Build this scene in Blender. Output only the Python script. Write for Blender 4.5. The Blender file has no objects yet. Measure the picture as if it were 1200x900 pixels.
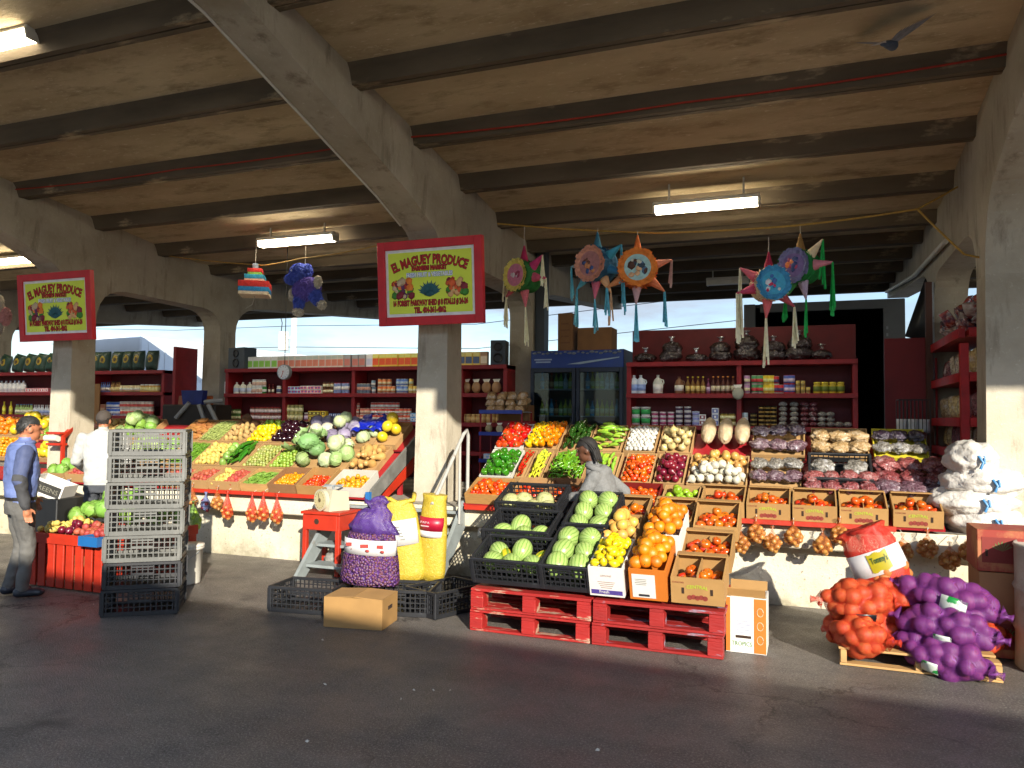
import bpy, bmesh, math, random
from mathutils import Vector, Matrix, Euler, noise
R = math.radians
rnd = random.Random(11)
SC = bpy.context.scene
COL = SC.collection
U = rnd.uniform

# ------------------------------------------------------------------ camera
F_PX, YAW, PITCH, ROLL, EYE = 900.0, 21.0, 2.5, 0.6, 1.7
CAM_R = (Matrix.Rotation(R(YAW), 3, 'Z') @ Matrix.Rotation(R(90 + PITCH), 3, 'X') @ Matrix.Rotation(R(ROLL), 3, 'Z'))
def at(px, py, X=None, Y=None, Z=None):
    """photo pixel (1200x900) -> the point of that sight line lying in one world plane"""
    d = CAM_R @ Vector(((px - 600) / F_PX, (450 - py) / F_PX, -1.0))
    o = Vector((0, 0, EYE))
    if X is not None: t = (X - o.x) / d.x
    elif Y is not None: t = (Y - o.y) / d.y
    else: t = (Z - o.z) / d.z
    return o + d * t
def ax(px, py, Y): return at(px, py, Y=Y).x

# ------------------------------------------------------------------ materials
def lin(h):
    h = h.lstrip('#')
    v = [int(h[i:i + 2], 16) / 255 for i in (0, 2, 4)]
    return tuple((c / 12.92 if c <= .04045 else ((c + .055) / 1.055) ** 2.4) for c in v) + (1.0,)
def sc_(c, k): return tuple(min(1, x * k) for x in c[:3]) + (1.0,)
MATS = {}
DIM = [1.0]      # albedo scale: sunlit goods are darker than they look in full sun
class NT:
    def __init__(s, name):
        s.m = bpy.data.materials.new(name); s.m.use_nodes = True
        s.t = s.m.node_tree; s.b = s.t.nodes['Principled BSDF']; s.out = s.t.nodes['Material Output']
    def n(s, typ, **kw):
        x = s.t.nodes.new(typ)
        for k, v in kw.items():
            if k in x.inputs.keys(): x.inputs[k].default_value = v
            else: setattr(x, k, v)
        return x
    def l(s, a, ao, b, bi): s.t.links.new(a.outputs[ao], b.inputs[bi])
    def noise(s, src, scale, detail=4, rough=.55, w=None):
        x = s.n('ShaderNodeTexNoise'); x.inputs['Scale'].default_value = scale
        x.inputs['Detail'].default_value = detail; x.inputs['Roughness'].default_value = rough
        if src: s.t.links.new(src, x.inputs['Vector'])
        return x
    def ramp(s, src, a, b, ca=(0, 0, 0, 1), cb=(1, 1, 1, 1)):
        x = s.n('ShaderNodeValToRGB'); e = x.color_ramp.elements
        e[0].position = a; e[1].position = b; e[0].color = ca; e[1].color = cb
        if src: s.t.links.new(src, x.inputs['Fac'])
        return x
    def mix(s, fac, a, b, mode='MIX'):
        x = s.n('ShaderNodeMix'); x.data_type = 'RGBA'; x.blend_type = mode
        for i, v in ((0, fac), (6, a), (7, b)):
            if hasattr(v, 'is_output'): s.t.links.new(v, x.inputs[i])
            else: x.inputs[i].default_value = v
        return x.outputs[2]
    def coord(s, rand=False, stretch=None):
        tc = s.n('ShaderNodeTexCoord')
        if not rand and not stretch: return tc.outputs['Object']
        mp = s.n('ShaderNodeMapping'); s.l(tc, 'Object', mp, 'Vector')
        if stretch: mp.inputs['Scale'].default_value = stretch
        if rand:
            oi = s.n('ShaderNodeObjectInfo'); mu = s.n('ShaderNodeMath', operation='MULTIPLY')
            s.l(oi, 'Random', mu, 0); mu.inputs[1].default_value = 37.0
            cb = s.n('ShaderNodeCombineXYZ')
            for i in range(3): s.l(mu, 0, cb, i)
            s.l(cb, 0, mp, 'Location')
        return mp.outputs[0]
def mat(name, col, rough=.6, var=.18, scale=6, col2=None, c2=(.55, .7), s2=3, bump=0, bs=60, rand=0, hue=0, metal=0,
        spec=.5, stretch=None, coat=0, sub=0):
    if name in MATS: return MATS[name]
    t = NT(name); c = sc_(lin(col), DIM[0])
    v = t.coord(rand=bool(rand), stretch=stretch)
    n1 = t.noise(v, scale)
    r = t.ramp(n1.outputs[0], .3, .7)
    o = t.mix(r.outputs[0], sc_(c, 1 - var), sc_(c, 1 + var))
    if col2:
        n2 = t.noise(v, s2, 6, .65)
        r2 = t.ramp(n2.outputs[0], *c2)
        o = t.mix(r2.outputs[0], o, sc_(lin(col2), DIM[0]))
    if rand or hue:
        oi = t.n('ShaderNodeObjectInfo'); hs = t.n('ShaderNodeHueSaturation')
        t.t.links.new(o, hs.inputs['Color'])
        mr = t.n('ShaderNodeMapRange'); t.l(oi, 'Random', mr, 0)
        mr.inputs[3].default_value = 1 - rand; mr.inputs[4].default_value = 1 + rand
        t.l(mr, 0, hs, 'Value')
        m2 = t.n('ShaderNodeMath', operation='MULTIPLY'); t.l(oi, 'Random', m2, 0); m2.inputs[1].default_value = 7.31
        m3 = t.n('ShaderNodeMath', operation='FRACT'); t.l(m2, 0, m3, 0)
        mh = t.n('ShaderNodeMapRange'); t.l(m3, 0, mh, 0)
        mh.inputs[3].default_value = .5 - hue * .2; mh.inputs[4].default_value = .5 + hue * 1.6
        t.l(mh, 0, hs, 'Hue'); o = hs.outputs[0]
    t.t.links.new(o, t.b.inputs['Base Color'])
    t.b.inputs['Roughness'].default_value = rough; t.b.inputs['Metallic'].default_value = metal
    t.b.inputs['Specular IOR Level'].default_value = spec
    t.b.inputs['Coat Weight'].default_value = coat
    if sub:
        t.b.inputs['Subsurface Weight'].default_value = sub; t.b.inputs['Subsurface Radius'].default_value = (.02, .01, .005)
        t.b.inputs['Subsurface Scale'].default_value = .5
    if bump:
        nb = t.noise(v, bs, 5); bp = t.n('ShaderNodeBump'); bp.inputs['Strength'].default_value = bump
        bp.inputs['Distance'].default_value = .02
        t.l(nb, 0, bp, 'Height'); t.l(bp, 0, t.b, 'Normal')
    MATS[name] = t.m
    return t.m
def emis(name, col, s):
    if name in MATS: return MATS[name]
    t = NT(name); t.b.inputs['Base Color'].default_value = lin(col)
    t.b.inputs['Emission Color'].default_value = lin(col); t.b.inputs['Emission Strength'].default_value = s
    MATS[name] = t.m; return t.m
def net_mat(name, col, cover=.5, scale=90):
    """open netting: thin coloured threads with clear holes"""
    if name in MATS: return MATS[name]
    t = NT(name); tc = t.n('ShaderNodeTexCoord')
    facs = []
    for d in ((1, 1, .35), (1, -1, .35)):
        mp = t.n('ShaderNodeMapping'); t.l(tc, 'Object', mp, 'Vector'); mp.inputs['Rotation'].default_value = (.5 * d[1], .4, .785 * d[1])
        w = t.n('ShaderNodeTexWave'); w.inputs['Scale'].default_value = scale; w.inputs['Distortion'].default_value = .5
        t.l(mp, 0, w, 'Vector'); facs.append(w.outputs['Fac'])
    mx = t.n('ShaderNodeMath', operation='MAXIMUM'); t.t.links.new(facs[0], mx.inputs[0]); t.t.links.new(facs[1], mx.inputs[1])
    r = t.ramp(mx.outputs[0], 1 - cover, min(1, 1.25 - cover))
    tr = t.n('ShaderNodeBsdfTransparent'); ms = t.n('ShaderNodeMixShader')
    t.b.inputs['Base Color'].default_value = sc_(lin(col), DIM[0]); t.b.inputs['Roughness'].default_value = .6
    t.l(r, 0, ms, 0); t.l(tr, 0, ms, 1); t.l(t.b, 0, ms, 2); t.l(ms, 0, t.out, 'Surface')
    MATS[name] = t.m; return t.m
def film_mat(name, ca, cb, scale=70, light='#d8d4d0'):
    """clear cellophane over loose dry goods: speckled contents under wrinkled gloss"""
    if name in MATS: return MATS[name]
    t = NT(name); v = t.coord(rand=True)
    vo = t.n('ShaderNodeTexVoronoi'); vo.inputs['Scale'].default_value = scale; t.t.links.new(v, vo.inputs['Vector'])
    r = t.ramp(vo.outputs['Distance'], .1, .75, sc_(lin(cb), DIM[0]), sc_(lin(ca), DIM[0]))
    n = t.noise(v, 9, 6, .7); r2 = t.ramp(n.outputs[0], .52, .72)
    o = t.mix(r2.outputs[0], r.outputs[0], sc_(lin(light), DIM[0]))  # pale noise patches: film highlights painted into the base colour
    t.t.links.new(o, t.b.inputs['Base Color'])
    nb = t.noise(v, 26, 5, .6); bp = t.n('ShaderNodeBump'); bp.inputs['Strength'].default_value = .8; bp.inputs['Distance'].default_value = .03
    t.l(nb, 0, bp, 'Height'); t.l(bp, 0, t.b, 'Normal'); t.l(bp, 0, t.b, 'Coat Normal')
    t.b.inputs['Roughness'].default_value = .25; t.b.inputs['Coat Weight'].default_value = .8; t.b.inputs['Coat Roughness'].default_value = .08
    MATS[name] = t.m; return t.m
def glassy(name, col=(.75, .85, .85, 1), clear=.86, rough=.03):
    if name in MATS: return MATS[name]
    t = NT(name); tr = t.n('ShaderNodeBsdfTransparent'); tr.inputs[0].default_value = col
    g = t.n('ShaderNodeBsdfGlossy'); g.inputs['Roughness'].default_value = rough
    ms = t.n('ShaderNodeMixShader'); ms.inputs[0].default_value = 1 - clear
    t.l(tr, 0, ms, 1); t.l(g, 0, ms, 2); t.l(ms, 0, t.out, 'Surface')
    MATS[name] = t.m; return t.m

# ------------------------------------------------------------------ mesh builder
class MB:
    def __init__(s): s.v = []; s.f = []; s.m = []; s.sm = []
    def add(s, vs, fs, m=0, smooth=False, M=None):
        o = len(s.v)
        s.v += [(M @ Vector(p)) if M is not None else Vector(p) for p in vs]
        for f in fs: s.f.append([i + o for i in f]); s.m.append(m); s.sm.append(smooth)
        return s
    def box(s, c, d, m=0, b=0, M=None, rot=None):
        hx, hy, hz = d[0] / 2, d[1] / 2, d[2] / 2
        T = Matrix.Translation(c)
        if rot: T = T @ Euler(rot).to_matrix().to_4x4()
        if M is not None: T = M @ T
        if b <= 0:
            vs = [(x * hx, y * hy, z * hz) for x in (-1, 1) for y in (-1, 1) for z in (-1, 1)]
            return s.add(vs, [(0, 1, 3, 2), (4, 6, 7, 5), (0, 4, 5, 1), (2, 3, 7, 6), (0, 2, 6, 4), (1, 5, 7, 3)], m, False, T)
        b = min(b, hx * .9, hy * .9, hz * .9); vs = []; ix = {}
        for x in (-1, 1):
            for y in (-1, 1):
                for z in (-1, 1):
                    for a in range(3):
                        p = [x * (hx - b), y * (hy - b), z * (hz - b)]; h = (hx, hy, hz)[a]; p[a] = (x, y, z)[a] * h
                        ix[(x, y, z, a)] = len(vs); vs.append(p)
        fs = []; q = ((-1, -1), (1, -1), (1, 1), (-1, 1))
        for sg in (-1, 1):
            fs.append([ix[(sg, i, j, 0)] for i, j in q]); fs.append([ix[(i, sg, j, 1)] for i, j in q]); fs.append([ix[(i, j, sg, 2)] for i, j in q])
        for i, j in q:
            fs.append([ix[(i, j, -1, 0)], ix[(i, j, 1, 0)], ix[(i, j, 1, 1)], ix[(i, j, -1, 1)]])
            fs.append([ix[(i, -1, j, 0)], ix[(i, 1, j, 0)], ix[(i, 1, j, 2)], ix[(i, -1, j, 2)]])
            fs.append([ix[(-1, i, j, 1)], ix[(1, i, j, 1)], ix[(1, i, j, 2)], ix[(-1, i, j, 2)]])
            for k in (-1, 1): fs.append([ix[(k, i, j, a)] for a in range(3)])
        return s.add(vs, fs, m, False, T)
    def bar(s, p0, p1, w, h=None, m=0, b=0, up=(0, 0, 1)):
        p0, p1 = Vector(p0), Vector(p1); d = p1 - p0; L = d.length; d.normalize()
        upv = Vector(up)
        if abs(d.dot(upv)) > .99: upv = Vector((0, 1, 0))
        x = d.cross(upv).normalized(); z = x.cross(d).normalized()
        Mx = Matrix((x, d, z)).transposed().to_4x4(); Mx.translation = (p0 + p1) / 2
        return s.box((0, 0, 0), (w, L, h or w), m, b, Mx)
    def tube(s, pts, r, n=8, m=0, caps=True, smooth=True):
        pts = [Vector(p) for p in pts]; k = len(pts); rs = r if isinstance(r, (list, tuple)) else [r] * k
        vs = []; fs = []; prev = None
        for i, p in enumerate(pts):
            d = (pts[min(i + 1, k - 1)] - pts[max(i - 1, 0)]).normalized()
            if prev is None:
                a = Vector((0, 0, 1)) if abs(d.z) < .9 else Vector((1, 0, 0)); x = d.cross(a).normalized()
            else: x = (prev - d * prev.dot(d)).normalized()
            prev = x; y = d.cross(x)
            for j in range(n):
                t = 2 * math.pi * j / n; vs.append(p + (x * math.cos(t) + y * math.sin(t)) * rs[i])
        for i in range(k - 1):
            for j in range(n): fs.append((i * n + j, i * n + (j + 1) % n, (i + 1) * n + (j + 1) % n, (i + 1) * n + j))
        s.add(vs, fs, m, smooth)
        if caps: s.add(vs[:n], [list(range(n))[::-1]], m); s.add(vs[-n:], [list(range(n))], m)
        return s
    def cyl(s, p0, p1, r0, r1=None, n=16, m=0, smooth=True): return s.tube([p0, p1], [r0, r0 if r1 is None else r1], n, m, True, smooth)
    def lathe(s, prof, n=16, m=0, M=None, smooth=True, mats=None, wob=None):
        vs = []; k = len(prof)
        for i, (r, z) in enumerate(prof):
            for j in range(n):
                t = 2 * math.pi * j / n; rr = r * (wob(t, z) if wob else 1)
                vs.append((rr * math.cos(t), rr * math.sin(t), z))
        for i in range(k - 1):
            fs = [(i * n + j, i * n + (j + 1) % n, (i + 1) * n + (j + 1) % n, (i + 1) * n + j) for j in range(n)]
            o = len(s.v)
            if i == 0: s.add(vs, [], m, smooth, M); base = o
            for f in fs: s.f.append([q + base for q in f]); s.m.append(mats[i] if mats else m); s.sm.append(smooth)
        for ring, rev in ((0, True), (k - 1, False)):
            if prof[ring][0] > 1e-4:
                f = [base + ring * n + j for j in range(n)]; s.f.append(f[::-1] if rev else f); s.m.append((mats[min(ring, k - 2)] if mats else m)); s.sm.append(False)
        return s
    def ball(s, c, r, sc=(1, 1, 1), sub=2, m=0, disp=None, M=None):
        bm = bmesh.new(); bmesh.ops.create_icosphere(bm, subdivisions=sub, radius=1)
        vs = []
        for v in bm.verts:
            p = v.co.copy(); k = disp(p) if disp else 1
            vs.append((c[0] + p.x * r * sc[0] * k, c[1] + p.y * r * sc[1] * k, c[2] + p.z * r * sc[2] * k))
        fs = [[v.index for v in f.verts] for f in bm.faces]; bm.free()
        return s.add(vs, fs, m, True, M)
    def prism(s, poly, axis, a, b, m=0):
        """poly of 2-D points extruded along axis from a to b (axis x: (y,z); y: (x,z); z: (x,y))"""
        def P(p, t): return {'x': (t, p[0], p[1]), 'y': (p[0], t, p[1]), 'z': (p[0], p[1], t)}[axis]
        n = len(poly); vs = [P(p, a) for p in poly] + [P(p, b) for p in poly]
        fs = [list(range(n))[::-1], list(range(n, 2 * n))] + [(i, (i + 1) % n, n + (i + 1) % n, n + i) for i in range(n)]
        return s.add(vs, fs, m)
    def hull(s, pts, m=0, smooth=False):
        bm = bmesh.new()
        for p in pts: bm.verts.new(p)
        bmesh.ops.convex_hull(bm, input=bm.verts)
        lo = [v for v in bm.verts if not v.link_faces]
        bmesh.ops.delete(bm, geom=lo, context='VERTS')
        bm.verts.index_update()
        vs = [v.co.copy() for v in bm.verts]; fs = [[v.index for v in f.verts] for f in bm.faces]; bm.free()
        return s.add(vs, fs, m, smooth)
    def mesh(s, name, mats):
        me = bpy.data.meshes.new(name); me.from_pydata([tuple(v) for v in s.v], [], s.f)
        me.polygons.foreach_set('material_index', s.m); me.polygons.foreach_set('use_smooth', s.sm)
        for x in (mats if isinstance(mats, (list, tuple)) else [mats]): me.materials.append(x)
        if len(s.f) < 30000:
            bm = bmesh.new(); bm.from_mesh(me); bmesh.ops.recalc_face_normals(bm, faces=bm.faces); bm.to_mesh(me); bm.free()
        me.update(); return me
    def build(s, name, mats, parent=None, loc=None, rot=None):
        return inst(name, s.mesh(name, mats), parent, loc, rot)
def inst(name, me, parent=None, loc=None, rot=None, M=None, scale=None):
    o = bpy.data.objects.new(name, me); COL.objects.link(o)
    if parent: o.parent = parent
    if M is not None:
        l, q, s3 = M.decompose(); o.location = l; o.rotation_euler = q.to_euler(); o.scale = s3
    if loc is not None: o.location = loc
    if rot is not None: o.rotation_euler = rot
    if scale is not None: o.scale = scale
    return o
def tag(o, label=None, cat=None, group=None, kind=None):
    if label: o['label'] = label
    if cat: o['category'] = cat
    if group: o['group'] = group
    if kind: o['kind'] = kind
    return o
def empty(name, loc, label, cat, group=None, rot=(0, 0, 0)):
    o = bpy.data.objects.new(name, None); COL.objects.link(o); o.location = loc; o.rotation_euler = rot; o.empty_display_size = .1
    return tag(o, label, cat, group)
def kids(o): return [c for c in bpy.data.objects if c.parent == o]
def copy_tree(o, loc=None, rot=None, label=None, group=None):
    c = o.copy(); COL.objects.link(c)
    if loc is not None: c.location = loc
    if rot is not None: c.rotation_euler = rot
    if label: c['label'] = label
    if group: c['group'] = group
    for ch in kids(o):
        d = ch.copy(); COL.objects.link(d); d.parent = c
        for g in kids(ch):
            e = g.copy(); COL.objects.link(e); e.parent = d
    return c
def text_mb(mb, txt, size, M, m=0, extrude=.002, offset=0, arc=None, spacing=1.0, width=None):
    """flat lettering as mesh; local x to the right, y up; arc = radius for lettering bent over a circle"""
    def glyphs(t):
        cu = bpy.data.curves.new('txt', 'FONT'); cu.body = t; cu.size = size; cu.extrude = extrude; cu.offset = offset
        cu.align_x = 'CENTER'; cu.space_character = spacing; cu.resolution_u = 2
        ob = bpy.data.objects.new('txt', cu); me = bpy.data.meshes.new_from_object(ob)
        vs = [v.co.copy() for v in me.vertices]; fs = [list(p.vertices) for p in me.polygons]
        bpy.data.objects.remove(ob); bpy.data.meshes.remove(me); bpy.data.curves.remove(cu); return vs, fs
    vs, fs = glyphs(txt)
    if not vs: return
    w = max(v.x for v in vs) - min(v.x for v in vs); k = (width / w) if width else 1
    out = []
    for v in vs:
        x, y, z = v.x * k, v.y, v.z
        if arc:
            a = x / arc; x, y = math.sin(a) * (arc + y), math.cos(a) * (arc + y) - arc
        out.append((x, y, z))
    mb.add(out, fs, m, False, M)
def nz(p, s, o=0): return noise.noise(Vector(p) * s + Vector((o, o * 1.7, o * .3)))
# ------------------------------------------------------------------ remeshed bodies
def solid(parts):
    """parts: (material slot, kind, data); one closed continuous surface, then each face takes the slot of the nearest part"""
    b = MB()
    for sl_, kd, dt in parts:
        if kd == 'cap':
            p0, r0, p1, r1 = dt; b.tube([p0, p1], [r0, r1], 14); b.ball(p0, r0, sub=2); b.ball(p1, r1, sub=2)
        elif kd == 'ball': b.ball(dt[0], dt[1], dt[2], 3)
        else:
            n = 22; vs = []
            for (x, y, z, hx, hy) in dt:
                for j in range(n):
                    a = 2 * math.pi * j / n; ca, sa = math.cos(a), math.sin(a); vs.append((x + hx * math.copysign(abs(ca) ** .8, ca), y + hy * math.copysign(abs(sa) ** .8, sa), z))
            k = len(dt); fs = [(i * n + j, i * n + (j + 1) % n, (i + 1) * n + (j + 1) % n, (i + 1) * n + j) for i in range(k - 1) for j in range(n)] + [list(range(n))[::-1], list(range((k - 1) * n, k * n))]
            b.add(vs, fs)
    return b
def nearest(parts, c):
    best, bi = 9, 0
    for sl_, kd, dt in parts:
        if kd == 'cap':
            a, r0, q, r1 = Vector(dt[0]), dt[1], Vector(dt[2]), dt[3]; d = q - a; t_ = max(0, min(1, (c - a).dot(d) / max(1e-9, d.dot(d)))); v = (c - a - d * t_).length - (r0 + (r1 - r0) * t_)
        elif kd == 'ball': p = c - Vector(dt[0]); v = (Vector((p.x / dt[2][0], p.y / dt[2][1], p.z / dt[2][2])).length - dt[1]) * min(dt[2])
        else:
            v = 9
            if dt[0][2] - .03 <= c.z <= dt[-1][2] + .03:
                for i in range(len(dt) - 1):
                    lo, hi = dt[i], dt[i + 1]
                    if lo[2] - .03 <= c.z <= hi[2] + .03:
                        t_ = max(0, min(1, (c.z - lo[2]) / (hi[2] - lo[2]))); x, y, hx, hy = [lo[k] + (hi[k] - lo[k]) * t_ for k in (0, 1, 3, 4)]
                        v = min(v, (math.hypot((c.x - x) / hx, (c.y - y) / hy) - 1) * min(hx, hy))
        if v < best: best, bi = v, sl_
    return bi
def remeshed(name, parts, mats, voxel, rule=None, parent=None, smooth=4, folds=None):
    o = solid(parts).build('tmp', mats[0]); m = o.modifiers.new('r', 'REMESH'); m.mode = 'VOXEL'; m.voxel_size = voxel; m.use_smooth_shade = True
    s_ = o.modifiers.new('s', 'SMOOTH'); s_.factor = .5; s_.iterations = smooth
    dg = bpy.context.evaluated_depsgraph_get(); dg.update(); me = bpy.data.meshes.new_from_object(o.evaluated_get(dg)); bpy.data.objects.remove(o)
    me.materials.clear()
    for x in mats: me.materials.append(x)
    for p in me.polygons:
        k = nearest(parts, p.center); p.material_index = rule(k, p.center) if rule else k; p.use_smooth = True
    if folds:
        vn = [v.normal.copy() for v in me.vertices]
        slot = [0] * len(me.vertices)
        for p in me.polygons:
            for vi in p.vertices: slot[vi] = p.material_index
        for v in me.vertices:
            if slot[v.index] in folds: v.co += vn[v.index] * (.011 * nz(v.co * 1.0, 9, 3) + .006 * nz(v.co, 22, 5))
    me.name = name; return inst(name, me, parent)
# ------------------------------------------------------------------ shared materials
def concmat():
    t = NT('concrete'); v = t.coord(); st = t.coord(stretch=(1, 1, .22)); a = t.noise(v, 1.1, 6, .65); b_ = t.noise(st, 5, 6, .7); f = t.noise(v, 28, 5, .7)
    c = t.mix(t.ramp(a.outputs[0], .35, .68).outputs[0], lin('#b5ac9a'), lin('#988e7a')); c = t.mix(t.ramp(b_.outputs[0], .54, .72).outputs[0], c, lin('#7d7362')); c = t.mix(t.ramp(f.outputs[0], .6, .75).outputs[0], c, lin('#c4bcaa'))
    t.t.links.new(c, t.b.inputs['Base Color']); t.b.inputs['Roughness'].default_value = .85; bp = t.n('ShaderNodeBump'); bp.inputs['Strength'].default_value = .35; bp.inputs['Distance'].default_value = .015
    t.l(f, 0, bp, 'Height'); t.l(bp, 0, t.b, 'Normal'); return t.m
M_conc = concmat()
M_concc = M_conc
def ceilmat():
    t = NT('ceiling_concrete'); v = t.coord(stretch=(.35, 1, 1)); a = t.noise(v, .9, 6, .65); b_ = t.noise(v, 4.5, 7, .7); f = t.noise(v, 30, 5, .7)
    c = t.mix(t.ramp(a.outputs[0], .36, .66).outputs[0], lin('#d4c3a0'), lin('#ae9a78')); c = t.mix(t.ramp(b_.outputs[0], .5, .7).outputs[0], c, lin('#8f7c5e')); c = t.mix(t.ramp(f.outputs[0], .58, .72).outputs[0], c, lin('#dccfb0'))
    t.t.links.new(c, t.b.inputs['Base Color']); t.b.inputs['Roughness'].default_value = .9; bp = t.n('ShaderNodeBump'); bp.inputs['Strength'].default_value = .4; bp.inputs['Distance'].default_value = .02
    t.l(f, 0, bp, 'Height'); t.l(bp, 0, t.b, 'Normal'); return t.m
M_ceil = ceilmat()
M_rib = mat('sooty_concrete', '#5f5342', .9, .35, 3, col2='#b3a080', c2=(.58, .68), s2=3.5, bump=.3, bs=25, stretch=(.3, 1, 1))
M_black = mat('black_plastic', '#17181a', .45, .2, 10)
M_dark = mat('dark_void', '#0b0b0c', .9, .1, 5)
M_white = mat('white_paint', '#c4bfb2', .6, .06, 6)
M_red = mat('red_painted_wood', '#a5161a', .5, .22, 7, col2='#6d0f12', c2=(.6, .75), s2=5, bump=.12, bs=40)
M_redo = mat('orange_red_painted_wood', '#a32812', .5, .18, 6, col2='#8c2212', c2=(.62, .75), s2=5, bump=.15, bs=30)
M_shelf = mat('shelf_red_wood', '#8e1a20', .55, .2, 6, bump=.1, bs=40)
M_shelfb = mat('shelf_back_board', '#5e1014', .65, .18, 5)
M_card = mat('cardboard', '#94703f', .8, .1, 5, bump=.06, bs=30, rand=.07)
M_card2 = mat('dark_cardboard', '#7a5736', .8, .12, 5, bump=.06, bs=30)
M_cardin = mat('cardboard_print_red', '#8d3a2c', .8, .25, 20)
M_tray = mat('tray_fibreboard', '#9a784c', .8, .1, 6, rand=.08)
M_wood = mat('raw_pine', '#a98350', .7, .2, 5, col2='#7d5c34', c2=(.55, .7), s2=4, bump=.2, bs=30, stretch=(.4, 3, 3))
M_steel = mat('grey_steel', '#8f959a', .45, .12, 8, metal=.3, col2='#6f6a63', c2=(.6, .75), s2=9)
M_greyp = mat('grey_painted_steel', '#7d8484', .5, .15, 6, col2='#6b675f', c2=(.58, .72), s2=8, bump=.1)
M_rope = mat('yellow_rope', '#b08a3c', .8, .2, 30)
M_string = mat('white_string', '#b9b4a8', .8, .1, 30)

M_fit = mat('light_housing', '#c9c6bb', .5, .05, 5)
# ------------------------------------------------------------------ ground
def asphalt():
    t = NT('asphalt'); v = t.coord()
    big = t.noise(v, .35, 5, .6); mid = t.noise(v, 2.2, 6, .65); fine = t.noise(v, 75, 4, .75)
    c = t.mix(t.ramp(big.outputs[0], .35, .7).outputs[0], lin('#58534e'), lin('#6e675f'))
    stk = t.noise(t.coord(stretch=(.22, 1.5, 1)), 1.3, 6, .7); c = t.mix(t.ramp(stk.outputs[0], .42, .66).outputs[0], c, lin('#4a4541'))
    c = t.mix(t.ramp(mid.outputs[0], .55, .8).outputs[0], c, lin('#474340'))
    c = t.mix(t.ramp(fine.outputs[0], .5, .68).outputs[0], c, lin('#97908a'))
    gr = t.noise(v, 38, 4, .8); c = t.mix(t.ramp(gr.outputs[0], .56, .7).outputs[0], c, lin('#2c2927'))
    cv = t.n('ShaderNodeTexVoronoi'); cv.feature = 'DISTANCE_TO_EDGE'; cv.inputs['Scale'].default_value = .55
    wn = t.noise(v, 1.6, 6, .7); wv = t.n('ShaderNodeVectorMath', operation='MULTIPLY_ADD'); t.t.links.new(wn.outputs['Color'], wv.inputs[0]); wv.inputs[1].default_value = (.9, .9, .9); t.t.links.new(v, wv.inputs[2]); t.l(wv, 0, cv, 'Vector')
    ck = t.ramp(cv.outputs['Distance'], .004, .012, (1, 1, 1, 1), (0, 0, 0, 1)); km = t.n('ShaderNodeMath', operation='MULTIPLY'); t.l(ck, 0, km, 0); t.t.links.new(t.ramp(big.outputs[0], .45, .6).outputs[0], km.inputs[1]); c = t.mix(km.outputs[0], c, lin('#1f1c1b'))
    so_ = t.noise(v, 1.1, 3, .5); c = t.mix(t.ramp(so_.outputs[0], .66, .74).outputs[0], c, lin('#2b2826'))
    vo = t.n('ShaderNodeTexVoronoi'); vo.inputs['Scale'].default_value = 2.6; t.t.links.new(v, vo.inputs['Vector'])
    sp = t.ramp(vo.outputs['Distance'], .03, .05, (1, 1, 1, 1), (0, 0, 0, 1))
    c = t.mix(sp.outputs[0], c, lin('#77736d'))
    t.t.links.new(c, t.b.inputs['Base Color'])
    r = t.ramp(mid.outputs[0], .35, .7, (.3, .3, .3, 1), (.6, .6, .6, 1)); t.l(r, 0, t.b, 'Roughness')
    bp = t.n('ShaderNodeBump'); bp.inputs['Strength'].default_value = .9; bp.inputs['Distance'].default_value = .02
    f2 = t.noise(v, 90, 4, .7); t.l(f2, 0, bp, 'Height'); t.l(bp, 0, t.b, 'Normal')
    return t.m
M_asph = asphalt()
g = MB().add([(-400, -300, 0), (400, -300, 0), (400, 500, 0), (-400, 500, 0)], [(0, 1, 2, 3)]).build('ground', M_asph)
tag(g, 'dark patched asphalt driveway', kind='structure')
# loose bits on the asphalt
M_bit = mat('pale_litter', '#b9b2a4', .8, .2, 20)
for i, (px, py) in enumerate(((378, 751), (381, 803), (485, 810), (508, 810), (528, 810), (470, 820), (110, 709), (700, 880), (360, 870), (820, 640))):
    p = at(px, py, Z=0); s = U(.007, .015)
    b = MB().add([(-s, -s * .4, .002), (s, -s * .5, .004), (s * .8, s * .5, .008), (-s * .7, s * .4, .003), (0, 0, .014)], [(0, 1, 4), (1, 2, 4), (2, 3, 4), (3, 0, 4), (3, 2, 1, 0)])
    o = b.build('scrap_of_litter', M_bit, loc=(p.x, p.y, .001), rot=(0, 0, U(0, 6)))
    tag(o, 'small pale scrap of litter lying on the dark asphalt', 'litter', 'scraps of litter on the asphalt')

# ------------------------------------------------------------------ concrete canopy
def Zr(y): return 5.537 - .13 * y if y < 10 else 4.237 + .015 * (y - 10)
X0, X1 = -24.0, 13.0
roof = empty('canopy_roof', (0, .85, 5.4), 'broad ribbed concrete canopy roof covering the market stalls', 'roof')
MB().prism([(.85, Zr(.85)), (10, Zr(10)), (16.5, Zr(16.5)), (16.5, Zr(16.5) + .16), (10, Zr(10) + .2), (.85, Zr(.85) + .16)], 'x', X0, X1).build('slab', M_ceil, roof, loc=(0, -.85, -5.4))
ribm = None
y = 2.35; k = 0
while y < 16.4:
    z = Zr(y) + .02; b = MB(); sl = -.13 if y < 10 else .015
    for sgn in (-1, 1):
        b.prism([(sgn * .008, 0), (sgn * .008, -.17), (sgn * .07, -.17), (sgn * .12, -.04), (sgn * .17, sl * sgn * .17)], 'x', X0 + .01, X1 - .01)
    b.build('rib', M_rib, roof, loc=(0, y - .85, z - 5.4))
    y += 1.15; k += 1
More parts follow.
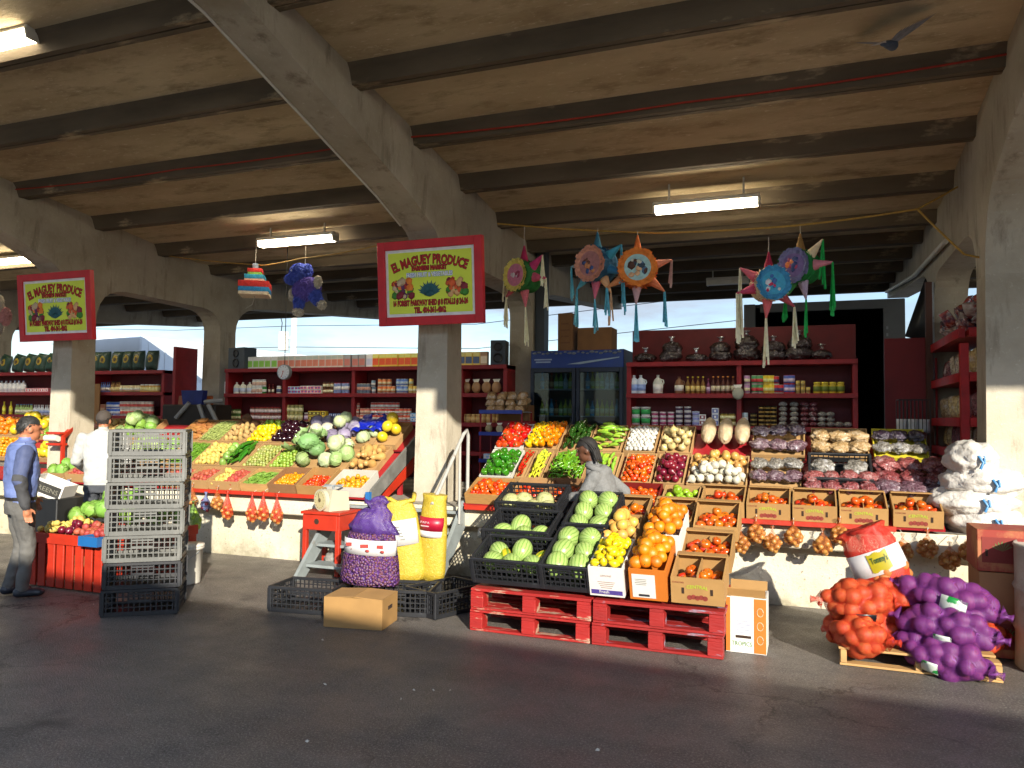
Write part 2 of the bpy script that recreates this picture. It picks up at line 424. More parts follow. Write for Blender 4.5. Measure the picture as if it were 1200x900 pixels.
bot = [(.86, 5.18), (4.34, 4.66), (6.78, 3.97), (7.35, 3.72), (7.62, 3.5), (7.73, 3.2), (8.1, 3.2), (8.2, 3.38), (8.5, 3.5), (10.2, 3.5),
       (10.5, 3.4), (10.6, 3.2), (10.98, 3.2), (11.08, 3.42), (11.5, 3.62), (16.4, 4.08)]
def arc_bot():
    out = [bot[0], bot[1], bot[2]]
    def q(a, c, b_, n=6):
        for i in range(n + 1):
            t = i / n; yield ((1 - t) ** 2 * a[0] + 2 * t * (1 - t) * c[0] + t * t * b_[0], (1 - t) ** 2 * a[1] + 2 * t * (1 - t) * c[1] + t * t * b_[1])
    out += list(q((7.25, 3.79), (7.71, 3.64), (7.73, 3.0)))
    out += list(q((8.1, 3.0), (8.11, 3.5), (8.6, 3.52))) + list(q((10.15, 3.5), (10.58, 3.48), (10.6, 3.15)))
    out += list(q((10.98, 3.15), (11.0, 3.6), (11.6, 3.66))) + [bot[-1]]
    return out
BX = [-15.4, -9.69, -3.93, 1.65, 7.3]
LABS = ['concrete frame at the far left edge, only its rear beam tip showing', 'concrete frame with columns behind the left yellow sign', 'concrete frame with column in the middle, behind the larger yellow sign',
        'concrete frame with the thick column at the right edge of the stall', 'concrete frame out past the right column']
for bx, lab in zip(BX, LABS):
    fr = empty('concrete_frame', (bx, 7.9, .75), lab, 'frame')
    pl = arc_bot() + [(16.4, Zr(16.4) + .03), (10, Zr(10) + .03), (.86, Zr(.86) + .03)]
    MB().prism(pl, 'x', -.18, .18).build('beam', M_conc, fr, loc=(0, -7.9, -.75))
    for cy, w in ((7.915, .37), (10.79, .38)):
        b = MB(); top = (3.0 if cy < 8 else 3.15) - .75
        vs = []
        for z, hx, hy in ((-.05, .2, w / 2 + .02), (top, .18, w / 2)):
            vs += [(-hx, -hy, z), (hx, -hy, z), (hx, hy, z), (-hx, hy, z)]
        b.add(vs, [(0, 1, 5, 4), (1, 2, 6, 5), (2, 3, 7, 6), (3, 0, 4, 7), (0, 3, 2, 1), (4, 5, 6, 7)])
        b.build('column', M_concc, fr, loc=(0, cy - 7.9, 0))

tag(MB().box((0, 0, 1.85), (.14, .2, 3.7)).build('steel_post', mat('dark_steel_post', '#3a3f42', .5, .15, 3), loc=(-3.66, 10.75, .756)), 'dark steel post beside the middle rear column', 'post')
cb = [Vector((-4.125, y_, z_)) for y_, z_ in ((.9, 5.17), (2.5, 4.93), (4.34, 4.655), (5.5, 4.33), (6.78, 3.965), (7.3, 3.78))]
tag(MB().tube(cb, .012, 6).build('conduit', M_fit), 'thin pale conduit running along the lower edge of the middle beam', 'conduit')
# ------------------------------------------------------------------ dock
def dockpaint():
    t = NT('stained_white_paint'); v = t.coord()
    n = t.noise(v, 2.2, 8, .7); f = t.noise(v, 26, 6, .75); b = t.noise(v, .9, 4)
    c = t.mix(t.ramp(b.outputs[0], .35, .7).outputs[0], lin('#c9c1ae'), lin('#b5a98b'))
    c = t.mix(t.ramp(f.outputs[0], .58, .66).outputs[0], c, lin('#75695b'))
    sx = t.n('ShaderNodeSeparateXYZ'); t.t.links.new(v, sx.inputs[0])
    mr = t.n('ShaderNodeMapRange'); t.l(sx, 2, mr, 0); mr.inputs[1].default_value = .3; mr.inputs[2].default_value = -.05
    mu = t.n('ShaderNodeMath', operation='MULTIPLY'); t.l(mr, 0, mu, 0); t.t.links.new(t.ramp(n.outputs[0], .38, .62).outputs[0], mu.inputs[1])
    c = t.mix(mu.outputs[0], c, lin('#6f6a50'))
    t.t.links.new(c, t.b.inputs['Base Color']); t.b.inputs['Roughness'].default_value = .75
    bp = t.n('ShaderNodeBump'); bp.inputs['Strength'].default_value = .4; bp.inputs['Distance'].default_value = .02
    t.l(f, 0, bp, 'Height'); t.l(bp, 0, t.b, 'Normal')
    return t.m
M_dock = dockpaint()
M_floor = mat('dock_floor', '#8a8478', .8, .2, 2, col2='#57524a', c2=(.5, .7), s2=3, bump=.2)
dock = empty('loading_dock', (0, 7.5, 0), 'long low loading dock with stained white front wall under the produce', 'loading dock')
MB().box(((X0 + X1) / 2, 3.08, .28), (X1 - X0, 6.0, .56)).build('dock_wall', M_dock, dock)
MB().box(((X0 + X1) / 2, 3.0, .6495), (X1 - X0, 6.16, .201), b=.012).build('dock_edge', M_dock, dock)
MB().add([(X0, -.04, .754), (X1, -.04, .754), (X1, 6.05, .754), (X0, 6.05, .754)], [(0, 1, 2, 3)]).build('dock_floor', M_floor, dock)
# rusty hooks and strip on the dock edge
M_rust = mat('rusty_iron', '#4a2a1c', .8, .3, 20)
for px, py in ((322, 577), (1003, 615), (1036, 617)):
    p = at(px, py, Y=7.39); b = MB()
    b.tube([(0.02 * math.cos(a), 0, .02 * math.sin(a)) for a in [i * .6 for i in range(10)]], .004, 6)
    b.bar((0, 0, .02), (0, .03, .03), .008)
    o = b.build('iron_hook', M_rust, loc=(p.x, 7.39, p.z))
    tag(o, 'rusty curled iron hook on the front of the white dock edge', 'hook', 'iron hooks on the dock edge')

# steel stairs
SX0, SX1 = at(372, 672, Z=0).x + .0, at(509, 694, Z=0).x
st = empty('steel_steps', ((SX0 + SX1) / 2, 6.75, 0), 'grey steel steps up to the dock with one white pipe handrail', 'steps')
hw = (SX1 - SX0) / 2
for sx in (-hw, hw):
    MB().prism([(-.12, 0), (.06, 0), (.74, .6), (.74, .8), (.66, .82)], 'x', sx - .02, sx + .02).build('stringer', M_greyp, st)
for i in range(4):
    MB().box((0, .1 + .17 * i + .08, .15 + .19 * i - .02), (2 * hw - .05, .24, .03), b=.004).build('tread', M_greyp, st)
rail = MB()
rail.tube([(hw + .03, -.12, .86), (hw + .03, .02, .98), (hw + .03, .58, 1.52), (hw + .03, .66, 1.56), (hw + .03, .7, 1.5), (hw + .03, .7, .7)], .019, 10)
rail.tube([(hw + .03, -.02, .06), (hw + .03, -.02, .94)], .017, 10); rail.tube([(hw + .03, .5, .6), (hw + .03, .5, 1.44)], .014, 8)
rail.build('handrail', mat('dull_white_pipe', '#9c9a94', .5, .12, 9, col2='#6f5f50', c2=(.62, .75), s2=9), st)

# buildings and vehicles beyond
M_far = mat('far_wall', '#8f8b84', .8, .08, .3)
op = empty('market_shed', (5.0, -4.5, 0), 'long pale open market canopy across the driveway, behind the viewer', 'building', rot=(0, 0, R(-3)))
MB().box((0, -4.5, 4.85), (110, 9, .3)).build('roof', M_far, op)
for i in range(19):
    for yy in (-1.5, -7.5): MB().box((-54 + i * 6, yy, 2.345), (.35, .35, 4.69)).build('column', M_conc, op)
MB().box((0, -4.6, .4), (110, 8, .8)).build('dock', M_conc, op)
M_trl = mat('white_trailer', '#b9bcbc', .5, .08, .6, col2='#8d8f8e', c2=(.6, .75), s2=1)
def trailer(x, y, w, l, z0, z1, label, rot=0, open_rear=False):
    t = empty('box_trailer', (x, y, 0), label, 'trailer', rot=(0, 0, rot))
    if not open_rear:
        MB().box((0, l / 2, (z0 + z1) / 2), (w, l, z1 - z0), b=.04).build('body', M_trl, t)
        b = MB()
        for i in range(int(l / .6)): b.box((w / 2 + .012, .3 + .6 * i, (z0 + z1) / 2), (.02, .05, z1 - z0 - .3))
        b.build('side_rib', M_trl, t)
    else:
        b = MB(); th = .06
        b.box((-w / 2 + th / 2, l / 2, (z0 + z1) / 2), (th, l, z1 - z0)); b.box((w / 2 - th / 2, l / 2, (z0 + z1) / 2), (th, l, z1 - z0))
        b.box((0, l / 2, z1 - th / 2), (w - 2 * th - .004, l, th)); b.box((0, l / 2, z0 + th / 2), (w - 2 * th - .004, l, th)); b.box((0, l - .03, (z0 + z1) / 2), (w - 2 * th - .004, .06, z1 - z0 - 2 * th - .004))
        b.build('body', mat('dark_trailer', '#1c1e20', .5, .2, 1), t)
        f = MB(); f.box((-w / 2 + .1, -.04, (z0 + z1) / 2), (.2, .07, z1 - z0), b=.01); f.box((w / 2 - .17, -.04, (z0 + z1) / 2), (.34, .07, z1 - z0), b=.01); f.box((0, -.045, z1 - .08), (w - .56, .07, .16), b=.01)
        f.build('door_frame', mat('trailer_frame_grey', '#5f6468', .5, .1, 2), t)
        h = MB()
        for i in range(8): h.box((w / 2 - .28, -.09, z1 - .5 - i * .12), (.03, .02, .05))
        h.build('hinge', M_steel, t)
    wb = MB()
    for yy in (.9, 2.1):
        for sx in (-1, 1): wb.cyl((sx * (w / 2 - .35), yy, .5), (sx * (w / 2 - .02), yy, .5), .5, n=20)
    wb.build('wheels', M_black, t)
    return t
pa = at(872, 360, Y=14.6); pb = at(1060, 350, Y=14.6)
trailer((pa.x + pb.x) / 2, 14.6, pb.x - pa.x, 12, 1.1, pb.z, 'dark open backed box trailer parked behind the right hand shelves', open_rear=True)
p = at(168, 394, Y=17.5)
trailer(p.x - 1.3, 17.5, 2.6, 12, 1.1, p.z, 'dirty white box trailer parked behind the left green sacks', rot=R(-4))
# far utility pole with transformer and wires
p = at(344, 410, Y=42)
po = empty('utility_pole', (p.x, 42, 0), 'pale utility pole with a white transformer can far beyond the shelves', 'utility pole')
M_pole = mat('pale_pole', '#cfc7b8', .8, .1, 3)  # pale pole colour with slight random variation
MB().cyl((0, 0, 0), (0, 0, 11), .22, .17, 14).build('pole', M_pole, po)
MB().cyl((-.75, -.1, 6.0), (-.75, -.1, 7.2), .34, .34, 16).box((-.38, -.1, 6.8), (.6, .08, .1)).build('transformer', M_white, po)
wires = MB()
for dz in (6.2, 7.6): wires.tube([(-30, 6, dz + 1.5), (-12, 2, dz + .3), (0, 0, dz), (14, -2, dz - .6), (30, -3, dz + .5)], .02, 5)
wires.tube([(-.7, -.1, 9.4), (-1.0, -.3, 8.6), (-.8, -.2, 7.8), (-.95, -.1, 7.2)], .03, 6)
wires.build('wire', M_black, po)

# fluorescent fittings
M_tube = emis('lit_tube', '#fff0d0', 9.0)
def tube_light(a, b, Y, label, lit=True):
    p0, p1 = at(*a, Y=Y), at(*b, Y=Y); c = (p0 + p1) / 2; L = (p1 - p0).length
    t = empty('strip_light', c, label, 'light fitting', 'strip lights under the canopy')
    mb = MB(); mb.box((0, 0, .06), (L, .16, .05), b=.01)
    mb.bar((-L * .35, 0, .08), (-L * .35, 0, Zr(Y) - c.z - .01), .02); mb.bar((L * .35, 0, .08), (L * .35, 0, Zr(Y) - c.z - .01), .02); mb.build('housing', M_fit, t)
    d = MB(); hw_ = .075
    d.prism([(-hw_, .035), (-hw_ * .7, -.035), (hw_ * .7, -.035), (hw_, .035)], 'x', -L / 2 + .03, L / 2 - .03); d.build('diffuser', M_tube if lit else M_fit, t)
    for sx in (-1, 1): MB().prism([(-.08, .036), (-.06, -.04), (.06, -.04), (.08, .036)], 'x', sx * (L / 2 - .015) - .012, sx * (L / 2 - .015) + .012).build('end_cap', M_fit, t)
    r = t
    return t
tube_light((304, 285), (394, 281), 8.9, 'lit strip light above the blue shaggy pinata')
tube_light((766, 246), (891, 238), 8.75, 'strip light hanging above the right hand row of star pinatas')
tube_light((828, 332), (878, 330), 13.4, 'small far strip light behind the star pinatas', lit=False)
tube_light((-45, 56), (40, 48), 4.5, 'lit strip light at the top left corner of the ceiling')
tube_light((-50, 310), (40, 306), 9.0, 'lit strip light beyond the left sign beam')
DIM[0] = .62
# ------------------------------------------------------------------ produce templates (shared meshes)
def nz(p, s, o=0): return noise.noise(Vector(p) * s + Vector((o, o * 1.7, o * .3)))
M_stem = mat('green_stem', '#5c7a2e', .7, .2, 20)
P = {}
def fruit(name, mb, mats): P[name] = mb.mesh(name, mats); return P[name]
m_tom = mat('tomato_skin', '#d63a14', .28, .12, 4, rand=.18, hue=.02, col2='#e8872b', c2=(.6, .8), s2=14, spec=.5)
b = MB(); b.lathe([(.0, -.030), (.018, -.029), (.030, -.020), (.0375, -.004), (.036, .012), (.028, .024), (.015, .029), (.006, .025), (0, .022)], 18, 0, wob=lambda t, z: 1 + .03 * math.cos(5 * t))
for i in range(5):
    a = i * 1.256; b.add([(0, 0, .026), (.006 * math.cos(a + .5), .006 * math.sin(a + .5), .028), (.017 * math.cos(a), .017 * math.sin(a), .031)], [(0, 1, 2)], 1)
fruit('tomato', b, [m_tom, M_stem])
m_rom = mat('plum_tomato_skin', '#dc3a12', .28, .1, 4, rand=.2, hue=.018)
fruit('plum_tomato', MB().lathe([(0, -.036), (.010, -.034), (.020, -.022), (.0255, -.004), (.0255, .012), (.019, .028), (.008, .034), (0, .033)], 14), m_rom)
m_ora = mat('orange_peel', '#ee7a08', .42, .07, 4, rand=.1, hue=.012, bump=.15, bs=150)
fruit('orange', MB().ball((0, 0, 0), .043, (1, 1, .95), 3).cyl((0, 0, .0395), (0, 0, .0425), .004, n=6, m=1), [m_ora, M_stem])
m_clem = mat('clementine_peel', '#f59a12', .4, .07, 4, rand=.1, hue=.012)
fruit('clementine', MB().ball((0, 0, 0), .030, (1, 1, .85), 2).cyl((0, 0, .0245), (0, 0, .028), .004, n=6, m=1), [m_clem, M_stem])
m_hab = mat('orange_pepper_skin', '#f08a10', .3, .1, 4, rand=.15, hue=.02)
fruit('habanero', MB().lathe([(0, -.03), (.006, -.026), (.014, -.01), (.0185, .008), (.015, .02), (.004, .023), (.003, .034)], 12, wob=lambda t, z: 1 + .12 * math.cos(4 * t)), m_hab)
m_redh = mat('red_chile_skin', '#d3220e', .28, .1, 4, rand=.2, hue=.015)
fruit('small_red_pepper', MB().lathe([(0, -.03), (.006, -.026), (.014, -.01), (.0185, .008), (.015, .02), (.004, .023), (.003, .034)], 12, wob=lambda t, z: 1 + .12 * math.cos(4 * t)), m_redh)
m_gra = mat('grapefruit_peel', '#efae55', .42, .1, 4, rand=.08, hue=.015, col2='#e2764a', c2=(.55, .75), s2=9)
fruit('grapefruit', MB().ball((0, 0, 0), .05, (1, 1, .92), 3), m_gra)
m_lem = mat('lemon_peel', '#f4cf12', .38, .06, 4, rand=.07, hue=.008, bump=.1, bs=150)
fruit('lemon', MB().lathe([(0, -.042), (.006, -.040), (.012, -.034), (.026, -.02), (.031, 0), (.026, .02), (.012, .034), (.007, .041), (0, .043)], 16), m_lem)
m_lim = mat('lime_peel', '#86a528', .35, .1, 5, rand=.12, hue=.02)
fruit('lime', MB().lathe([(0, -.036), (.010, -.034), (.024, -.02), (.030, 0), (.025, .02), (.010, .034), (0, .037)], 14), m_lim)
m_app = mat('green_apple_skin', '#a3c32e', .3, .1, 5, rand=.1, hue=.015)
fruit('green_apple', MB().lathe([(0, -.028), (.012, -.032), (.028, -.02), (.037, .004), (.030, .026), (.014, .032), (0, .024)], 16).cyl((0, 0, .024), (.004, 0, .04), .002, n=5, m=1), [m_app, M_stem])
def onion(name, col, dark, r=.04, h=1.0):
    m = mat(name + '_skin', col, .33, .2, 3, col2=dark, c2=(.5, .75), s2=5, rand=.15, hue=.01, stretch=(6, 6, .6))
    fruit(name, MB().lathe([(0, -r * .92), (r * .25, -r * .93), (r * .75, -r * .62), (r, 0), (r * .82, r * .5 * h), (r * .4, r * .85 * h), (r * .14, r * 1.12 * h), (r * .1, r * 1.45 * h), (0, r * 1.5 * h)], 16,
          wob=lambda t, z: 1 + .012 * math.cos(7 * t)), m)
onion('white_onion', '#e6dfcc', '#cfc39a', .043, .9)
onion('yellow_onion', '#d9a25a', '#b97b34', .042)
onion('red_onion', '#7d1636', '#4e0a20', .042)
onion('garlic', '#e9e4da', '#d3cabb', .026, 1.1)
onion('pale_onion', '#dcc489', '#cdae6c', .044, .85)
m_pot = mat('potato_skin', '#c9a163', .75, .12, 5, rand=.1, hue=.012, col2='#a67d45', c2=(.58, .75), s2=12)
def potato(name, m, r, sc=(1.35, .95, .85), k=.12):
    o = U(0, 50); fruit(name, MB().ball((0, 0, 0), r, sc, 3, disp=lambda p: 1 + k * nz(p, 1.6, o)), m)
potato('potato', m_pot, .036)
potato('yellow_potato', mat('yellow_potato_skin', '#e3c063', .65, .1, 5, rand=.1, hue=.01, col2='#c29d4b', c2=(.6, .8), s2=12), .032)
potato('red_potato', mat('red_potato_skin', '#b8413c', .6, .14, 5, rand=.14, hue=.015, col2='#d98a70', c2=(.6, .8), s2=8), .030, (1.2, 1, .9))
potato('sweet_potato', mat('sweet_potato_skin', '#b06a34', .7, .14, 5, rand=.12, hue=.012), .034, (2.0, .9, .85), .2)
potato('taro_root', mat('taro_skin', '#6d4a2c', .85, .25, 9, rand=.15, bump=.4, bs=60), .055, (1.3, 1, .95), .18)
potato('eggplant', mat('eggplant_skin', '#2a0a18', .14, .2, 4, rand=.3, spec=.6), .045, (1.25, 1, .95), .04)
m_bel = mat('green_pepper_skin', '#3f8216', .22, .16, 4, rand=.2, hue=.015)
def bell(name, m, r=.04, h=.085):
    b = MB(); b.lathe([(0, -h * .46), (r * .45, -h * .5), (r * .8, -h * .38), (r * .92, 0), (r, h * .25), (r * .82, h * .42), (r * .4, h * .44), (r * .15, h * .36)], 20, wob=lambda t, z: 1 + .1 * math.cos(4 * t))
    b.tube([(0, 0, h * .33), (.002, 0, h * .5), (.007, .003, h * .62)], [.007, .005, .006], 7, 1); fruit(name, b, [m, M_stem])
bell('green_bell_pepper', m_bel)
bell('red_bell_pepper', mat('red_bell_skin', '#cf1a10', .2, .14, 4, rand=.18, hue=.01))
bell('yellow_bell_pepper', mat('yellow_bell_skin', '#f7bd08', .2, .1, 4, rand=.08, hue=.01))
bell('orange_bell_pepper', mat('orange_bell_skin', '#f07c08', .2, .1, 4, rand=.1, hue=.012))
def chile(name, m, L=.11, r=.012, bend=.02, stem=.02):
    n = 7; pts = []; rs = []
    for i in range(n):
        t = i / (n - 1); pts.append((L * (t - .5), bend * math.sin(t * 3.1) , 0)); rs.append(r * (.55 + .6 * t - .15 * t * t) * (0.25 if i == 0 else 1) * (.7 if i == n - 1 else 1))
    b = MB().tube(pts, rs, 8); b.tube([(L * .5, 0, 0), (L * .5 + stem, -.004, .004)], [r * .45, r * .28], 6, 1); fruit(name, b, [m, M_stem])
chile('jalapeno', mat('jalapeno_skin', '#6fa01e', .25, .18, 4, rand=.25, hue=.02), .12, .013, .022)
chile('yellow_chile', mat('yellow_chile_skin', '#dfdc3a', .28, .1, 4, rand=.1, hue=.012), .11, .014, .014)
chile('red_chile', mat('red_jalapeno_skin', '#c01410', .2, .14, 4, rand=.2, hue=.008), .075, .014, .008)
chile('poblano', mat('poblano_skin', '#2c4a17', .18, .25, 4, rand=.25, hue=.02), .13, .029, .012)
chile('pale_green_pepper', mat('pale_pepper_skin', '#a8c83a', .28, .14, 4, rand=.16, hue=.025), .13, .021, .012)
chile('cucumber', mat('cucumber_skin', '#3f7a1a', .3, .2, 6, rand=.18, hue=.012, col2='#86ad3c', c2=(.6, .8)), .2, .024, .012, .008)
potato('chayote', mat('chayote_skin', '#93b452', .4, .14, 5, rand=.12, hue=.012), .045, (1.2, .95, .9), .16)
potato('tomatillo', mat('tomatillo_skin', '#a4a94a', .5, .25, 6, rand=.2, hue=.02, col2='#c9bd86', c2=(.5, .65), s2=12), .021, (1, 1, .95), .06)
potato('green_tomatillo', mat('green_tomatillo_skin', '#9db540', .35, .2, 6, rand=.15, hue=.02, col2='#cdbf7a', c2=(.6, .75), s2=12), .024, (1, 1, .95), .05)
def leafball(name, col, vein, r, amp=.06, leaves=7, flat=.9, rough=.55):
    m = mat(name + '_leaf', col, rough, .16, 4, rand=.12, hue=.012, col2=vein, c2=(.55, .72), s2=7, stretch=(1, 1, 2))
    o = U(0, 80); b = MB(); b.ball((0, 0, 0), r, (1, 1, flat), 3, disp=lambda p: 1 + amp * nz(p, 2.4, o) + amp * .4 * nz(p, 7, o))
    for i in range(leaves):     # outer wrapper leaves: curled shells
        a0 = U(0, 6.28); up = U(-.2, .5); vs = []; fs = []; n = 7
        for u in range(n):
            for w in range(n):
                th = a0 + (u / (n - 1) - .5) * 1.7; ph = up + (w / (n - 1) - .55) * 1.5
                k = r * (1.03 + .10 * max(0, abs(u / (n - 1) - .5) * 2) ** 2 + .1 * (w / (n - 1)) ** 3 + .04 * math.sin(9 * w + 5 * u + i))
                vs.append((k * math.cos(th) * math.cos(ph), k * math.sin(th) * math.cos(ph), k * math.sin(ph) * flat))
        for u in range(n - 1):
            for w in range(n - 1): fs.append((u * n + w, u * n + w + 1, (u + 1) * n + w + 1, (u + 1) * n + w))
        b.add(vs, fs, 0, True)
    fruit(name, b, m)
leafball('cabbage', '#a9c077', '#c9d8a4', .085, .08, 10)
leafball('pale_cabbage', '#c8d3a0', '#e4e8cd', .08, .05, 5)
leafball('dark_cabbage', '#86ad66', '#b4cb96', .10, .10, 16, .8)
leafball('purple_cabbage', '#8f86a2', '#b9bba6', .085, .05, 7)
leafball('lettuce', '#8fb84a', '#bcd47a', .08, .16, 12, .8)
m_cau = mat('cauliflower_curd', '#e2dcc4', .8, .1, 20, rand=.06, bump=.9, bs=70)
fruit('cauliflower', MB().ball((0, 0, 0), .085, (1, 1, .75), 4, disp=lambda p: 1 + .09 * abs(nz(p, 5, 3)) + .05 * nz(p, 11, 7)), m_cau)
m_but = mat('butternut_skin', '#dba763', .5, .08, 4, rand=.06, hue=.008)
fruit('butternut_squash', MB().lathe([(0, -.10), (.02, -.10), (.046, -.085), (.056, -.055), (.046, -.02), (.034, .01), (.032, .06), (.034, .085), (.022, .1), (.009, .103), (.007, .118)], 16), m_but)
m_mel = mat('yellow_melon_rind', '#ecc92c', .35, .08, 4, rand=.06, hue=.008)
fruit('yellow_melon', MB().ball((0, 0, 0), .07, (1.12, 1, 1), 3), m_mel)
def melonmat(name, light, dark, n, w=.5, dist=2.0, rand=.1):
    t = NT(name); tc = t.n('ShaderNodeTexCoord'); sx = t.n('ShaderNodeSeparateXYZ'); t.l(tc, 'Object', sx, 0)
    an = t.n('ShaderNodeMath', operation='ARCTAN2'); t.l(sx, 1, an, 0); t.l(sx, 0, an, 1)
    oi = t.n('ShaderNodeObjectInfo')
    nn = t.noise(t.coord(rand=True), 22, 4, .6); mu = t.n('ShaderNodeMath', operation='MULTIPLY_ADD'); t.l(nn, 0, mu, 0); mu.inputs[1].default_value = dist / n; t.l(an, 0, mu, 2)
    m2 = t.n('ShaderNodeMath', operation='MULTIPLY'); t.l(mu, 0, m2, 0); m2.inputs[1].default_value = n
    si = t.n('ShaderNodeMath', operation='SINE'); t.l(m2, 0, si, 0)
    r = t.ramp(si.outputs[0], w - .25, w + .3, lin(light), lin(dark))
    hs = t.n('ShaderNodeHueSaturation'); t.l(r, 0, hs, 'Color'); mr = t.n('ShaderNodeMapRange'); t.l(oi, 'Random', mr, 0)
    mr.inputs[3].default_value = 1 - rand; mr.inputs[4].default_value = 1 + rand; t.l(mr, 0, hs, 'Value')
    t.l(hs, 0, t.b, 'Base Color'); t.b.inputs['Roughness'].default_value = .3; MATS[name] = t.m; return t.m
m_wat = melonmat('watermelon_rind', '#8aa058', '#64823c', 17, .6, 4.5)
fruit('watermelon', MB().ball((0, 0, 0), .115, (.95, .95, 1.18), 3).cyl((0, 0, .133), (.006, 0, .142), .005, n=6, m=1), [m_wat, M_stem])
m_can = mat('cantaloupe_rind', '#c3c184', .7, .12, 30, rand=.08, hue=.008, col2='#9aa060', c2=(.5, .62), s2=26, bump=.5, bs=80)
fruit('cantaloupe', MB().ball((0, 0, 0), .082, (1, 1, .97), 3), m_can)
fruit('yellow_squash', MB().ball((0, 0, 0), .06, (.9, .9, 1.4), 3), melonmat('striped_squash_rind', '#ac9e22', '#627c20', 6, .3, 2))

# ------------------------------------------------------------------ containers
def tray_mesh(w, l, h, floor, front=None, th=.012, mid=False, m_name='tray'):
    """open carton, local x across, y up the slope (0 at the front), z off the slope"""
    b = MB(); fr = front if front is not None else h
    b.box((0, l / 2, floor / 2), (w - 2 * th - .002, l - 2 * th - .002, floor))
    b.box((0, th / 2, fr / 2), (w, th, fr)); b.box((0, l - th / 2, h / 2), (w, th, h))
    for s in (-1, 1):
        x = s * (w / 2 - th / 2)
        b.prism([(th + .001, 0), (l - th - .001, 0), (l - th - .001, h), (th + .001, fr)], 'x', x - th / 2, x + th / 2)
    if mid: b.box((0, l / 2, floor + (fr - floor) / 2 + .02), (.006, l - 2 * th - .004, fr - floor))
    return b
def slope(p, tilt): return Matrix.Translation(p) @ Matrix.Rotation(tilt, 4, 'X')
def heap(M, w, l, z0, keys, pitch, label, cat, group, dome=.02, lie='any', zone=(0, 0, 1, 1), n2=0, jit=.25, sc=1.0, rowp=None):
    """one layer of separate fruits over a sloping tray, plus n2 loose ones on top"""
    if isinstance(keys, str): keys = [keys]
    x0, y0, x1, y1 = -w / 2 + w * zone[0], l * zone[1], -w / 2 + w * zone[2], l * zone[3]
    rp = rowp or pitch * .88; out = []
    mg = min(pitch, rp * 1.3, .09) * .2
    if zone[0] <= 0: x0 += mg
    if zone[2] >= 1: x1 -= mg
    if zone[1] <= 0: y0 += mg
    y0 += .006
    ny = max(1, int((y1 - y0) / rp)); nx = max(1, int((x1 - x0) / pitch))
    spots = []
    for j in range(ny):
        off = .25 if j % 2 else -.25
        for i in range(nx):
            spots.append((x0 + (i + .5 + off * .9) * (x1 - x0) / nx, y0 + (j + .5) * (y1 - y0) / ny))
    base = [(x, y, 0) for x, y in spots] + [(U(x0 + pitch, x1 - pitch) if x1 - x0 > 2 * pitch else (x0 + x1) / 2, U(y0 + pitch, y1 - pitch) if y1 - y0 > 2 * pitch else (y0 + y1) / 2, pitch * .7) for _ in range(n2)]
    for x, y, dz in base:
        fx, fy = (x / (w / 2)), (y / l * 2 - 1)
        z = z0 + dome * (1 - fx * fx) * (1 - fy * fy) + dz + U(-1, 1) * pitch * .1
        if lie == 'any': e = Euler((U(0, 6.3), U(0, 6.3), U(0, 6.3)))
        elif lie == 'up': e = Euler((U(-.5, .5), U(-.5, .5), U(0, 6.3)))
        elif lie == 'down': e = Euler((U(-.35, .35) + 1.2, U(-.3, .3), U(-.5, .5)))
        elif lie == 'flat': e = Euler((U(-.25, .25), U(-.25, .25), U(0, 6.3)))
        elif lie == 'across': e = Euler((U(-.2, .2), U(-.2, .2), U(-.35, .35)))
        elif lie == 'along': e = Euler((U(-.2, .2), U(-.2, .2), 1.57 + U(-.3, .3)))
        s = sc * U(.9, 1.1)
        k = rnd.choice(keys)
        Mo = M @ Matrix.Translation((x + U(-1, 1) * pitch * jit * .4, y + U(-1, 1) * pitch * jit * .4, z)) @ e.to_matrix().to_4x4()
        o = inst(k, P[k], M=Mo, scale=(s, s, s)); tag(o, label, cat, group); out.append(o)
    return out
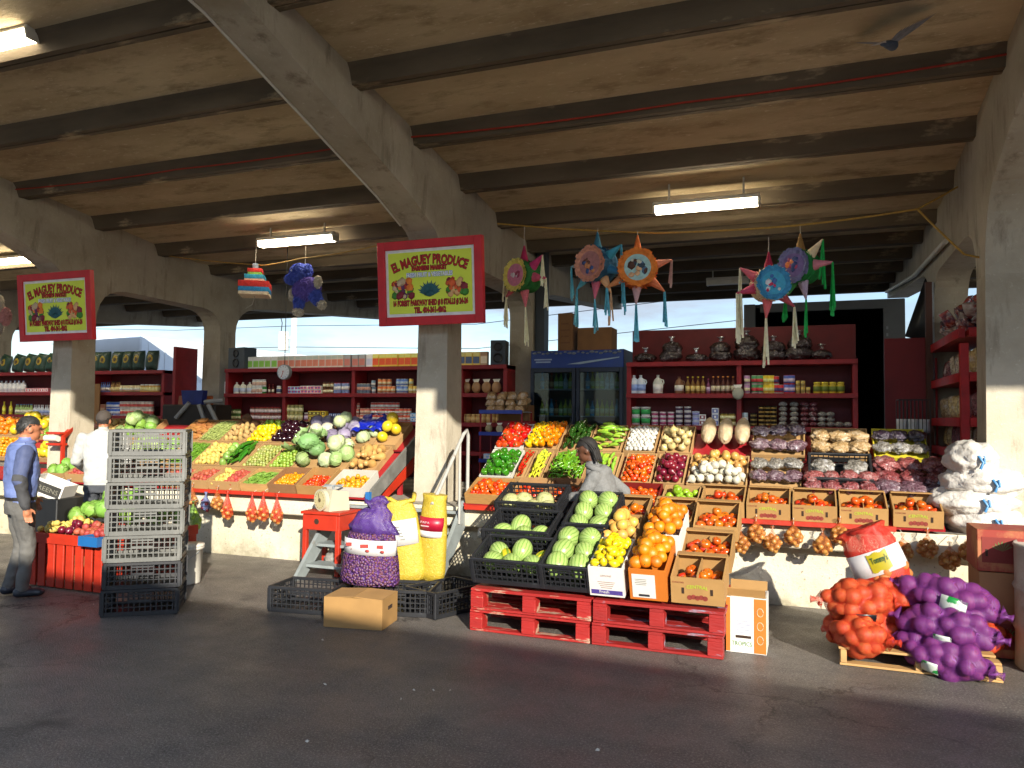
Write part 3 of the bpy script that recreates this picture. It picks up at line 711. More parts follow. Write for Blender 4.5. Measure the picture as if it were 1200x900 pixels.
def bean_heap(M, w, l, z0, m, label, cat, n=420, L=.1, r=.004, zone=(0, 0, 1, 1), dome=.05, name='green_beans', M0=None):
    b = MB(); x0, y0, x1, y1 = -w / 2 + w * zone[0], l * zone[1], -w / 2 + w * zone[2], l * zone[3]
    for _ in range(n):
        x, y = U(x0 + .01, x1 - .01), U(y0 + .01, y1 - .01)
        fx, fy = (x - (x0 + x1) / 2) / ((x1 - x0) / 2), (y - (y0 + y1) / 2) / ((y1 - y0) / 2)
        z = z0 + dome * max(0, (1 - fx ** 2) * (1 - fy ** 2)) + U(-.012, .02)
        a = U(0, 6.3); LL = L * U(.8, 1.2); dx, dy = math.cos(a) * LL / 2, math.sin(a) * LL / 2; bx, by = -math.sin(a) * LL * U(-.18, .18), math.cos(a) * LL * U(-.18, .18)
        cl = lambda v, lo, hi: max(lo, min(hi, v))
        pts = [(cl(x - dx, x0 + .005, x1 - .005), cl(y - dy, y0 + .005, y1 - .005), z + U(-.01, .01)), (x + bx, y + by, z + .006), (cl(x + dx, x0 + .005, x1 - .005), cl(y + dy, y0 + .005, y1 - .005), z + U(-.01, .01))]
        b.tube(pts, [r * .5, r, r * .6], 5, 0, False)
    gx, gy = 8, 8; vs = []; fs = []
    for i in range(gx + 1):
        for j in range(gy + 1):
            fx, fy = i / gx * 2 - 1, j / gy * 2 - 1
            vs.append((x0 + (x1 - x0) * i / gx, y0 + (y1 - y0) * j / gy, z0 - .012 + dome * (1 - fx * fx) * (1 - fy * fy)))
    for i in range(gx):
        for j in range(gy): fs.append((i * (gy + 1) + j, (i + 1) * (gy + 1) + j, (i + 1) * (gy + 1) + j + 1, i * (gy + 1) + j + 1))
    b.add(vs, fs, 0, True)
    o = b.build(name, m); l_, q, s_ = M.decompose(); o.location = l_; o.rotation_euler = q.to_euler()
    return tag(o, label, cat, kind='stuff')

# ------------------------------------------------------------------ display rows
ROW = {'C': (7.37, .80, .38, 20), 'B': (7.80, 1.00, .50, 31), 'A': (8.28, 1.29, .50, 31)}   # front y, front z, length, tilt
TRAY_FRONT = {'C': .11, 'B': .07, 'A': .07}
def row_tray(row, px0, px1, py, label, m=None, h=None, front=None, floor=None, name='produce_tray', l=None):
    y, z, L, tl = ROW[row]; L = l or L
    xa, xb = at(px0, py, Y=y).x, at(px1, py, Y=y).x
    w = xb - xa - .012; h = h or (.13 if row == 'C' else .09); front = front or TRAY_FRONT[row]; floor = floor or (.05 if row == 'C' else .045)
    M = slope(((xa + xb) / 2, y, z), R(tl))
    o = tray_mesh(w, L, h, floor, front).build(name, m or M_tray); l_, q, _ = M.decompose(); o.location = l_; o.rotation_euler = q.to_euler()
    tag(o, label, 'tray')
    return M, w, L, floor
M_wtray = mat('white_tray', '#ddd8cc', .6, .06, 6)
def rk(row, px0, px1, py, key, pitch, what, cat, lie='any', tray='cardboard tray', m=None, n2=4, dome=.03, up=.02, sc=1.0, split=None, rowp=None, **kw):
    """tray plus a heap of one kind (or two kinds split along the slope / across)"""
    M, w, L, fl = row_tray(row, px0, px1, py, f'{tray} holding {what}', m, **kw)
    grp = what
    if not split:
        heap(M, w - .03, L - .03, fl + up, key, pitch, f'one of the {what}', cat, grp, dome, lie, n2=n2, sc=sc, rowp=rowp)
    else:
        for z, k2, lab2, cat2, p2, lie2 in split:
            heap(M, w - .03, L - .03, fl + up, k2, p2, f'one of the {lab2}', cat2, lab2, dome, lie2, zone=z, n2=n2, sc=sc)
    return M, w, L, fl
M_bean = mat('bean_green', '#74a52e', .5, .25, 30, rand=.05); M_bean2 = mat('pale_bean', '#b3c16a', .55, .25, 30); M_okra = mat('okra_green', '#86b040', .5, .25, 30)

# left rack, front row
rk('C', 186, 216, 566, 'red_potato', .055, 'red potatoes behind the tall crate stack', 'potato')
rk('C', 217, 244, 569, 'red_potato', .05, 'red potatoes in the front row right beside the crate stack', 'potato', m=M_tray)
rk('C', 245, 281, 571, None, 0, 'yellow and red potatoes side by side', 'potato', split=[((0, 0, .5, 1), 'yellow_potato', 'yellow potatoes sharing a tray with small red ones', 'potato', .052, 'any'), ((.5, 0, 1, 1), 'red_potato', 'small red potatoes sharing a tray with yellow ones', 'potato', .042, 'any')])
M, w, L, fl = row_tray('C', 282, 314, 574, 'pale wooden box of green beans in the front row', M_wood, h=.13, front=.10)
bean_heap(M, w - .03, L - .03, fl + .02, M_okra, 'loose green beans heaped in the pale wooden box', 'beans', 260, .08, .005)
rk('C', 315, 347, 576, 'habanero', .04, 'small orange peppers in the dark carton', 'pepper', m=M_card2, h=.16, front=.11)
rk('C', 348, 381, 578, 'small_red_pepper', .04, 'small red peppers beside the orange peppers', 'pepper', m=M_card, h=.17, front=.11, dome=.0, n2=0)
rk('C', 384, 426, 582, 'clementine', .058, 'clementines in the white carton at the rack end', 'clementine', tray='white open carton', m=M_wtray, h=.16, front=.11, dome=.01)
# left rack, middle row
M, w, L, fl = row_tray('B', 196, 226, 548, 'cardboard tray of green beans in the middle row')
bean_heap(M, w - .03, L - .03, fl + .02, M_bean, 'green beans heaped in the middle row above the red potatoes', 'beans', 420)
rk('B', 227, 255, 550, 'yellow_potato', .058, 'yellow potatoes between beans and cucumbers', 'potato', n2=10, dome=.05)
rk('B', 256, 283, 551, None, 0, 'chayotes and cucumbers', 'vegetable', split=[((0, 0, .42, .9), 'chayote', 'pale green chayotes lying left of the cucumbers', 'chayote', .075, 'any'), ((.35, .1, 1, 1), 'cucumber', 'shiny green cucumbers in the middle row', 'cucumber', .085, 'along')], n2=8, dome=.05)
rk('B', 284, 314, 552, 'tomatillo', .04, 'husky tomatillos in the middle row', 'tomatillo', n2=8, dome=.05)
rk('B', 315, 343, 553, 'green_tomatillo', .045, 'bright green tomatillos beside the cabbages', 'tomatillo', n2=8, dome=.05)
rk('B', 344, 373, 554, ['cabbage', 'dark_cabbage', 'dark_cabbage'], .16, 'green cabbages with loose outer leaves', 'cabbage', dome=.1, n2=2, up=.05)
b = MB(); n = 9; vs = []; fs = []
for i in range(n):
    for j in range(n):
        u, v = i / (n - 1) * 2 - 1, j / (n - 1) * 2 - 1; k = 1 - .18 * u * u * v * v; rr = math.hypot(u, v)
        vs.append((u * .1 * k * (1 - .25 * max(0, -v)), v * .11 * k, .045 * rr ** 2 + .012 * math.sin(7 * u + 3 * v) * rr + .006 * math.cos(11 * v)))
for i in range(n - 1):
    for j in range(n - 1): fs.append((i * n + j, (i + 1) * n + j, (i + 1) * n + j + 1, i * n + j + 1))
b.add(vs, fs, 0, True); LEAF = b.mesh('cabbage_leaf', mat('flat_cabbage_leaf', '#93b06c', .5, .15, 4, col2='#b9caa0', c2=(.52, .62), s2=16, rand=.14, hue=.01))
ML = slope((at(358, 540, Y=8.0).x, 8.0, 1.29), R(31))
for i in range(10): tag(inst('cabbage_leaf', LEAF, M=ML @ Matrix.Translation((U(-.17, .17), U(-.1, .2), .03 + .012 * i)) @ Euler((U(-.5, .5), U(-.5, .5), U(0, 6.3))).to_matrix().to_4x4()), 'loose flat outer leaf lying over the green cabbages', 'leaf', 'loose leaves over the green cabbages')
rk('B', 374, 405, 555, ['pale_cabbage', 'cabbage', 'pale_cabbage'], .145, 'pale round cabbages in front of the blue bag', 'cabbage', dome=.1, n2=3, up=.05)
rk('B', 407, 440, 556, 'butternut_squash', .1, 'butternut squashes at the rack end', 'squash', 'down', tray='wide cardboard box', dome=.04, n2=3, rowp=.13, up=.04)
# left rack, top row
rk('A', 205, 233, 522, 'sweet_potato', .075, 'sweet potatoes at the top left of the long rack', 'sweet potato', 'across', rowp=.055)
M, w, L, fl = row_tray('A', 234, 259, 523, 'cardboard tray of pale beans in the top row')
bean_heap(M, w - .03, L - .03, fl + .02, M_bean2, 'pale green beans heaped in the top row', 'beans', 420, name='pale_beans')
rk('A', 260, 288, 524, None, 0, 'tan potatoes with taro roots above', 'potato', split=[((0, 0, 1, .78), 'potato', 'tan potatoes left of the lemons', 'potato', .07, 'any'), ((0, .75, 1, 1.1), 'taro_root', 'brown taro roots above the tan potatoes', 'taro', .1, 'any')], n2=3, dome=.05)
rk('A', 289, 316, 525, None, 0, 'lemons with limes above', 'lemon', split=[((0, 0, 1, .74), 'lemon', 'lemons in the left rack beside the eggplants', 'lemon', .06, 'any'), ((0, .72, 1, 1.1), 'lime', 'limes heaped above the left rack lemons', 'lime', .055, 'any')], n2=6, dome=.05)
rk('A', 317, 346, 526, 'eggplant', .075, 'glossy dark eggplants', 'eggplant', dome=.06, n2=8)
rk('A', 347, 381, 527, None, 0, 'cauliflowers and a pale purple cabbage', 'cauliflower', split=[((0, 0, 1, .72), 'cauliflower', 'white cauliflowers right of the eggplants', 'cauliflower', .15, 'up'), ((.1, .7, 1, 1.1), 'purple_cabbage', 'greyish purple cabbages behind the cauliflowers', 'cabbage', .15, 'any')], dome=.06, n2=0, up=.05)
rk('A', 382, 414, 528, ['purple_cabbage', 'pale_cabbage', 'purple_cabbage'], .145, 'purple and pale cabbages left of the blue bag', 'cabbage', dome=.08, n2=2, up=.05)
M, w, L, fl = row_tray('A', 415, 438, 528, 'cardboard tray under the crumpled blue bag')
heap(M, w - .03, L - .03, fl + .04, 'pale_cabbage', .15, 'pale cabbage half covered by the blue bag', 'cabbage', 'cabbages under the blue bag', .03)
M_blue = mat('blue_plastic_bag', '#1226b0', .3, .2, 8, bump=.4, bs=20)
gx = 14; vs = []; fs = []
for i in range(gx + 1):
    for j in range(gx + 1):
        vs.append(M @ Vector(((i / gx - .5) * .5, L * (.30 + .78 * j / gx), .19 + .055 * nz((i, j, 0), .45) + .03 * nz((i, j, 3), 1.1) - .5 * max(0, abs(i / gx - .5) - .36))))
for i in range(gx):
    for j in range(gx):
        if not (4 < i < 10 and 9 < j < 13 or 5 < i < 9 and 1 < j < 4): fs.append((i * (gx + 1) + j, (i + 1) * (gx + 1) + j, (i + 1) * (gx + 1) + j + 1, i * (gx + 1) + j + 1))
b = MB().add(vs, fs, 0, True); o = b.build('plastic_bag', M_blue)
sm = o.modifiers.new('thick', 'SOLIDIFY'); sm.thickness = .003
tag(o, 'crumpled bright blue plastic bag torn open over pale cabbages', 'bag')
rk('A', 438, 465, 530, 'yellow_melon', .135, 'round yellow melons in the curved cardboard box', 'melon', tray='curved cardboard box', dome=.05, n2=2, up=.05)
# far left part of the rack, beyond the column
rk('C', 78, 100, 560, 'red_potato', .05, 'red roots near the man in white', 'potato')
M, w, L, fl = row_tray('C', 52, 77, 559, 'low tray of leafy greens near the red rail')
heap(M, w - .03, L - .03, fl + .04, 'lettuce', .13, 'leafy green lettuce right of the man in blue', 'lettuce', 'lettuces near the red rail', .03)
rk('B', 68, 100, 545, 'sweet_potato', .075, 'pinkish sweet potatoes below the red rail', 'sweet potato', 'across', rowp=.055)
rk('B', 38, 66, 544, 'yellow_melon', .12, 'yellow squashes beside the red rail', 'squash', n2=3, dome=.05, up=.04)
rk('A', 100, 135, 520, 'potato', .07, 'potatoes behind the man in white', 'potato')
rk('A', 136, 170, 520, ['cabbage', 'lettuce'], .15, 'green heads behind the crate stack top', 'cabbage', dome=.06, up=.05)
rk('B', 101, 140, 546, 'potato', .07, 'potatoes hidden behind the man in white', 'potato')
rk('B', 141, 195, 548, ['lettuce', 'cabbage'], .15, 'greens glimpsed through the crate stack', 'lettuce', up=.05)
rk('A', -30, 10, 517, 'orange', .085, 'oranges behind the man in the blue vest', 'orange', n2=10, dome=.06)
rk('B', -30, 8, 541, 'clementine', .06, 'clementines behind the shoulder of the blue vest', 'clementine', n2=10, dome=.05)
rk('A', 12, 45, 517, ['yellow_melon'], .13, 'pale yellow melons behind the man in the blue vest', 'melon', n2=3, dome=.06, up=.05)
rk('A', 46, 60, 518, ['lime'], .06, 'limes at the column foot', 'lime', n2=3)

# right rack, front row
RB = M_card
rk('C', 545, 591, 590, 'plum_tomato', .052, 'plum tomatoes in the tray by the handrail', 'tomato', m=mat('striped_tray', '#b98a4a', .8, .2, 40, stretch=(.3, .3, 3)), n2=14, dome=.05)
rk('C', 598, 636, 592, 'plum_tomato', .055, 'plum tomatoes behind the cantaloupe crate', 'tomato', n2=4, dome=.01, h=.15)
rk('C', 638, 676, 594, 'plum_tomato', .055, 'plum tomatoes in the shaded carton left of the woman', 'tomato', m=M_card2, n2=2, dome=.0, h=.16)
M, w, L, fl = rk('C', 722, 771, 597, 'plum_tomato', .052, 'plum tomatoes in the dark red crate', 'tomato', tray='dark red open crate', m=mat('dark_red_crate', '#7d1a16', .5, .15, 6), n2=6, dome=.02, h=.14)
rk('C', 773, 818, 600, 'green_apple', .075, 'green apples in the front row', 'apple', n2=3, dome=.02, up=.03)
# printed tomato cartons
M_yel = mat('print_yellow_green', '#b9c437', .7, .1, 9); M_prt = mat('print_tomato_red', '#96392b', .75, .25, 26); M_hole = mat('hand_hole_dark', '#3b2413', .9, .1, 5)
def tomato_carton(M, w, l, h, front, label, fill, n2=3, name='tomato_carton'):
    o = tray_mesh(w, l, h, .045, front, mid=True).build(name, M_card); l_, q, _ = M.decompose(); o.location = l_; o.rotation_euler = q.to_euler()
    tag(o, label, 'carton')
    lip = MB(); lip.box((0, l - .035, h + .006), (w * .97, .075, .008), rot=(-.12, 0, 0)); lip.build('flap', M_card, o)
    for s in (-1, 1): MB().box((s * w * .27, -.001, front * .5), (.018, .004, .045)).build('hand_hole', M_hole, o)
    Mt = Matrix.Translation((0, -.0015, front * .62)) @ Matrix.Rotation(R(90), 4, 'X')
    mb = MB(); text_mb(mb, 'CENTRAL', .034, Mt, extrude=.0008, offset=.0008, arc=.35); mb.build('printed_name', M_yel, o)
    pr = MB()
    for i in range(5): pr.cyl((-.055 + .0275 * i, -.0004, front * (.25 + (.03 if i % 2 else 0))), (-.055 + .0275 * i, -.0022, front * (.25 + (.03 if i % 2 else 0))), .0185, n=14)
    pr.build('printed_tomatoes', M_prt, o)
    mb = MB(); text_mb(mb, 'TOMATOES', .016, Matrix.Translation((-w * .36, -.0015, front * .78)) @ Matrix.Rotation(R(90), 4, 'X'), extrude=.0006); mb.build('printed_word', M_prt, o)
    if fill: heap(M, w - .04, l - .05, .105, 'tomato', .07, fill, 'tomato', fill.replace('ripe tomato in', 'tomatoes in'), .02, 'up', n2=n2)
    return o
def row_carton(px0, px1, py, label, fill, n2=4):
    y, z, L, tl = 7.36, .80, .36, 9
    xa, xb = at(px0, py, Y=y).x, at(px1, py, Y=y).x
    M = slope(((xa + xb) / 2, y, z), R(tl)); tomato_carton(M, xb - xa - .012, L, .22, .15, label, fill, n2)
row_carton(820, 873, 605, 'printed tomato carton touching the green apples', 'ripe tomato in the carton touching the green apples')
row_carton(874, 927, 608, 'printed tomato carton below the greyest dried chile bags', 'ripe tomato in the carton below the grey dried chile bags')
row_carton(928, 982, 611, 'printed tomato carton below the left red chile bags', 'ripe tomato in the carton below the left red chile bags')
row_carton(983, 1042, 614, 'printed tomato carton with a rail end under it, left of the last', 'ripe tomato in the last carton but one of the row')
row_carton(1046, 1107, 618, 'end tomato carton beside the stacked white sacks', 'ripe tomato in the end carton beside the white sacks', 3)
# right rack, middle row
rk('B', 562, 601, 560, 'green_bell_pepper', .075, 'green bell peppers by the handrail', 'bell pepper', 'up', tray='white lined tray', m=M_wtray, n2=10, dome=.05, up=.03)
rk('B', 603, 617, 561, 'red_chile', .05, 'small glossy red chiles', 'chile', 'along', n2=34, dome=.05, rowp=.035)
rk('B', 618, 637, 562, 'yellow_chile', .06, 'pale yellow chiles', 'chile', 'along', n2=34, dome=.05, rowp=.035)
rk('B', 640, 683, 563, 'jalapeno', .07, 'long green chiles left of the woman', 'chile', 'flat', n2=70, dome=.06, rowp=.03)
rk('B', 688, 722, 564, 'pale_green_pepper', .09, 'green peppers hidden behind the woman', 'pepper', 'along', rowp=.06)
rk('B', 726, 763, 565, 'plum_tomato', .05, 'plum tomatoes right of the woman', 'tomato', n2=12, dome=.05)
rk('B', 765, 802, 567, 'red_onion', .074, 'loose red onions', 'onion', n2=8, dome=.06, up=.03)
M, w, L, fl = rk('B', 804, 876, 569, None, 0, 'white onions below and yellow onions above', 'onion', split=[((0, 0, 1, .55), 'white_onion', 'white onions in the wide tray', 'onion', .082, 'any'), ((0, .52, 1, 1.12), 'yellow_onion', 'yellow onions above the white ones', 'onion', .08, 'any')], n2=10, dome=.08, up=.03)
# right rack, top row
rk('A', 580, 614, 527, 'red_bell_pepper', .07, 'red peppers in the white tray at the top', 'bell pepper', 'any', tray='white tray', m=M_wtray, n2=6, dome=.04, up=.03)
M, w, L, fl = row_tray('A', 615, 655, 528, 'cardboard tray holding yellow and orange peppers')
for a, b_, k, nm in ((0, .5, 'yellow_bell_pepper', 'yellow'), (.45, 1, 'orange_bell_pepper', 'orange')):
    heap(M, w - .02, L - .02, fl + .05, k, .075, f'{nm} bell pepper stacked in neat rows in the top tray', 'bell pepper', f'{nm} bell peppers', .05, 'up', zone=(a, 0, b_, 1.05), rowp=.06)
rk('A', 657, 691, 529, 'poblano', .085, 'dark poblano peppers', 'pepper', 'along', dome=.08, n2=8, rowp=.055, up=.03)
rk('A', 693, 728, 530, 'pale_green_pepper', .07, 'yellow green peppers behind the woman', 'pepper', 'down', dome=.09, n2=8, rowp=.06, up=.03)
rk('A', 730, 768, 531, 'garlic', .047, 'white garlic bulbs set in neat rows', 'garlic', 'up', dome=.03, n2=0, up=.03)
rk('A', 770, 811, 532, 'pale_onion', .085, 'pale straw coloured onions', 'onion', 'up', dome=.05, n2=2, up=.03)

# wrapped jicama bags above the yellow onions
M_jic = mat('pale_jicama_bag', '#d0b590', .5, .14, 9, col2='#e2d3b6', c2=(.5, .7), s2=14, bump=.5, bs=22)
ya, za, La, ta = ROW['A']
for i, px in enumerate((829, 849, 869)):
    M = slope((at(px, 530, Y=8.36).x, 8.36, 1.42), R(31)); o_ = U(0, 50)
    o = MB().ball((0, .2, .07), .1, (.78, 2.3, .85), 4, 0, lambda p: 1 + .07 * nz(p, 3, o_) + .05 * nz(p, 8, o_)).build('jicama_bag', M_jic); l_, q, _ = M.decompose(); o.location = l_; o.rotation_euler = q.to_euler()
    tag(o, f"{('left', 'middle', 'right')[i]} one of three tall pale wrapped bags above the yellow onions", 'bag', 'tall pale wrapped bags')
# ------------------------------------------------------------------ racks under the trays
def rack(name, x0, x1, label, rail=None, cheek=False):
    t = empty(name, ((x0 + x1) / 2, 7.4, .754), label, 'display rack'); hw_ = (x1 - x0) / 2; o = lambda p: (p[0], p[1] - 7.4, p[2] - .754)
    for (y, z, L, tl), nm in ((ROW['C'], 'lower_board'), (ROW['B'], 'middle_board'), (ROW['A'], 'upper_board')):
        Mx = slope(o((0, y, z)), R(tl)); b = MB(); b.box((0, L / 2 - .005, -.014), (2 * hw_, L - .004, .022), M=Mx); b.build(nm, M_shelf, t)
    n = int((x1 - x0) / 1.4) + 2
    for i in range(n):
        x = -hw_ + .05 + (2 * hw_ - .1) * i / (n - 1)
        for y, z in ((7.7, .93), (8.2, 1.21), (8.68, 1.49)):
            MB().box((x, y - 7.4, (z - .765) / 2 + .002), (.05, .05, z - .765)).build('leg', M_shelf, t)
    if rail: MB().box(((rail[0] + rail[1]) / 2 - (x0 + x1) / 2, -.062, .028), (rail[1] - rail[0], .03, .045), b=.004).build('front_rail', M_redo, t)
    if cheek:
        b = MB(); b.prism([(0, .0), (.02, .13), (1.35, .87), (1.35, .64), (.1, .0)], 'x', hw_ + .004, hw_ + .03); b.build('side_board', mat('weathered_grey_board', '#7b7a74', .8, .25, 5, col2='#a5a098', c2=(.5, .7)), t)
        b = MB(); b.prism([(.07, -.0), (.14, .0), (1.3, .62), (1.3, .42), (.3, 0)], 'x', hw_ + .031, hw_ + .045); b.build('red_board', M_redo, t)
        MB().box((hw_ + .02, -.03, .06), (.05, .05, .1)).build('blue_end', mat('blue_paint', '#2a78c2', .5, .15, 6), t)
    return t
XL0, XL1 = at(186, 566, Y=7.37).x, at(428, 582, Y=7.37).x
rack('display_rack', at(-30, 555, Y=7.37).x, XL1 + .02, 'long red sloping rack of vegetables left of the middle column', (at(218, 569, Y=7.35).x, at(402, 587, Y=7.35).x), True)
XR0, XR1 = at(543, 590, Y=7.37).x, at(1108, 618, Y=7.37).x
rack('display_rack', XR0, XR1, 'long red sloping rack of produce right of the handrail', (at(868, 609, Y=7.35).x, at(1050, 619, Y=7.35).x))
rk0 = MB().box((0, 0, 0), (.36, .03, .05), b=.004).build('front_rail_piece', M_redo, loc=(at(563, 600, Y=7.34).x, 7.335, .765))
tag(rk0, 'short orange red rail under the tray by the handrail', 'rail')
DIM[0] = 1.0
# ------------------------------------------------------------------ shelving with goods
G = {}
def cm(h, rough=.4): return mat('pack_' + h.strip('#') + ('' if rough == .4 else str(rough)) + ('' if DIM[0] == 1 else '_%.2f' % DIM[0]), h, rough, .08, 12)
M_lid_w = cm('#d8d6d0'); M_lid_k = cm('#26221f'); M_glassg = mat('bottle_green_glass', '#2c4a2a', .1, .1, 5); M_paper = cm('#d9d4c6', .6)
def good(kind, col, lab='#d9d4c6', lid='#d8d6d0'):
    """one packaged good, standing on z=0; body, label band and lid are slots of one small mesh"""
    key = (kind, col, lab, lid)
    if key in G: return G[key]
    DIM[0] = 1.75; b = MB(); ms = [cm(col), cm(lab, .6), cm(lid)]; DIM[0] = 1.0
    if kind == 'can':
        b.lathe([(.034, 0), (.036, .004), (.036, .016), (.0362, .016), (.0362, .094), (.036, .094), (.036, .106), (.034, .11), (.030, .108)], 14, mats=[2, 2, 2, 0, 0, 0, 2, 2])
        b.lathe([(.0366, .03), (.0366, .07)], 14, 1)
    elif kind == 'tall_can':
        b.lathe([(.03, 0), (.032, .004), (.032, .145), (.03, .15), (.0, .15)], 14, mats=[2, 0, 2, 2]); b.lathe([(.0326, .05), (.0326, .1)], 14, 1)
    elif kind == 'jar':
        b.lathe([(.036, 0), (.04, .006), (.04, .085), (.032, .1), (.032, .104), (.035, .104), (.035, .122), (0, .123)], 14, mats=[0, 0, 0, 0, 2, 2, 2]); b.lathe([(.0406, .02), (.0406, .075)], 14, 1)
    elif kind == 'bottle':
        b.lathe([(.03, 0), (.032, .005), (.032, .13), (.022, .16), (.012, .19), (.011, .225), (.014, .225), (.014, .245), (0, .246)], 14, mats=[0, 0, 0, 0, 0, 2, 2, 2]); b.lathe([(.0326, .035), (.0326, .11)], 14, 1)
    elif kind == 'jug':
        b.lathe([(.065, 0), (.07, .01), (.07, .15), (.05, .2), (.02, .23), (.018, .245), (.022, .245), (.022, .265), (0, .266)], 16, mats=[0, 0, 0, 0, 0, 2, 2, 2]); b.lathe([(.0706, .04), (.0706, .13)], 16, 1)
        b.tube([(.045, 0, .2), (.075, 0, .19), (.085, 0, .16), (.07, 0, .13)], .009, 6, 0)
    elif kind == 'tub':
        b.lathe([(.055, 0), (.064, .105), (.068, .105), (.068, .118), (0, .12)], 16, mats=[0, 2, 2, 2]); b.lathe([(.0585, .022), (.0645, .085)], 16, 1)
    elif kind == 'carton':
        b.box((0, 0, .1), (.115, .06, .2), 0, .003); b.box((0, -.031, .08), (.1, .002, .1), 1); b.box((0, -.031, .165), (.1, .002, .045), 2)
    elif kind == 'pack':
        b.box((0, 0, .04), (.09, .1, .08), 0, .003); b.box((0, -.051, .04), (.074, .002, .05), 1); b.box((0, -.0515, .04), (.03, .002, .03), 2)
    elif kind == 'pot':
        b.lathe([(.04, 0), (.044, .004), (.046, .05), (.048, .05), (.048, .06), (0, .062)], 14, mats=[0, 0, 2, 2, 2]); b.lathe([(.0452, .012), (.0464, .04)], 14, 1)
    elif kind == 'bag':
        o_ = U(0, 40); b.ball((0, 0, .07), .07, (.85, .6, 1), 3, 0, lambda p: 1 + .13 * nz(p, 2, o_)); b.add([(-.03, 0, .135), (.03, 0, .135), (.045, .01, .175), (-.045, -.01, .17)], [(0, 1, 2, 3)], 1)
    elif kind == 'disc_bag':
        o_ = U(0, 40); b.ball((0, 0, .035), .055, (1, .9, .62), 2, 0, lambda p: 1 + .07 * nz(p, 2, o_))
    G[key] = b.mesh(kind, ms); return G[key]
HT = {'can': .11, 'tall_can': .15, 'jar': .123, 'tub': .12, 'pack': .081, 'pot': .062, 'carton': .2, 'disc_bag': .062, 'bottle': .25, 'jug': .27, 'bag': .17}
WD = {'can': .074, 'tall_can': .066, 'jar': .083, 'tub': .138, 'pack': .092, 'pot': .098, 'carton': .117, 'disc_bag': .112, 'bottle': .068, 'jug': .145, 'bag': .125}
def stock(xa, xb, Y, z, kind, col, lab, lid, label, cat, stack=1, name=None, sc=1.0, n=None, me=None, ragged=False):
    if xb < xa: xa, xb = xb, xa
    wd = WD[kind] * sc; n = n or max(1, int(round((xb - xa) / wd))); me = me or good(kind, col, lab, lid)
    for i in range(n):
        for k in range(stack if not (ragged and i >= n - 1 and stack > 1) else stack - 1):
            o = inst(name or kind, me, loc=(xa + (i + .5) * (xb - xa) / n, Y + U(-.012, .012), z + k * HT[kind] * sc + .001), rot=(0, 0, U(-.2, .2) if kind not in ('carton', 'pack') else U(-.03, .03)), scale=(sc, sc, sc))
            tag(o, label, cat, label)
def shelf_unit(name, x0, x1, Y, zs, depth, ups, label, back_top=None, zb=.756):
    """red timber shelving: zs = board tops from low to high, ups = upright x positions, Y = front face"""
    t = empty(name, ((x0 + x1) / 2, Y, zb), label, 'shelving'); cx = (x0 + x1) / 2
    for x in ups: MB().box((x - cx, depth / 2, (zs[-1] - zb) / 2), (.06, depth, zs[-1] - zb - .002), b=.004).build('upright', M_shelf, t)
    for z in zs: MB().box((0, depth / 2 - .012, z - zb - .03), (x1 - x0 + .06, depth + .03, .06), b=.004).build('shelf_board', M_shelf, t)
    bt = back_top or zs[-1]
    MB().box((0, depth + .02, (bt - zb) / 2), (x1 - x0 + .06, .02, bt - zb)).build('back_panel', M_shelfb, t)
    return t
YS = 10.25
def zpx(px, py, Y=YS): return at(px, py, Y=Y).z
# --- long left unit
xa, xb = ax(266, 432, YS), ax(592, 428, YS)
ZL = (1.62, 2.05, 2.46)
ups = [xa, ax(333, 440, YS), ax(414, 440, YS), ax(493, 440, YS), ax(540, 440, YS), xb]
shelf_unit('shelving', xa, xb, YS, (1.2,) + ZL, .36, ups, 'long red shelving of tins and jars between the rear columns')
def sl(p0, p1, lev, kind, col, lab, lid, label, cat, stack=1, **kw):
    stock(ax(p0, 450, YS + .1), ax(p1, 450, YS + .1), YS + .1 + (.06 if kw.pop('deep', False) else 0), lev + .001, kind, col, lab, lid, label, cat, stack, **kw)
A_, B_ = ZL[1], ZL[0]
W = '#d9d4c6'
sl(274, 296, A_, 'jug', '#c8c4b4', '#a5b2c4', '#c9d0d8', 'pale plastic jug at the left end of the long shelf', 'jug', sc=.72, n=3)
sl(296, 312, A_, 'jar', '#d8d2bd', '#b99a86', '#e0ddd6', 'pale jar stacked two high left of the dial scale', 'jar', 2, sc=.95)
sl(308, 313, A_, 'can', '#2f7a3a', '#d8d2bd', '#2f7a3a', 'single green tin left of the dial scale', 'tin', n=1)
sl(314, 322, A_, 'bottle', '#5a1e16', '#c9bda6', '#8c1d18', 'small dark red sauce bottle left of the dial scale', 'bottle', sc=.62, n=2)
sl(324, 331, A_, 'jar', '#cfc9b4', '#4a5a78', '#d0d0d0', 'pale jar behind the dial scale', 'jar', n=1)
sl(339, 354, A_, 'pack', '#b9c2d8', '#3e58a0', '#c8303a', 'blue and white packet right of the dial scale', 'packet', 2, sc=.7)
sl(354, 378, A_, 'pack', '#d8ccd0', '#c25a6a', '#4a5aa0', 'pink and white packet on the upper left shelf', 'packet', 2, sc=.75)
sl(379, 391, A_, 'jar', '#6e4a2e', '#cdbf9c', '#3a2a20', 'brown jar stacked two high beside the pink packets', 'jar', 2, sc=.75)
sl(391, 410, A_, 'tall_can', '#7282a6', '#d0c8c2', '#a82a30', 'blue grey carton tube beside the middle upright', 'tin', 1, sc=1.1)
sl(418, 434, A_, 'tall_can', '#5d6b78', '#b98a78', '#c0bab0', 'grey tin in the third bay of the long shelf', 'tin', 1)
sl(434, 442, A_, 'can', '#6f8a9c', '#d8d0c0', '#b0b0b0', 'pale blue tin stacked two high in the third bay', 'tin', 2, n=1, sc=.9)
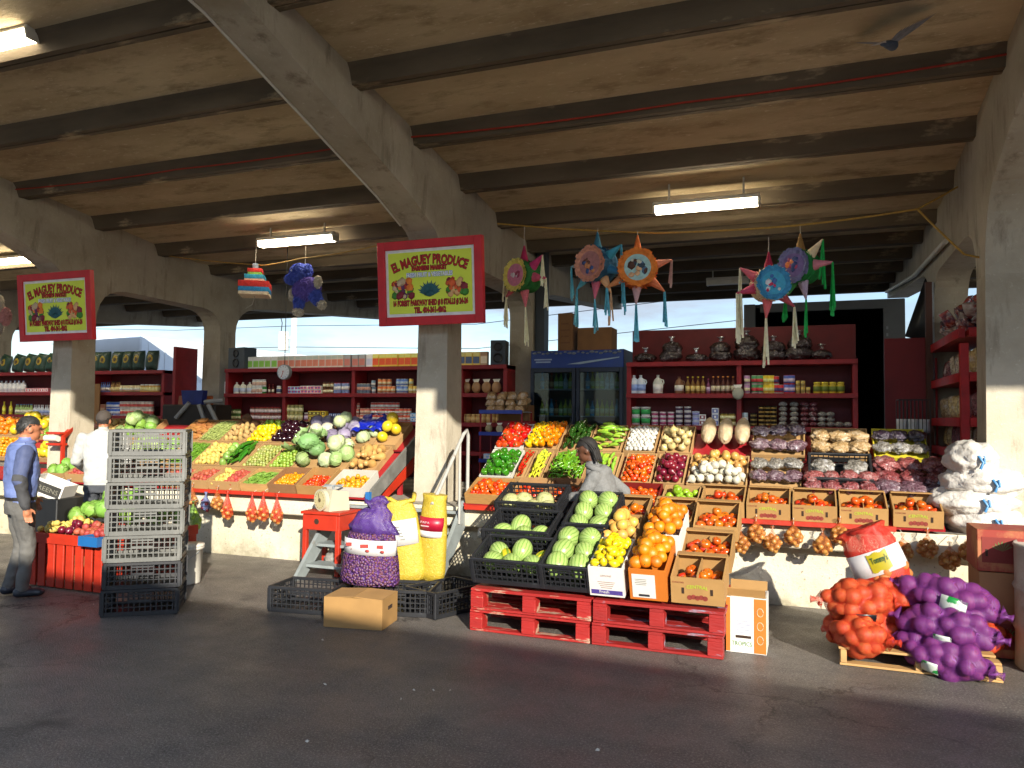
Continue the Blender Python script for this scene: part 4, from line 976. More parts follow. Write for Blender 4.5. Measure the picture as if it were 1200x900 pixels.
sl(443, 464, A_, 'can', '#c0703c', '#d8b08a', '#b0a89c', 'orange tin stacked two high in the third bay', 'tin', 2, ragged=True)
sl(465, 478, A_, 'can', '#5878b0', '#a8b8d0', '#b8b8b8', 'blue tin stacked two high by the column', 'tin', 2)
sl(479, 490, A_, 'can', '#c8a850', '#e0d0a0', '#b8a878', 'yellow tin beside the blue tins', 'tin', 2, ragged=True)
sl(264, 272, A_, 'carton', '#c8ccd0', '#d8dce0', '#aab0b8', 'white carton at the far left of the long shelf', 'carton', n=1)
sl(271, 283, B_, 'jar', '#5f7a3a', '#c9c39c', '#3a5a2a', 'green pickle jar stacked two high on the lower shelf', 'jar', 2, sc=.7)
sl(284, 295, B_, 'jar', '#7a2018', '#8c2a20', '#3a1a14', 'small red salsa jar beside the green pickles', 'jar', 1, sc=.65)
sl(295, 330, B_, 'jar', '#7a5548', '#c9b8b4', '#8c2420', 'jar with red lid stacked two high on the lower left shelf', 'jar', 2, sc=.85)
sl(336, 356, B_, 'jar', '#8c8a52', '#c9be92', '#b0a468', 'olive jar stacked two high in the second bay', 'jar', 2, sc=1.0)
sl(356, 364, B_, 'jar', '#6a4a58', '#b8a8b8', '#c8c0b8', 'single short jar beside the olive jars', 'jar', 1, n=1)
sl(364, 388, B_, 'pack', '#c9aa3c', '#4a3a20', '#d8c060', 'yellow packet stacked in the second bay', 'packet', 2, sc=.92, ragged=True)
sl(388, 410, B_, 'pack', '#39466e', '#aab2c8', '#39466e', 'dark blue packet stacked in the second bay', 'packet', 2, sc=.72)
sl(417, 422, B_, 'can', '#b86a5a', '#d8c8b8', '#b0a89c', 'red and white tin at the start of the third bay', 'tin', 3, n=1, sc=.85)
sl(423, 434, B_, 'can', '#b06050', '#d0a890', '#b0a89c', 'reddish tin stacked two high in the third bay', 'tin', 2, sc=.9)
sl(435, 468, B_, 'can', '#b04a3c', '#d8c8bc', '#c0b8b0', 'red and white tin stacked three high by the column', 'tin', 3, sc=.88)
sl(468, 483, B_, 'can', '#c05a40', '#d0b8a8', '#b8b0a8', 'red tin stacked two high by the column', 'tin', 2, sc=.9)
sl(483, 492, B_, 'pack', '#6a9cc0', '#c8d8e0', '#4a7aa8', 'light blue packet next to the column', 'packet', 2, n=2, sc=.8)
sl(498, 538, A_, 'bag', '#a88a5c', '#c8c0b0', W, 'clear bag of tan snacks right of the column', 'bag', sc=1.05, me=good('bag', '#a88a5c'))
sl(541, 588, A_, 'bag', '#8c6a48', '#c8c0b0', W, 'clear bag of brown snacks above the bread rack', 'bag', sc=1.2)
sl(541, 588, B_, 'jar', '#a8854c', '#bca06a', '#b89860', 'amber jar behind the bread rack', 'jar', 1)
# top row of cartons
TY = YS + .12; ZT = ZL[2]
def topc(p0, p1, col, lab, lid, label): stock(ax(p0, 420, TY), ax(p1, 420, TY), TY, ZT + .001, 'carton', col, lab, lid, label, 'carton')
topc(277, 326, '#b9bdb8', '#7ab04a', '#c9ccc4', 'green and grey carton at the left of the top row')
topc(326, 404, '#b0a8a0', '#b4705c', '#9aa49c', 'grey and red carton along the top of the long shelf')
topc(404, 430, '#8c8480', '#a86a60', '#8a8e90', 'darker grey carton in the top row')
topc(431, 438, '#c8c8d0', '#b0b4c8', '#d0d0d8', 'single white carton in the top row')
topc(438, 490, '#c8a83c', '#c4502c', '#d8c468', 'orange and yellow carton left of the column')
topc(538, 563, '#c2aa4e', '#4a5a78', '#c8b870', 'yellow carton at the right end of the top row')
topc(564, 572, '#a88a68', '#c8b8a0', '#8a6a4a', 'brown carton beside the right hand speaker')
# speakers
M_cone = mat('speaker_cone', '#222326', .4, .1, 5); M_spk = mat('speaker_grey', '#3c4650', .45, .1, 5)
def speaker(px0, px1, pyb, label, Y=YS + .05, rz=0):
    xa_, xb_ = ax(px0, 420, Y), ax(px1, 420, Y); w = (xb_ - xa_) * .8; h = .36
    t = empty('loudspeaker', ((xa_ + xb_) / 2, Y, ZT + .001), label, 'loudspeaker', rot=(0, 0, rz))
    MB().box((0, .13, h / 2), (w, .26, h), b=.008).build('cabinet', M_spk, t)
    for zz, r in ((.1, .075), (.26, .065)):
        c = MB(); r = min(r, w * .42)
        c.lathe([(r, 0), (r, .012), (r * .85, .014), (r * .8, .004), (r * .3, -.012), (0, .0)], 20, M=Matrix.Translation((0, -.001, zz)) @ Matrix.Rotation(R(90), 4, 'X')); c.build('driver', M_cone, t)
    return t
speaker(262, 291, 428, 'grey loudspeaker on the long shelf next to the rear column', rz=R(-12))
speaker(573, 594, 428, 'black loudspeaker at the right end of the long shelf', rz=R(10))
# hanging dial scale
p = at(332, 436, Y=9.6)
t = empty('hanging_scale', p, 'round white dial scale hanging in front of the long shelf', 'scale')
b = MB(); b.cyl((0, 0, 0), (0, .06, 0), .115, n=28); b.build('case', M_steel, t)
MB().cyl((0, -.004, 0), (0, -.001, 0), .105, n=28).build('dial', cm('#d6dade'), t)
b = MB()
for i in range(12):
    a = i * math.pi / 6; b.bar((.078 * math.cos(a), -.006, .078 * math.sin(a)), (.096 * math.cos(a), -.006, .096 * math.sin(a)), .006, .003)
b.build('tick_marks', cm('#303030'), t)
MB().bar((0, -.009, 0), (-.03, -.009, -.08), .009, .003).bar((0, -.009, 0), (.0, -.009, .02), .014, .004).build('pointer', cm('#b02020'), t)
MB().tube([(0, .03, .115), (0, .03, .3), (.0, .03, Zr(9.6) - p.z - .02)], .006, 6).build('hanger', M_black, t)

# --- far left units with green sacks
xa, xb = ax(-40, 436, YS), ax(62, 436, YS)
shelf_unit('shelving', xa, xb, YS, (1.2, 1.66, 2.08, 2.46), .36, [xa, xb], 'red shelving at the far left edge behind the left column')
sl(-20, 30, 2.08, 'jug', '#c0c4c8', '#d0d4d8', '#8898b0', 'whitish jug on the far left shelf', 'jug', sc=.85)
sl(32, 60, 2.08, 'pack', '#b8707a', '#d8c0c0', '#b02838', 'pink and red packet on the far left shelf', 'packet', 1)
sl(2, 18, 1.66, 'bottle', '#cdb82c', '#d8c850', '#c8b030', 'yellow bottle on the far left lower shelf', 'bottle', n=2, sc=1.0)
sl(19, 40, 1.66, 'bottle', '#8aa060', '#c8d0b0', '#4a78a8', 'green bottle with blue cap on the far left lower shelf', 'bottle', sc=.8)
sl(40, 60, 1.66, 'bottle', '#b0b4b8', '#8898b8', '#c8c8d0', 'small white bottle on the far left lower shelf', 'bottle', sc=.75)
xa, xb = ax(110, 434, YS), ax(191, 434, YS)
u = shelf_unit('shelving', xa, xb, YS, (1.2, 1.66, 2.08, 2.46), .36, [xa, xb], 'red shelving right of the left column with green sacks on top')
MB().box((xb + .3 - (xa + xb) / 2, .2, 1.05), (.06, .5, 2.1)).build('end_panel', M_shelf, u)
sl(118, 130, 2.08, 'bottle', '#5a6a98', '#c8c8d8', '#3a4a80', 'blue bottle on the shelf right of the left column', 'bottle', sc=.75)
sl(130, 142, 2.08, 'bottle', '#8a6a3c', '#d0b880', '#2a2420', 'brown bottle on the shelf right of the left column', 'bottle', sc=.8)
sl(142, 166, 2.08, 'can', '#c8b890', '#d8d0b8', '#8a7a5a', 'cream tin on the shelf right of the left column', 'tin', 1, sc=1.1)
sl(166, 188, 2.08, 'jar', '#b89a4c', '#cfc08c', '#e0d8c8', 'amber jar at the end of the shelf right of the left column', 'jar', 1, sc=1.1)
sl(119, 127, 1.66, 'carton', '#b88a70', '#c8a890', '#a86a50', 'tan carton beside the wooden board', 'carton', n=1)
sl(127, 142, 1.66, 'can', '#3a62b0', '#c8d0e0', '#b8b8c0', 'bright blue tin stacked two high', 'tin', 2, sc=1.1)
sl(142, 181, 1.66, 'can', '#c8b8a8', '#b85048', '#c8c0b8', 'white and red tin stacked two high on the far lower shelf', 'tin', 2, sc=1.15)
pz = at(110, 460, Y=10.1)
tag(MB().box((0, 0, 0), (.22, .02, .75)).build('plywood_board', mat('plywood', '#8a6236', .7, .2, 3, stretch=(4, 4, .5)), loc=(ax(112, 460, 10.15), 10.15, 1.85)), 'plywood board standing on edge right of the left column', 'board')
M_sack = mat('green_sack', '#26463a', .45, .25, 9, col2='#173028', c2=(.5, .7), s2=7, bump=.3, bs=14)
def sack(w=.24, h=.34, d=.14):
    o_ = U(0, 60); b = MB(); n = 9; vs = []; fs = []
    for side in (-1, 1):
        for i in range(n):
            for j in range(n):
                u, v = i / (n - 1) * 2 - 1, j / (n - 1) * 2 - 1
                k = (max(0, 1 - u ** 4) * max(0, 1 - v ** 4)) ** .5
                vs.append((u * w / 2, side * (d / 2 * k + .002) * (1 + .15 * nz((u, v, side), 1.5, o_)), (v + 1) * h / 2))
    for s in range(2):
        for i in range(n - 1):
            for j in range(n - 1): fs.append([s * n * n + q for q in (i * n + j, (i + 1) * n + j, (i + 1) * n + j + 1, i * n + j + 1)])
    return b.add(vs, fs, 0, True)
def green_sack(x, label, tilt):
    t = empty('sack', (x, TY, ZT + .002), label, 'sack', 'green sacks along the top of the left shelves', rot=(R(-6), R(tilt), 0))
    sack(.25, .36).build('bag', M_sack, t)
    b = MB(); b.ball((0, -.068, .2), .07, (1, .12, 1.15), 2); b.build('yellow_emblem', cm('#b0962c'), t)
    MB().ball((0, -.078, .2), .035, (1, .12, 1.1), 2).build('emblem_centre', cm('#5a4a30'), t)
    MB().box((0, -.045, .31), (.15, .01, .03)).build('pale_band', cm('#7f9a5a'), t)
for i, q in enumerate((4, 20, 34, 47, 60)): green_sack(ax(q, 420, TY), 'dark green sack with yellow emblem left of the left column', 14 - i * 2)
for i, q in enumerate((113, 123, 137, 150, 163, 178)): green_sack(ax(q, 420, TY), 'dark green sack with yellow emblem right of the left column', U(-4, 4))

# --- right unit
xa, xb = ax(737, 420, YS), ax(1002, 418, YS); xm = ax(866, 440, YS)
ZR_ = (1.62, 2.04, 2.46)
u = shelf_unit('shelving', xa, xb, YS, (1.2,) + ZR_, .36, [xa, xm, xb], 'red shelving with a tall red back board right of the fridge', back_top=zpx(870, 384, YS + .38))
def sr(p0, p1, lev, kind, col, lab, lid, label, cat, stack=1, **kw): stock(ax(p0, 450, YS + .1), ax(p1, 450, YS + .1), YS + .1, lev + .001, kind, col, lab, lid, label, cat, stack, **kw)
A_, B_ = ZR_[1], ZR_[0]
sr(739, 755, A_, 'jug', '#aab6d0', '#7890c0', '#b8c0d0', 'blue tinted water jug at the left of the right shelves', 'jug', n=2, sc=.95)
sr(765, 777, A_, 'jug', '#b0b4ac', '#c8ccc0', '#b8b8b0', 'single pale jug on the right shelves', 'jug', n=1, sc=.95)
sr(790, 802, A_, 'jug', '#6a4a34', '#d0c8bc', '#5a3a2c', 'brown jug with a white label beside the sauce bottles', 'jug', n=1, sc=.85)
sr(803, 827, A_, 'bottle', '#6a4a1c', '#b8a86a', '#c8b038', 'brown sauce bottle with yellow cap', 'bottle', sc=.92)
sr(827, 833, A_, 'bottle', '#6a3450', '#a890a8', '#8a3a50', 'single purple bottle among the sauce bottles', 'bottle', n=1, sc=.8)
sr(833, 862, A_, 'bottle', '#4a2418', '#b0a890', '#c07830', 'dark sauce bottle with orange cap', 'bottle', sc=.92)
sr(870, 881, A_, 'can', '#a07aa0', '#c8c0a0', '#b0a8b0', 'lilac tin stacked two high', 'tin', 2, sc=1.05)
sr(881, 894, A_, 'can', '#4a8a5a', '#b03a40', '#b0a8a0', 'green and red tin stacked two high', 'tin', 2, sc=1.05)
sr(895, 907, A_, 'can', '#c8b030', '#d8cc80', '#c8b860', 'yellow tin stacked two high on the right shelves', 'tin', 2, sc=1.05)
sr(907, 918, A_, 'can', '#b02a30', '#403a60', '#a8a098', 'dark red tin stacked two high on the right shelves', 'tin', 2, ragged=True)
sr(919, 931, A_, 'can', '#5060a0', '#b8a8b8', '#a83a40', 'blue tin stacked two high on the right shelves', 'tin', 2, sc=1.05)
sr(932, 950, A_, 'can', '#b09a50', '#8a7a4a', '#b8a878', 'small tan tin stacked two high', 'tin', 2, sc=.72, ragged=True)
sr(953, 990, A_, 'jar', '#a8962c', '#5a6a2c', '#c8b43c', 'yellow green jar at the right end of the upper shelf', 'jar', 1, sc=1.15)
sr(739, 763, B_, 'tub', '#d8d8d4', '#2e8c4a', '#d0d8d0', 'green and white tub stacked two high', 'tub', 2)
sr(763, 791, B_, 'pot', '#c8c0d0', '#8a3a60', '#d8d4d8', 'small white and purple pot stacked three high', 'pot', 3, sc=.95)
sr(791, 811, B_, 'pot', '#d0ccd4', '#3a3048', '#d8d4d8', 'white and dark pot stacked four high', 'pot', 4)
sr(811, 820, B_, 'pot', '#b0b4d0', '#7a80b0', '#a8b0d0', 'lilac pot stacked three high', 'pot', 3, n=1)
sr(820, 834, B_, 'pack', '#d0ccd0', '#6a2a38', '#c8c4c8', 'white packet with a dark label on the right lower shelf', 'packet', 2, sc=.9, ragged=True)
sr(834, 843, B_, 'pack', '#b8bcd0', '#4a5a90', '#d0d0d8', 'bluish packet stacked three high', 'packet', 3, n=1, sc=.95)
sr(844, 862, B_, 'jar', '#8a7a2c', '#cfc49a', '#4a3a18', 'small mustard jar stacked two high', 'jar', 2, sc=.66)
sr(869, 877, B_, 'tall_can', '#a8b8c0', '#c8d0d0', '#a0a8a8', 'single pale blue tube on the right lower shelf', 'tin', 1, n=1, sc=1.15)
sr(878, 888, B_, 'pot', '#1c1814', '#6a5a30', '#14110e', 'small black pot stacked three high', 'pot', 3, n=1, sc=.9)
sr(889, 910, B_, 'pot', '#1a1613', '#7a6432', '#100e0c', 'black pot stacked five high', 'pot', 5, sc=.85)
F1 = film_mat('film_grey', '#a8a498', '#6e6a62'); F2 = film_mat('film_red_grey', '#8a4048', '#3e1c20')
def disc_bags(p0, p1, me_m, label, stack, n):
    key = ('db', me_m.name)
    if key not in G:
        o_ = U(0, 40); G[key] = MB().ball((0, 0, .035), .055, (1, .9, .62), 2, 0, lambda p: 1 + .09 * nz(p, 2, o_)).mesh('bag', me_m)
    stock(ax(p0, 450, YS + .1), ax(p1, 450, YS + .1), YS + .1, B_ + .001, 'disc_bag', '', '', '', label, 'bag', stack, name='bag', n=n, me=G[key])
disc_bags(911, 937, F1, 'pale clear bag stacked five high on the right lower shelf', 5, 2)
disc_bags(938, 958, F2, 'reddish clear bag stacked on the right lower shelf', 5, 2)
disc_bags(958, 978, F1, 'pale clear bag stacked three high near the shelf end', 3, 2)
disc_bags(978, 998, F1, 'flat clear bag lying alone near the shelf end', 1, 2)
p = at(865, 460, Y=YS - .04)
tag(inst('bag', good('bag', '#8a8a7c', '#c8c4b8'), loc=(p.x, p.y - .03, p.z - .09), rot=(0, 0, .1), scale=(1.2, .7, 1.1)), 'small clear bag hanging on the middle upright of the right shelves', 'bag')
# bags of dried chiles along the top
M_chil = film_mat('film_black_chile', '#33201f', '#0c0708', 42, '#8f8a90'); M_knot = glassy('clear_film', (.9, .92, .95, 1), .55, .12)
def chile_bag(px, h, r, label):
    t = empty('chile_bag', (ax(px, 410, TY), TY, ZR_[2] + .001), label, 'bag', 'clear bags of dark dried chiles on the right shelves')
    o_ = U(0, 60); b = MB(); hh = h * .9; r = r * 1.16; tiers = 2 if h > .2 else 1
    for k in range(tiers):
        b.ball((U(-.01, .01), 0, hh * (.5 if tiers == 1 else (.3, .68)[k])), 1, (r * (1.05, .92)[k], .12, hh * (.56 if tiers == 1 else .36)), 4, 0, lambda p: 1 + .13 * nz(p, 2.4, o_ + k) + .07 * nz(p, 6, o_) + .03 * nz(p, 14, o_))
    b.v = [Vector((v.x, v.y, max(v.z, .002))) for v in b.v]
    b.build('contents', M_chil, t)
    k = MB(); k.lathe([(.03, hh + .02), (.014, hh + .035), (.03, hh + .055), (.05, hh + .075)], 12, wob=lambda a, z: 1 + .35 * math.cos(4 * a + o_)); k.build('tied_neck', M_knot, t)
for px, h, r, lb in ((757, .14, .125, 'low dark chile bag at the left end of the right shelf top'), (787, .3, .125, 'tall dark chile bag, second from the fridge'), (816, .12, .12, 'flattest dark chile bag left of the middle upright'), (845, .28, .125, 'rounded dark chile bag beside the middle upright'),
                     (875, .36, .14, 'tallest dark chile bag, above the middle upright'), (906, .27, .14, 'dark chile bag behind the white pinata streamer'), (937, .34, .14, 'big dark chile bag below the green streamers'), (963, .14, .1, 'last small dark chile bag at the right end')):
    chile_bag(px, h, r, lb)

# --- fridge
YF = 10.3; xa, xb = ax(622, 450, YF), ax(731, 450, YF); w = xb - xa; h = zpx(678, 410, YF) - .756
t = empty('drinks_fridge', ((xa + xb) / 2, YF, .756), 'tall dark blue drinks fridge with two glass doors', 'fridge')
M_fr = mat('fridge_navy', '#141f33', .4, .1, 4); M_frin = mat('fridge_inside', '#5d6c72', .5, .1, 4)
b = MB(); D = .7
b.box((-w / 2 + .03, D / 2, h / 2), (.06, D, h)); b.box((w / 2 - .03, D / 2, h / 2), (.06, D, h)); b.box((0, D / 2, .1), (w - .122, D, .2)); b.box((0, D - .02, h / 2), (w - .122, .04, h - .002)); b.box((0, D / 2, h - .03), (w - .122, D - .082, .06))
b.build('cabinet', M_fr, t)
MB().box((0, D - .045, h / 2), (w - .13, .008, h - .3)).build('lining', M_frin, t)
s_ = MB(); s_.box((0, .012, h - .13), (w - .002, .05, .25), b=.01); s_.build('header_sign', mat('sign_blue', '#16357e', .35, .15, 3), t)
sb = MB()
for i in range(20): sb.ball((-w / 2 + .06 + (w - .12) * i / 19, -.014, h - .04 + .012 * math.sin(i * 2)), U(.02, .035), (1.2, .12, .6), 1)
sb.build('ice_picture', cm('#6a7480'), t)
sw = MB(); sw.prism([(w * .05, h - .2), (w * .45, h - .12), (w * .46, h - .105), (w * .1, h - .16), (-w * .1, h - .2)], 'y', -.02, -.016); sw.build('swoosh', cm('#8fa3b4'), t)
mb = MB(); text_mb(mb, 'CHEST NO. 2', .055, Matrix.Translation((-w * .33, -.0165, h - .165)) @ Matrix.Rotation(R(90), 4, 'X'), extrude=.001)
mb = MB()
for k in range(2): mb.box((-w * .36, -.016, h - .13 - k * .035), (.26 - .04 * k, .004, .02))
mb.build('faded_caption', cm('#8fa0bc'), t)
for s in (-1, 1):
    dx = s * w / 4; dw = w / 2 - .012; dh = h - .3; fr = MB(); f_ = .05; zc = .05 + dh / 2
    fr.box((dx - dw / 2 + f_ / 2, -.012, zc), (f_, .04, dh), b=.005); fr.box((dx + dw / 2 - f_ / 2, -.012, zc), (f_, .04, dh), b=.005)
    fr.box((dx, -.012, zc + dh / 2 - .03), (dw - 2 * f_ - .002, .04, .06)); fr.box((dx, -.012, zc - dh / 2 + .04), (dw - 2 * f_ - .002, .04, .08))
    dr = fr.build('door', M_fr, t)
    MB().box((dx, -.01, zc), (dw - 2 * f_ + .01, .006, dh - .14)).build('pane', glassy('fridge_glass', (.5, .62, .68, 1), .965), dr)
    MB().tube([(dx - s * (dw / 2 - .025), -.035, zc - .25), (dx - s * (dw / 2 - .025), -.06, zc - .22), (dx - s * (dw / 2 - .025), -.06, zc + .22), (dx - s * (dw / 2 - .025), -.035, zc + .25)], .01, 8).build('handle', M_fr, dr)
FZ = [.756 + q for q in (.62, .98, 1.36)]
for q in FZ: MB().box((0, .33, q - .756 - .008), (w - .14, .5, .012)).build('fridge_shelf', cm('#b8c0c0'), t)
x0_ = (xa + xb) / 2
fz = [('#7a9a3c', '#c8c8a0', '#3a5a2c', 'green soda bottle'), ('#3a86a8', '#c0d8e0', '#3a70a0', 'blue drink bottle'), ('#a8b8bc', '#d0e0e4', '#c0c8cc', 'clear water bottle'), ('#7a3a20', '#c89a6a', '#a83020', 'brown soda bottle'), ('#b8ac3c', '#d8d090', '#8a8a30', 'yellow drink bottle')]
for lev, q in enumerate(FZ):
    for s in (-1, 1):
        for i in range(7):
            c = rnd.choice(fz); o = inst('bottle', good('bottle', *c[:3]), loc=(x0_ + s * w / 4 + (i - 3) * .07, YF + .14, q + .001), scale=(.95, .95, U(.85, 1)))
            tag(o, f"{c[3]} on the {('lower', 'middle', 'upper')[lev]} rack behind the {'left' if s < 0 else 'right'} fridge door", 'bottle', f"{c[3]}s {lev}{s}".replace('-1', ' left').replace('1', ' right'))
def carton_box(name, c, w, d, h, label, m=M_card2, rz=0, open_=False, tape=True):
    t = empty(name, c, label, 'box', rot=(0, 0, rz))
    MB().box((0, 0, h / 2), (w, d, h), b=.004).build('body', m, t)
    if tape:
        MB().box((0, 0, h + .001), (.05, d * .98, .003)).build('tape', mat('packing_tape', '#a8845a', .3, .05, 5), t)
    return t
p0, p1 = at(656, 408, Y=10.55), at(673, 408, Y=10.55); bw = p1.x - p0.x
tb = carton_box('cardboard_box', ((p0.x + p1.x) / 2, 10.6, .756 + h + .001), bw, .3, zpx(664, 367, 10.45) - (.756 + h), 'tall narrow cardboard box standing on the fridge')
pr = MB()
for k in range(4): pr.box((0, -.1515, .12 + .09 * k), (bw * (.5 if k % 2 else .66), .003, .02))
pr.build('printed_lines', mat('brown_print', '#6b4a30', .8, .1, 20), tb)
p0, p1 = at(677, 408, Y=10.5), at(717, 408, Y=10.5)
carton_box('cardboard_box', ((p0.x + p1.x) / 2, 10.65, .756 + h + .001), p1.x - p0.x, .34, zpx(697, 384, 10.5) - (.756 + h), 'wide cardboard box lying on the fridge')

# --- bread rack
YB = 9.75; xa, xb = ax(562, 470, YB), ax(612, 470, YB); w = xb - xa
t = empty('bread_rack', ((xa + xb) / 2, YB, .756), 'wire snack rack with blue edged shelves left of the fridge', 'rack')
for sx in (-1, 1):
    for yy in (.02, .4): MB().box((sx * (w / 2 - .01), yy, .52), (.02, .02, 1.04)).build('post', M_shelf, t)
for z in (.35, .72, 1.02):
    MB().box((0, .2, z), (w, .4, .015)).build('wire_shelf', M_steel, t)
    MB().box((0, -.008, z), (w, .012, .05)).build('blue_strip', cm('#2a3c98'), t)
M_bread = film_mat('film_bread', '#b08d60', '#8a6a42', 30)
gb = sack(.14, .2, .12).mesh('snack_bag', M_bread)
for i in range(4):
    for k in range(3):
        tag(inst('snack_bag', gb, loc=(xa + .09 + i * (w - .16) / 3 + U(-.02, .02), YB + .12 + .03 * k, .756 + 1.03 + k * .085), rot=(R(-70), 0, U(-.4, .4)), scale=(1, 1, 1)), 'tan snack bag piled on top of the wire rack', 'bag', 'tan snack bags on the wire rack')
for i in range(4): tag(inst('bag', good('bag', ['#8a7a58', '#a89a7c', '#7a9a5a', '#8a8a98'][i], '#c0b8a8'), loc=(xa + .08 + i * (w - .14) / 3, YB + .15, .756 + .73), scale=(.85, .85, .8)), 'small snack bag on the middle tier of the wire rack', 'bag', 'snack bags on the middle tier')
for i in range(3): tag(inst('packet', good('pack', ['#8aa0c0', '#c8ccd0', '#a8b0a8'][i], '#c8d0d8', '#8aa0c0'), loc=(xa + .1 + i * .16, YB + .12, .756 + .36), scale=(1.4, 1, 1)), 'pale packet on the low tier of the wire rack', 'packet', 'packets on the low tier')
p = at(585, 480, Y=10.0)
tag(tray_mesh(.45, .3, .22, .02).build('carton', M_card2, loc=(ax(603, 480, 10.1), 10.05, .756 + .9)), 'brown carton standing beside the rear column and the fridge', 'carton')
tag(MB().box((0, 0, .45), (.5, .3, .9), b=.01).build('counter', M_shelf, loc=(ax(603, 480, 10.1), 10.2, .756)), 'low red counter under the brown carton', 'counter')

# --- red side shelving at right, red panel, wire basket
x_in, x_out = ax(1137, 450, 8.75), 1.6
t = empty('side_shelving', (1.6, 9.3, .756), 'bright red side shelving filled with bags by the right column', 'shelving')
ya = 8.6; xf = at(1130, 450, Y=8.6).x; yb = at(1094, 450, X=xf).y; wd = .42
xi = xf - 1.6
for yy in (ya, yb):
    for xx in (0, wd): MB().box((xi + xx, yy - 9.3, .86), (.075, .075, 1.72), b=.004).build('post', M_red, t)
SZ = [at(1130, q, Y=8.6).z for q in (530, 491, 438, 386)]
for z in SZ: MB().box((xi + wd / 2, (ya + yb) / 2 - 9.3, z - .756 - .03), (wd - .08, yb - ya + .1, .06), b=.003).box((xi - .01 - .0, (ya + yb) / 2 - 9.3, z - .756 - .03), (.06, yb - ya - .08, .09)).box((xi + wd / 2, ya - 9.3 - .02, z - .756 - .03), (wd - .08, .03, .09)).build('shelf', M_red, t)
MB().box((xi + wd + .05, (ya + yb) / 2 - 9.3, .95), (.02, yb - ya + .1, 1.9)).build('back_panel', M_shelfb, t)
fm = [film_mat('film_spice', '#c0ae8c', '#7a6448', 50), film_mat('film_dark_spice', '#8a4a54', '#4a242c', 50), film_mat('film_pasta', '#d8c084', '#a08450', 40)]
sbag = [sack(.16, .24, .1).mesh('packet', m_) for m_ in fm]
for lv, z in enumerate(SZ[:3]):
    for i in range(6):
        for k in range(2):
            tag(inst('packet', sbag[(i // 2 + lv) % 3], loc=(xf + .14 + .16 * k, ya + .15 + i * (yb - ya - .25) / 5, z + .002), rot=(R(U(-8, 8)), 0, R(90 + U(-20, 20))), scale=(1.35, 1.2, 1.1)), f"clear packet standing on the {('lowest', 'middle', 'upper')[lv]} tier of the red side shelving", 'packet', f"packets on the {('lowest', 'middle', 'upper')[lv]} side tier")
for i in range(5): tag(inst('rice_bag', sack(.2, .12, .1).mesh('rice_bag', mat('rice_bag', '#a08a68', .5, .15, 12)) if i == 0 else bpy.data.objects['rice_bag'].data, loc=(xf + .25, ya + .04, SZ[1] + .002 + i * .062), rot=(R(-82), 0, 0), scale=(1, 1, .9)), 'tan bag stacked flat at the front of the red side shelving', 'bag', 'tan bags stacked on the side shelving')
snk = [sack(.13, .2, .08).mesh('crisp_packet', m_) for m_ in (film_mat('film_crisp_a', '#a83a20', '#2a2a50', 16), film_mat('film_crisp_b', '#c8c0b8', '#7a2a20', 16), film_mat('film_crisp_c', '#28304c', '#b05030', 16))]
for i in range(34):
    a = i % 9; k = i // 9
    tag(inst('crisp_packet', snk[i % 3], loc=(xf + .1 + U(0, .24), ya + .02 + a * (yb - ya) / 9, SZ[3] + .01 + k * .075 + U(0, .02)), rot=(R(-60 + U(-40, 40)), U(-.4, .4), U(0, 6.3)), scale=(1, 1, 1)), 'shiny mixed snack packet heaped on top of the red side shelving', 'packet', 'snack packets heaped on the side shelving')
p0, p1 = at(1036, 397, Y=10.6), at(1089, 397, Y=10.6)
tag(MB().box((0, 0, (p0.z - .756) / 2), (p1.x - p0.x, .05, p0.z - .756), b=.004).build('red_partition', mat('dull_red_board', '#6e1016', .6, .15, 3), loc=((p0.x + p1.x) / 2, 10.6, .756)), 'plain red board partition in front of the dark trailer', 'partition')
p0 = at(1088, 350, Y=10.5)
tag(MB().box((0, 0, (p0.z + .2 - .756) / 2), (.07, .09, p0.z + .2 - .756)).build('timber_post', mat('brown_post', '#4a2c22', .7, .2, 4), loc=(p0.x, 10.5, .756)), 'dark brown timber post at the edge of the red partition', 'post')
# dark bags hanging on a rail past the partition
p0 = at(1082, 350, Y=12)
tag(sack(.5, .95, .3).build('black_bag', M_black, loc=(p0.x, 12, p0.z - .6), rot=(0, R(18), 0)), 'dark bag hanging beyond the red partition', 'bag')
tag(MB().box((0, 0, .77), (.5, .5, 1.54)).build('stacked_crate_tower', M_greyp, loc=(p0.x + .1, 12, .002)), 'grey cabinet standing beyond the red partition', 'cabinet')
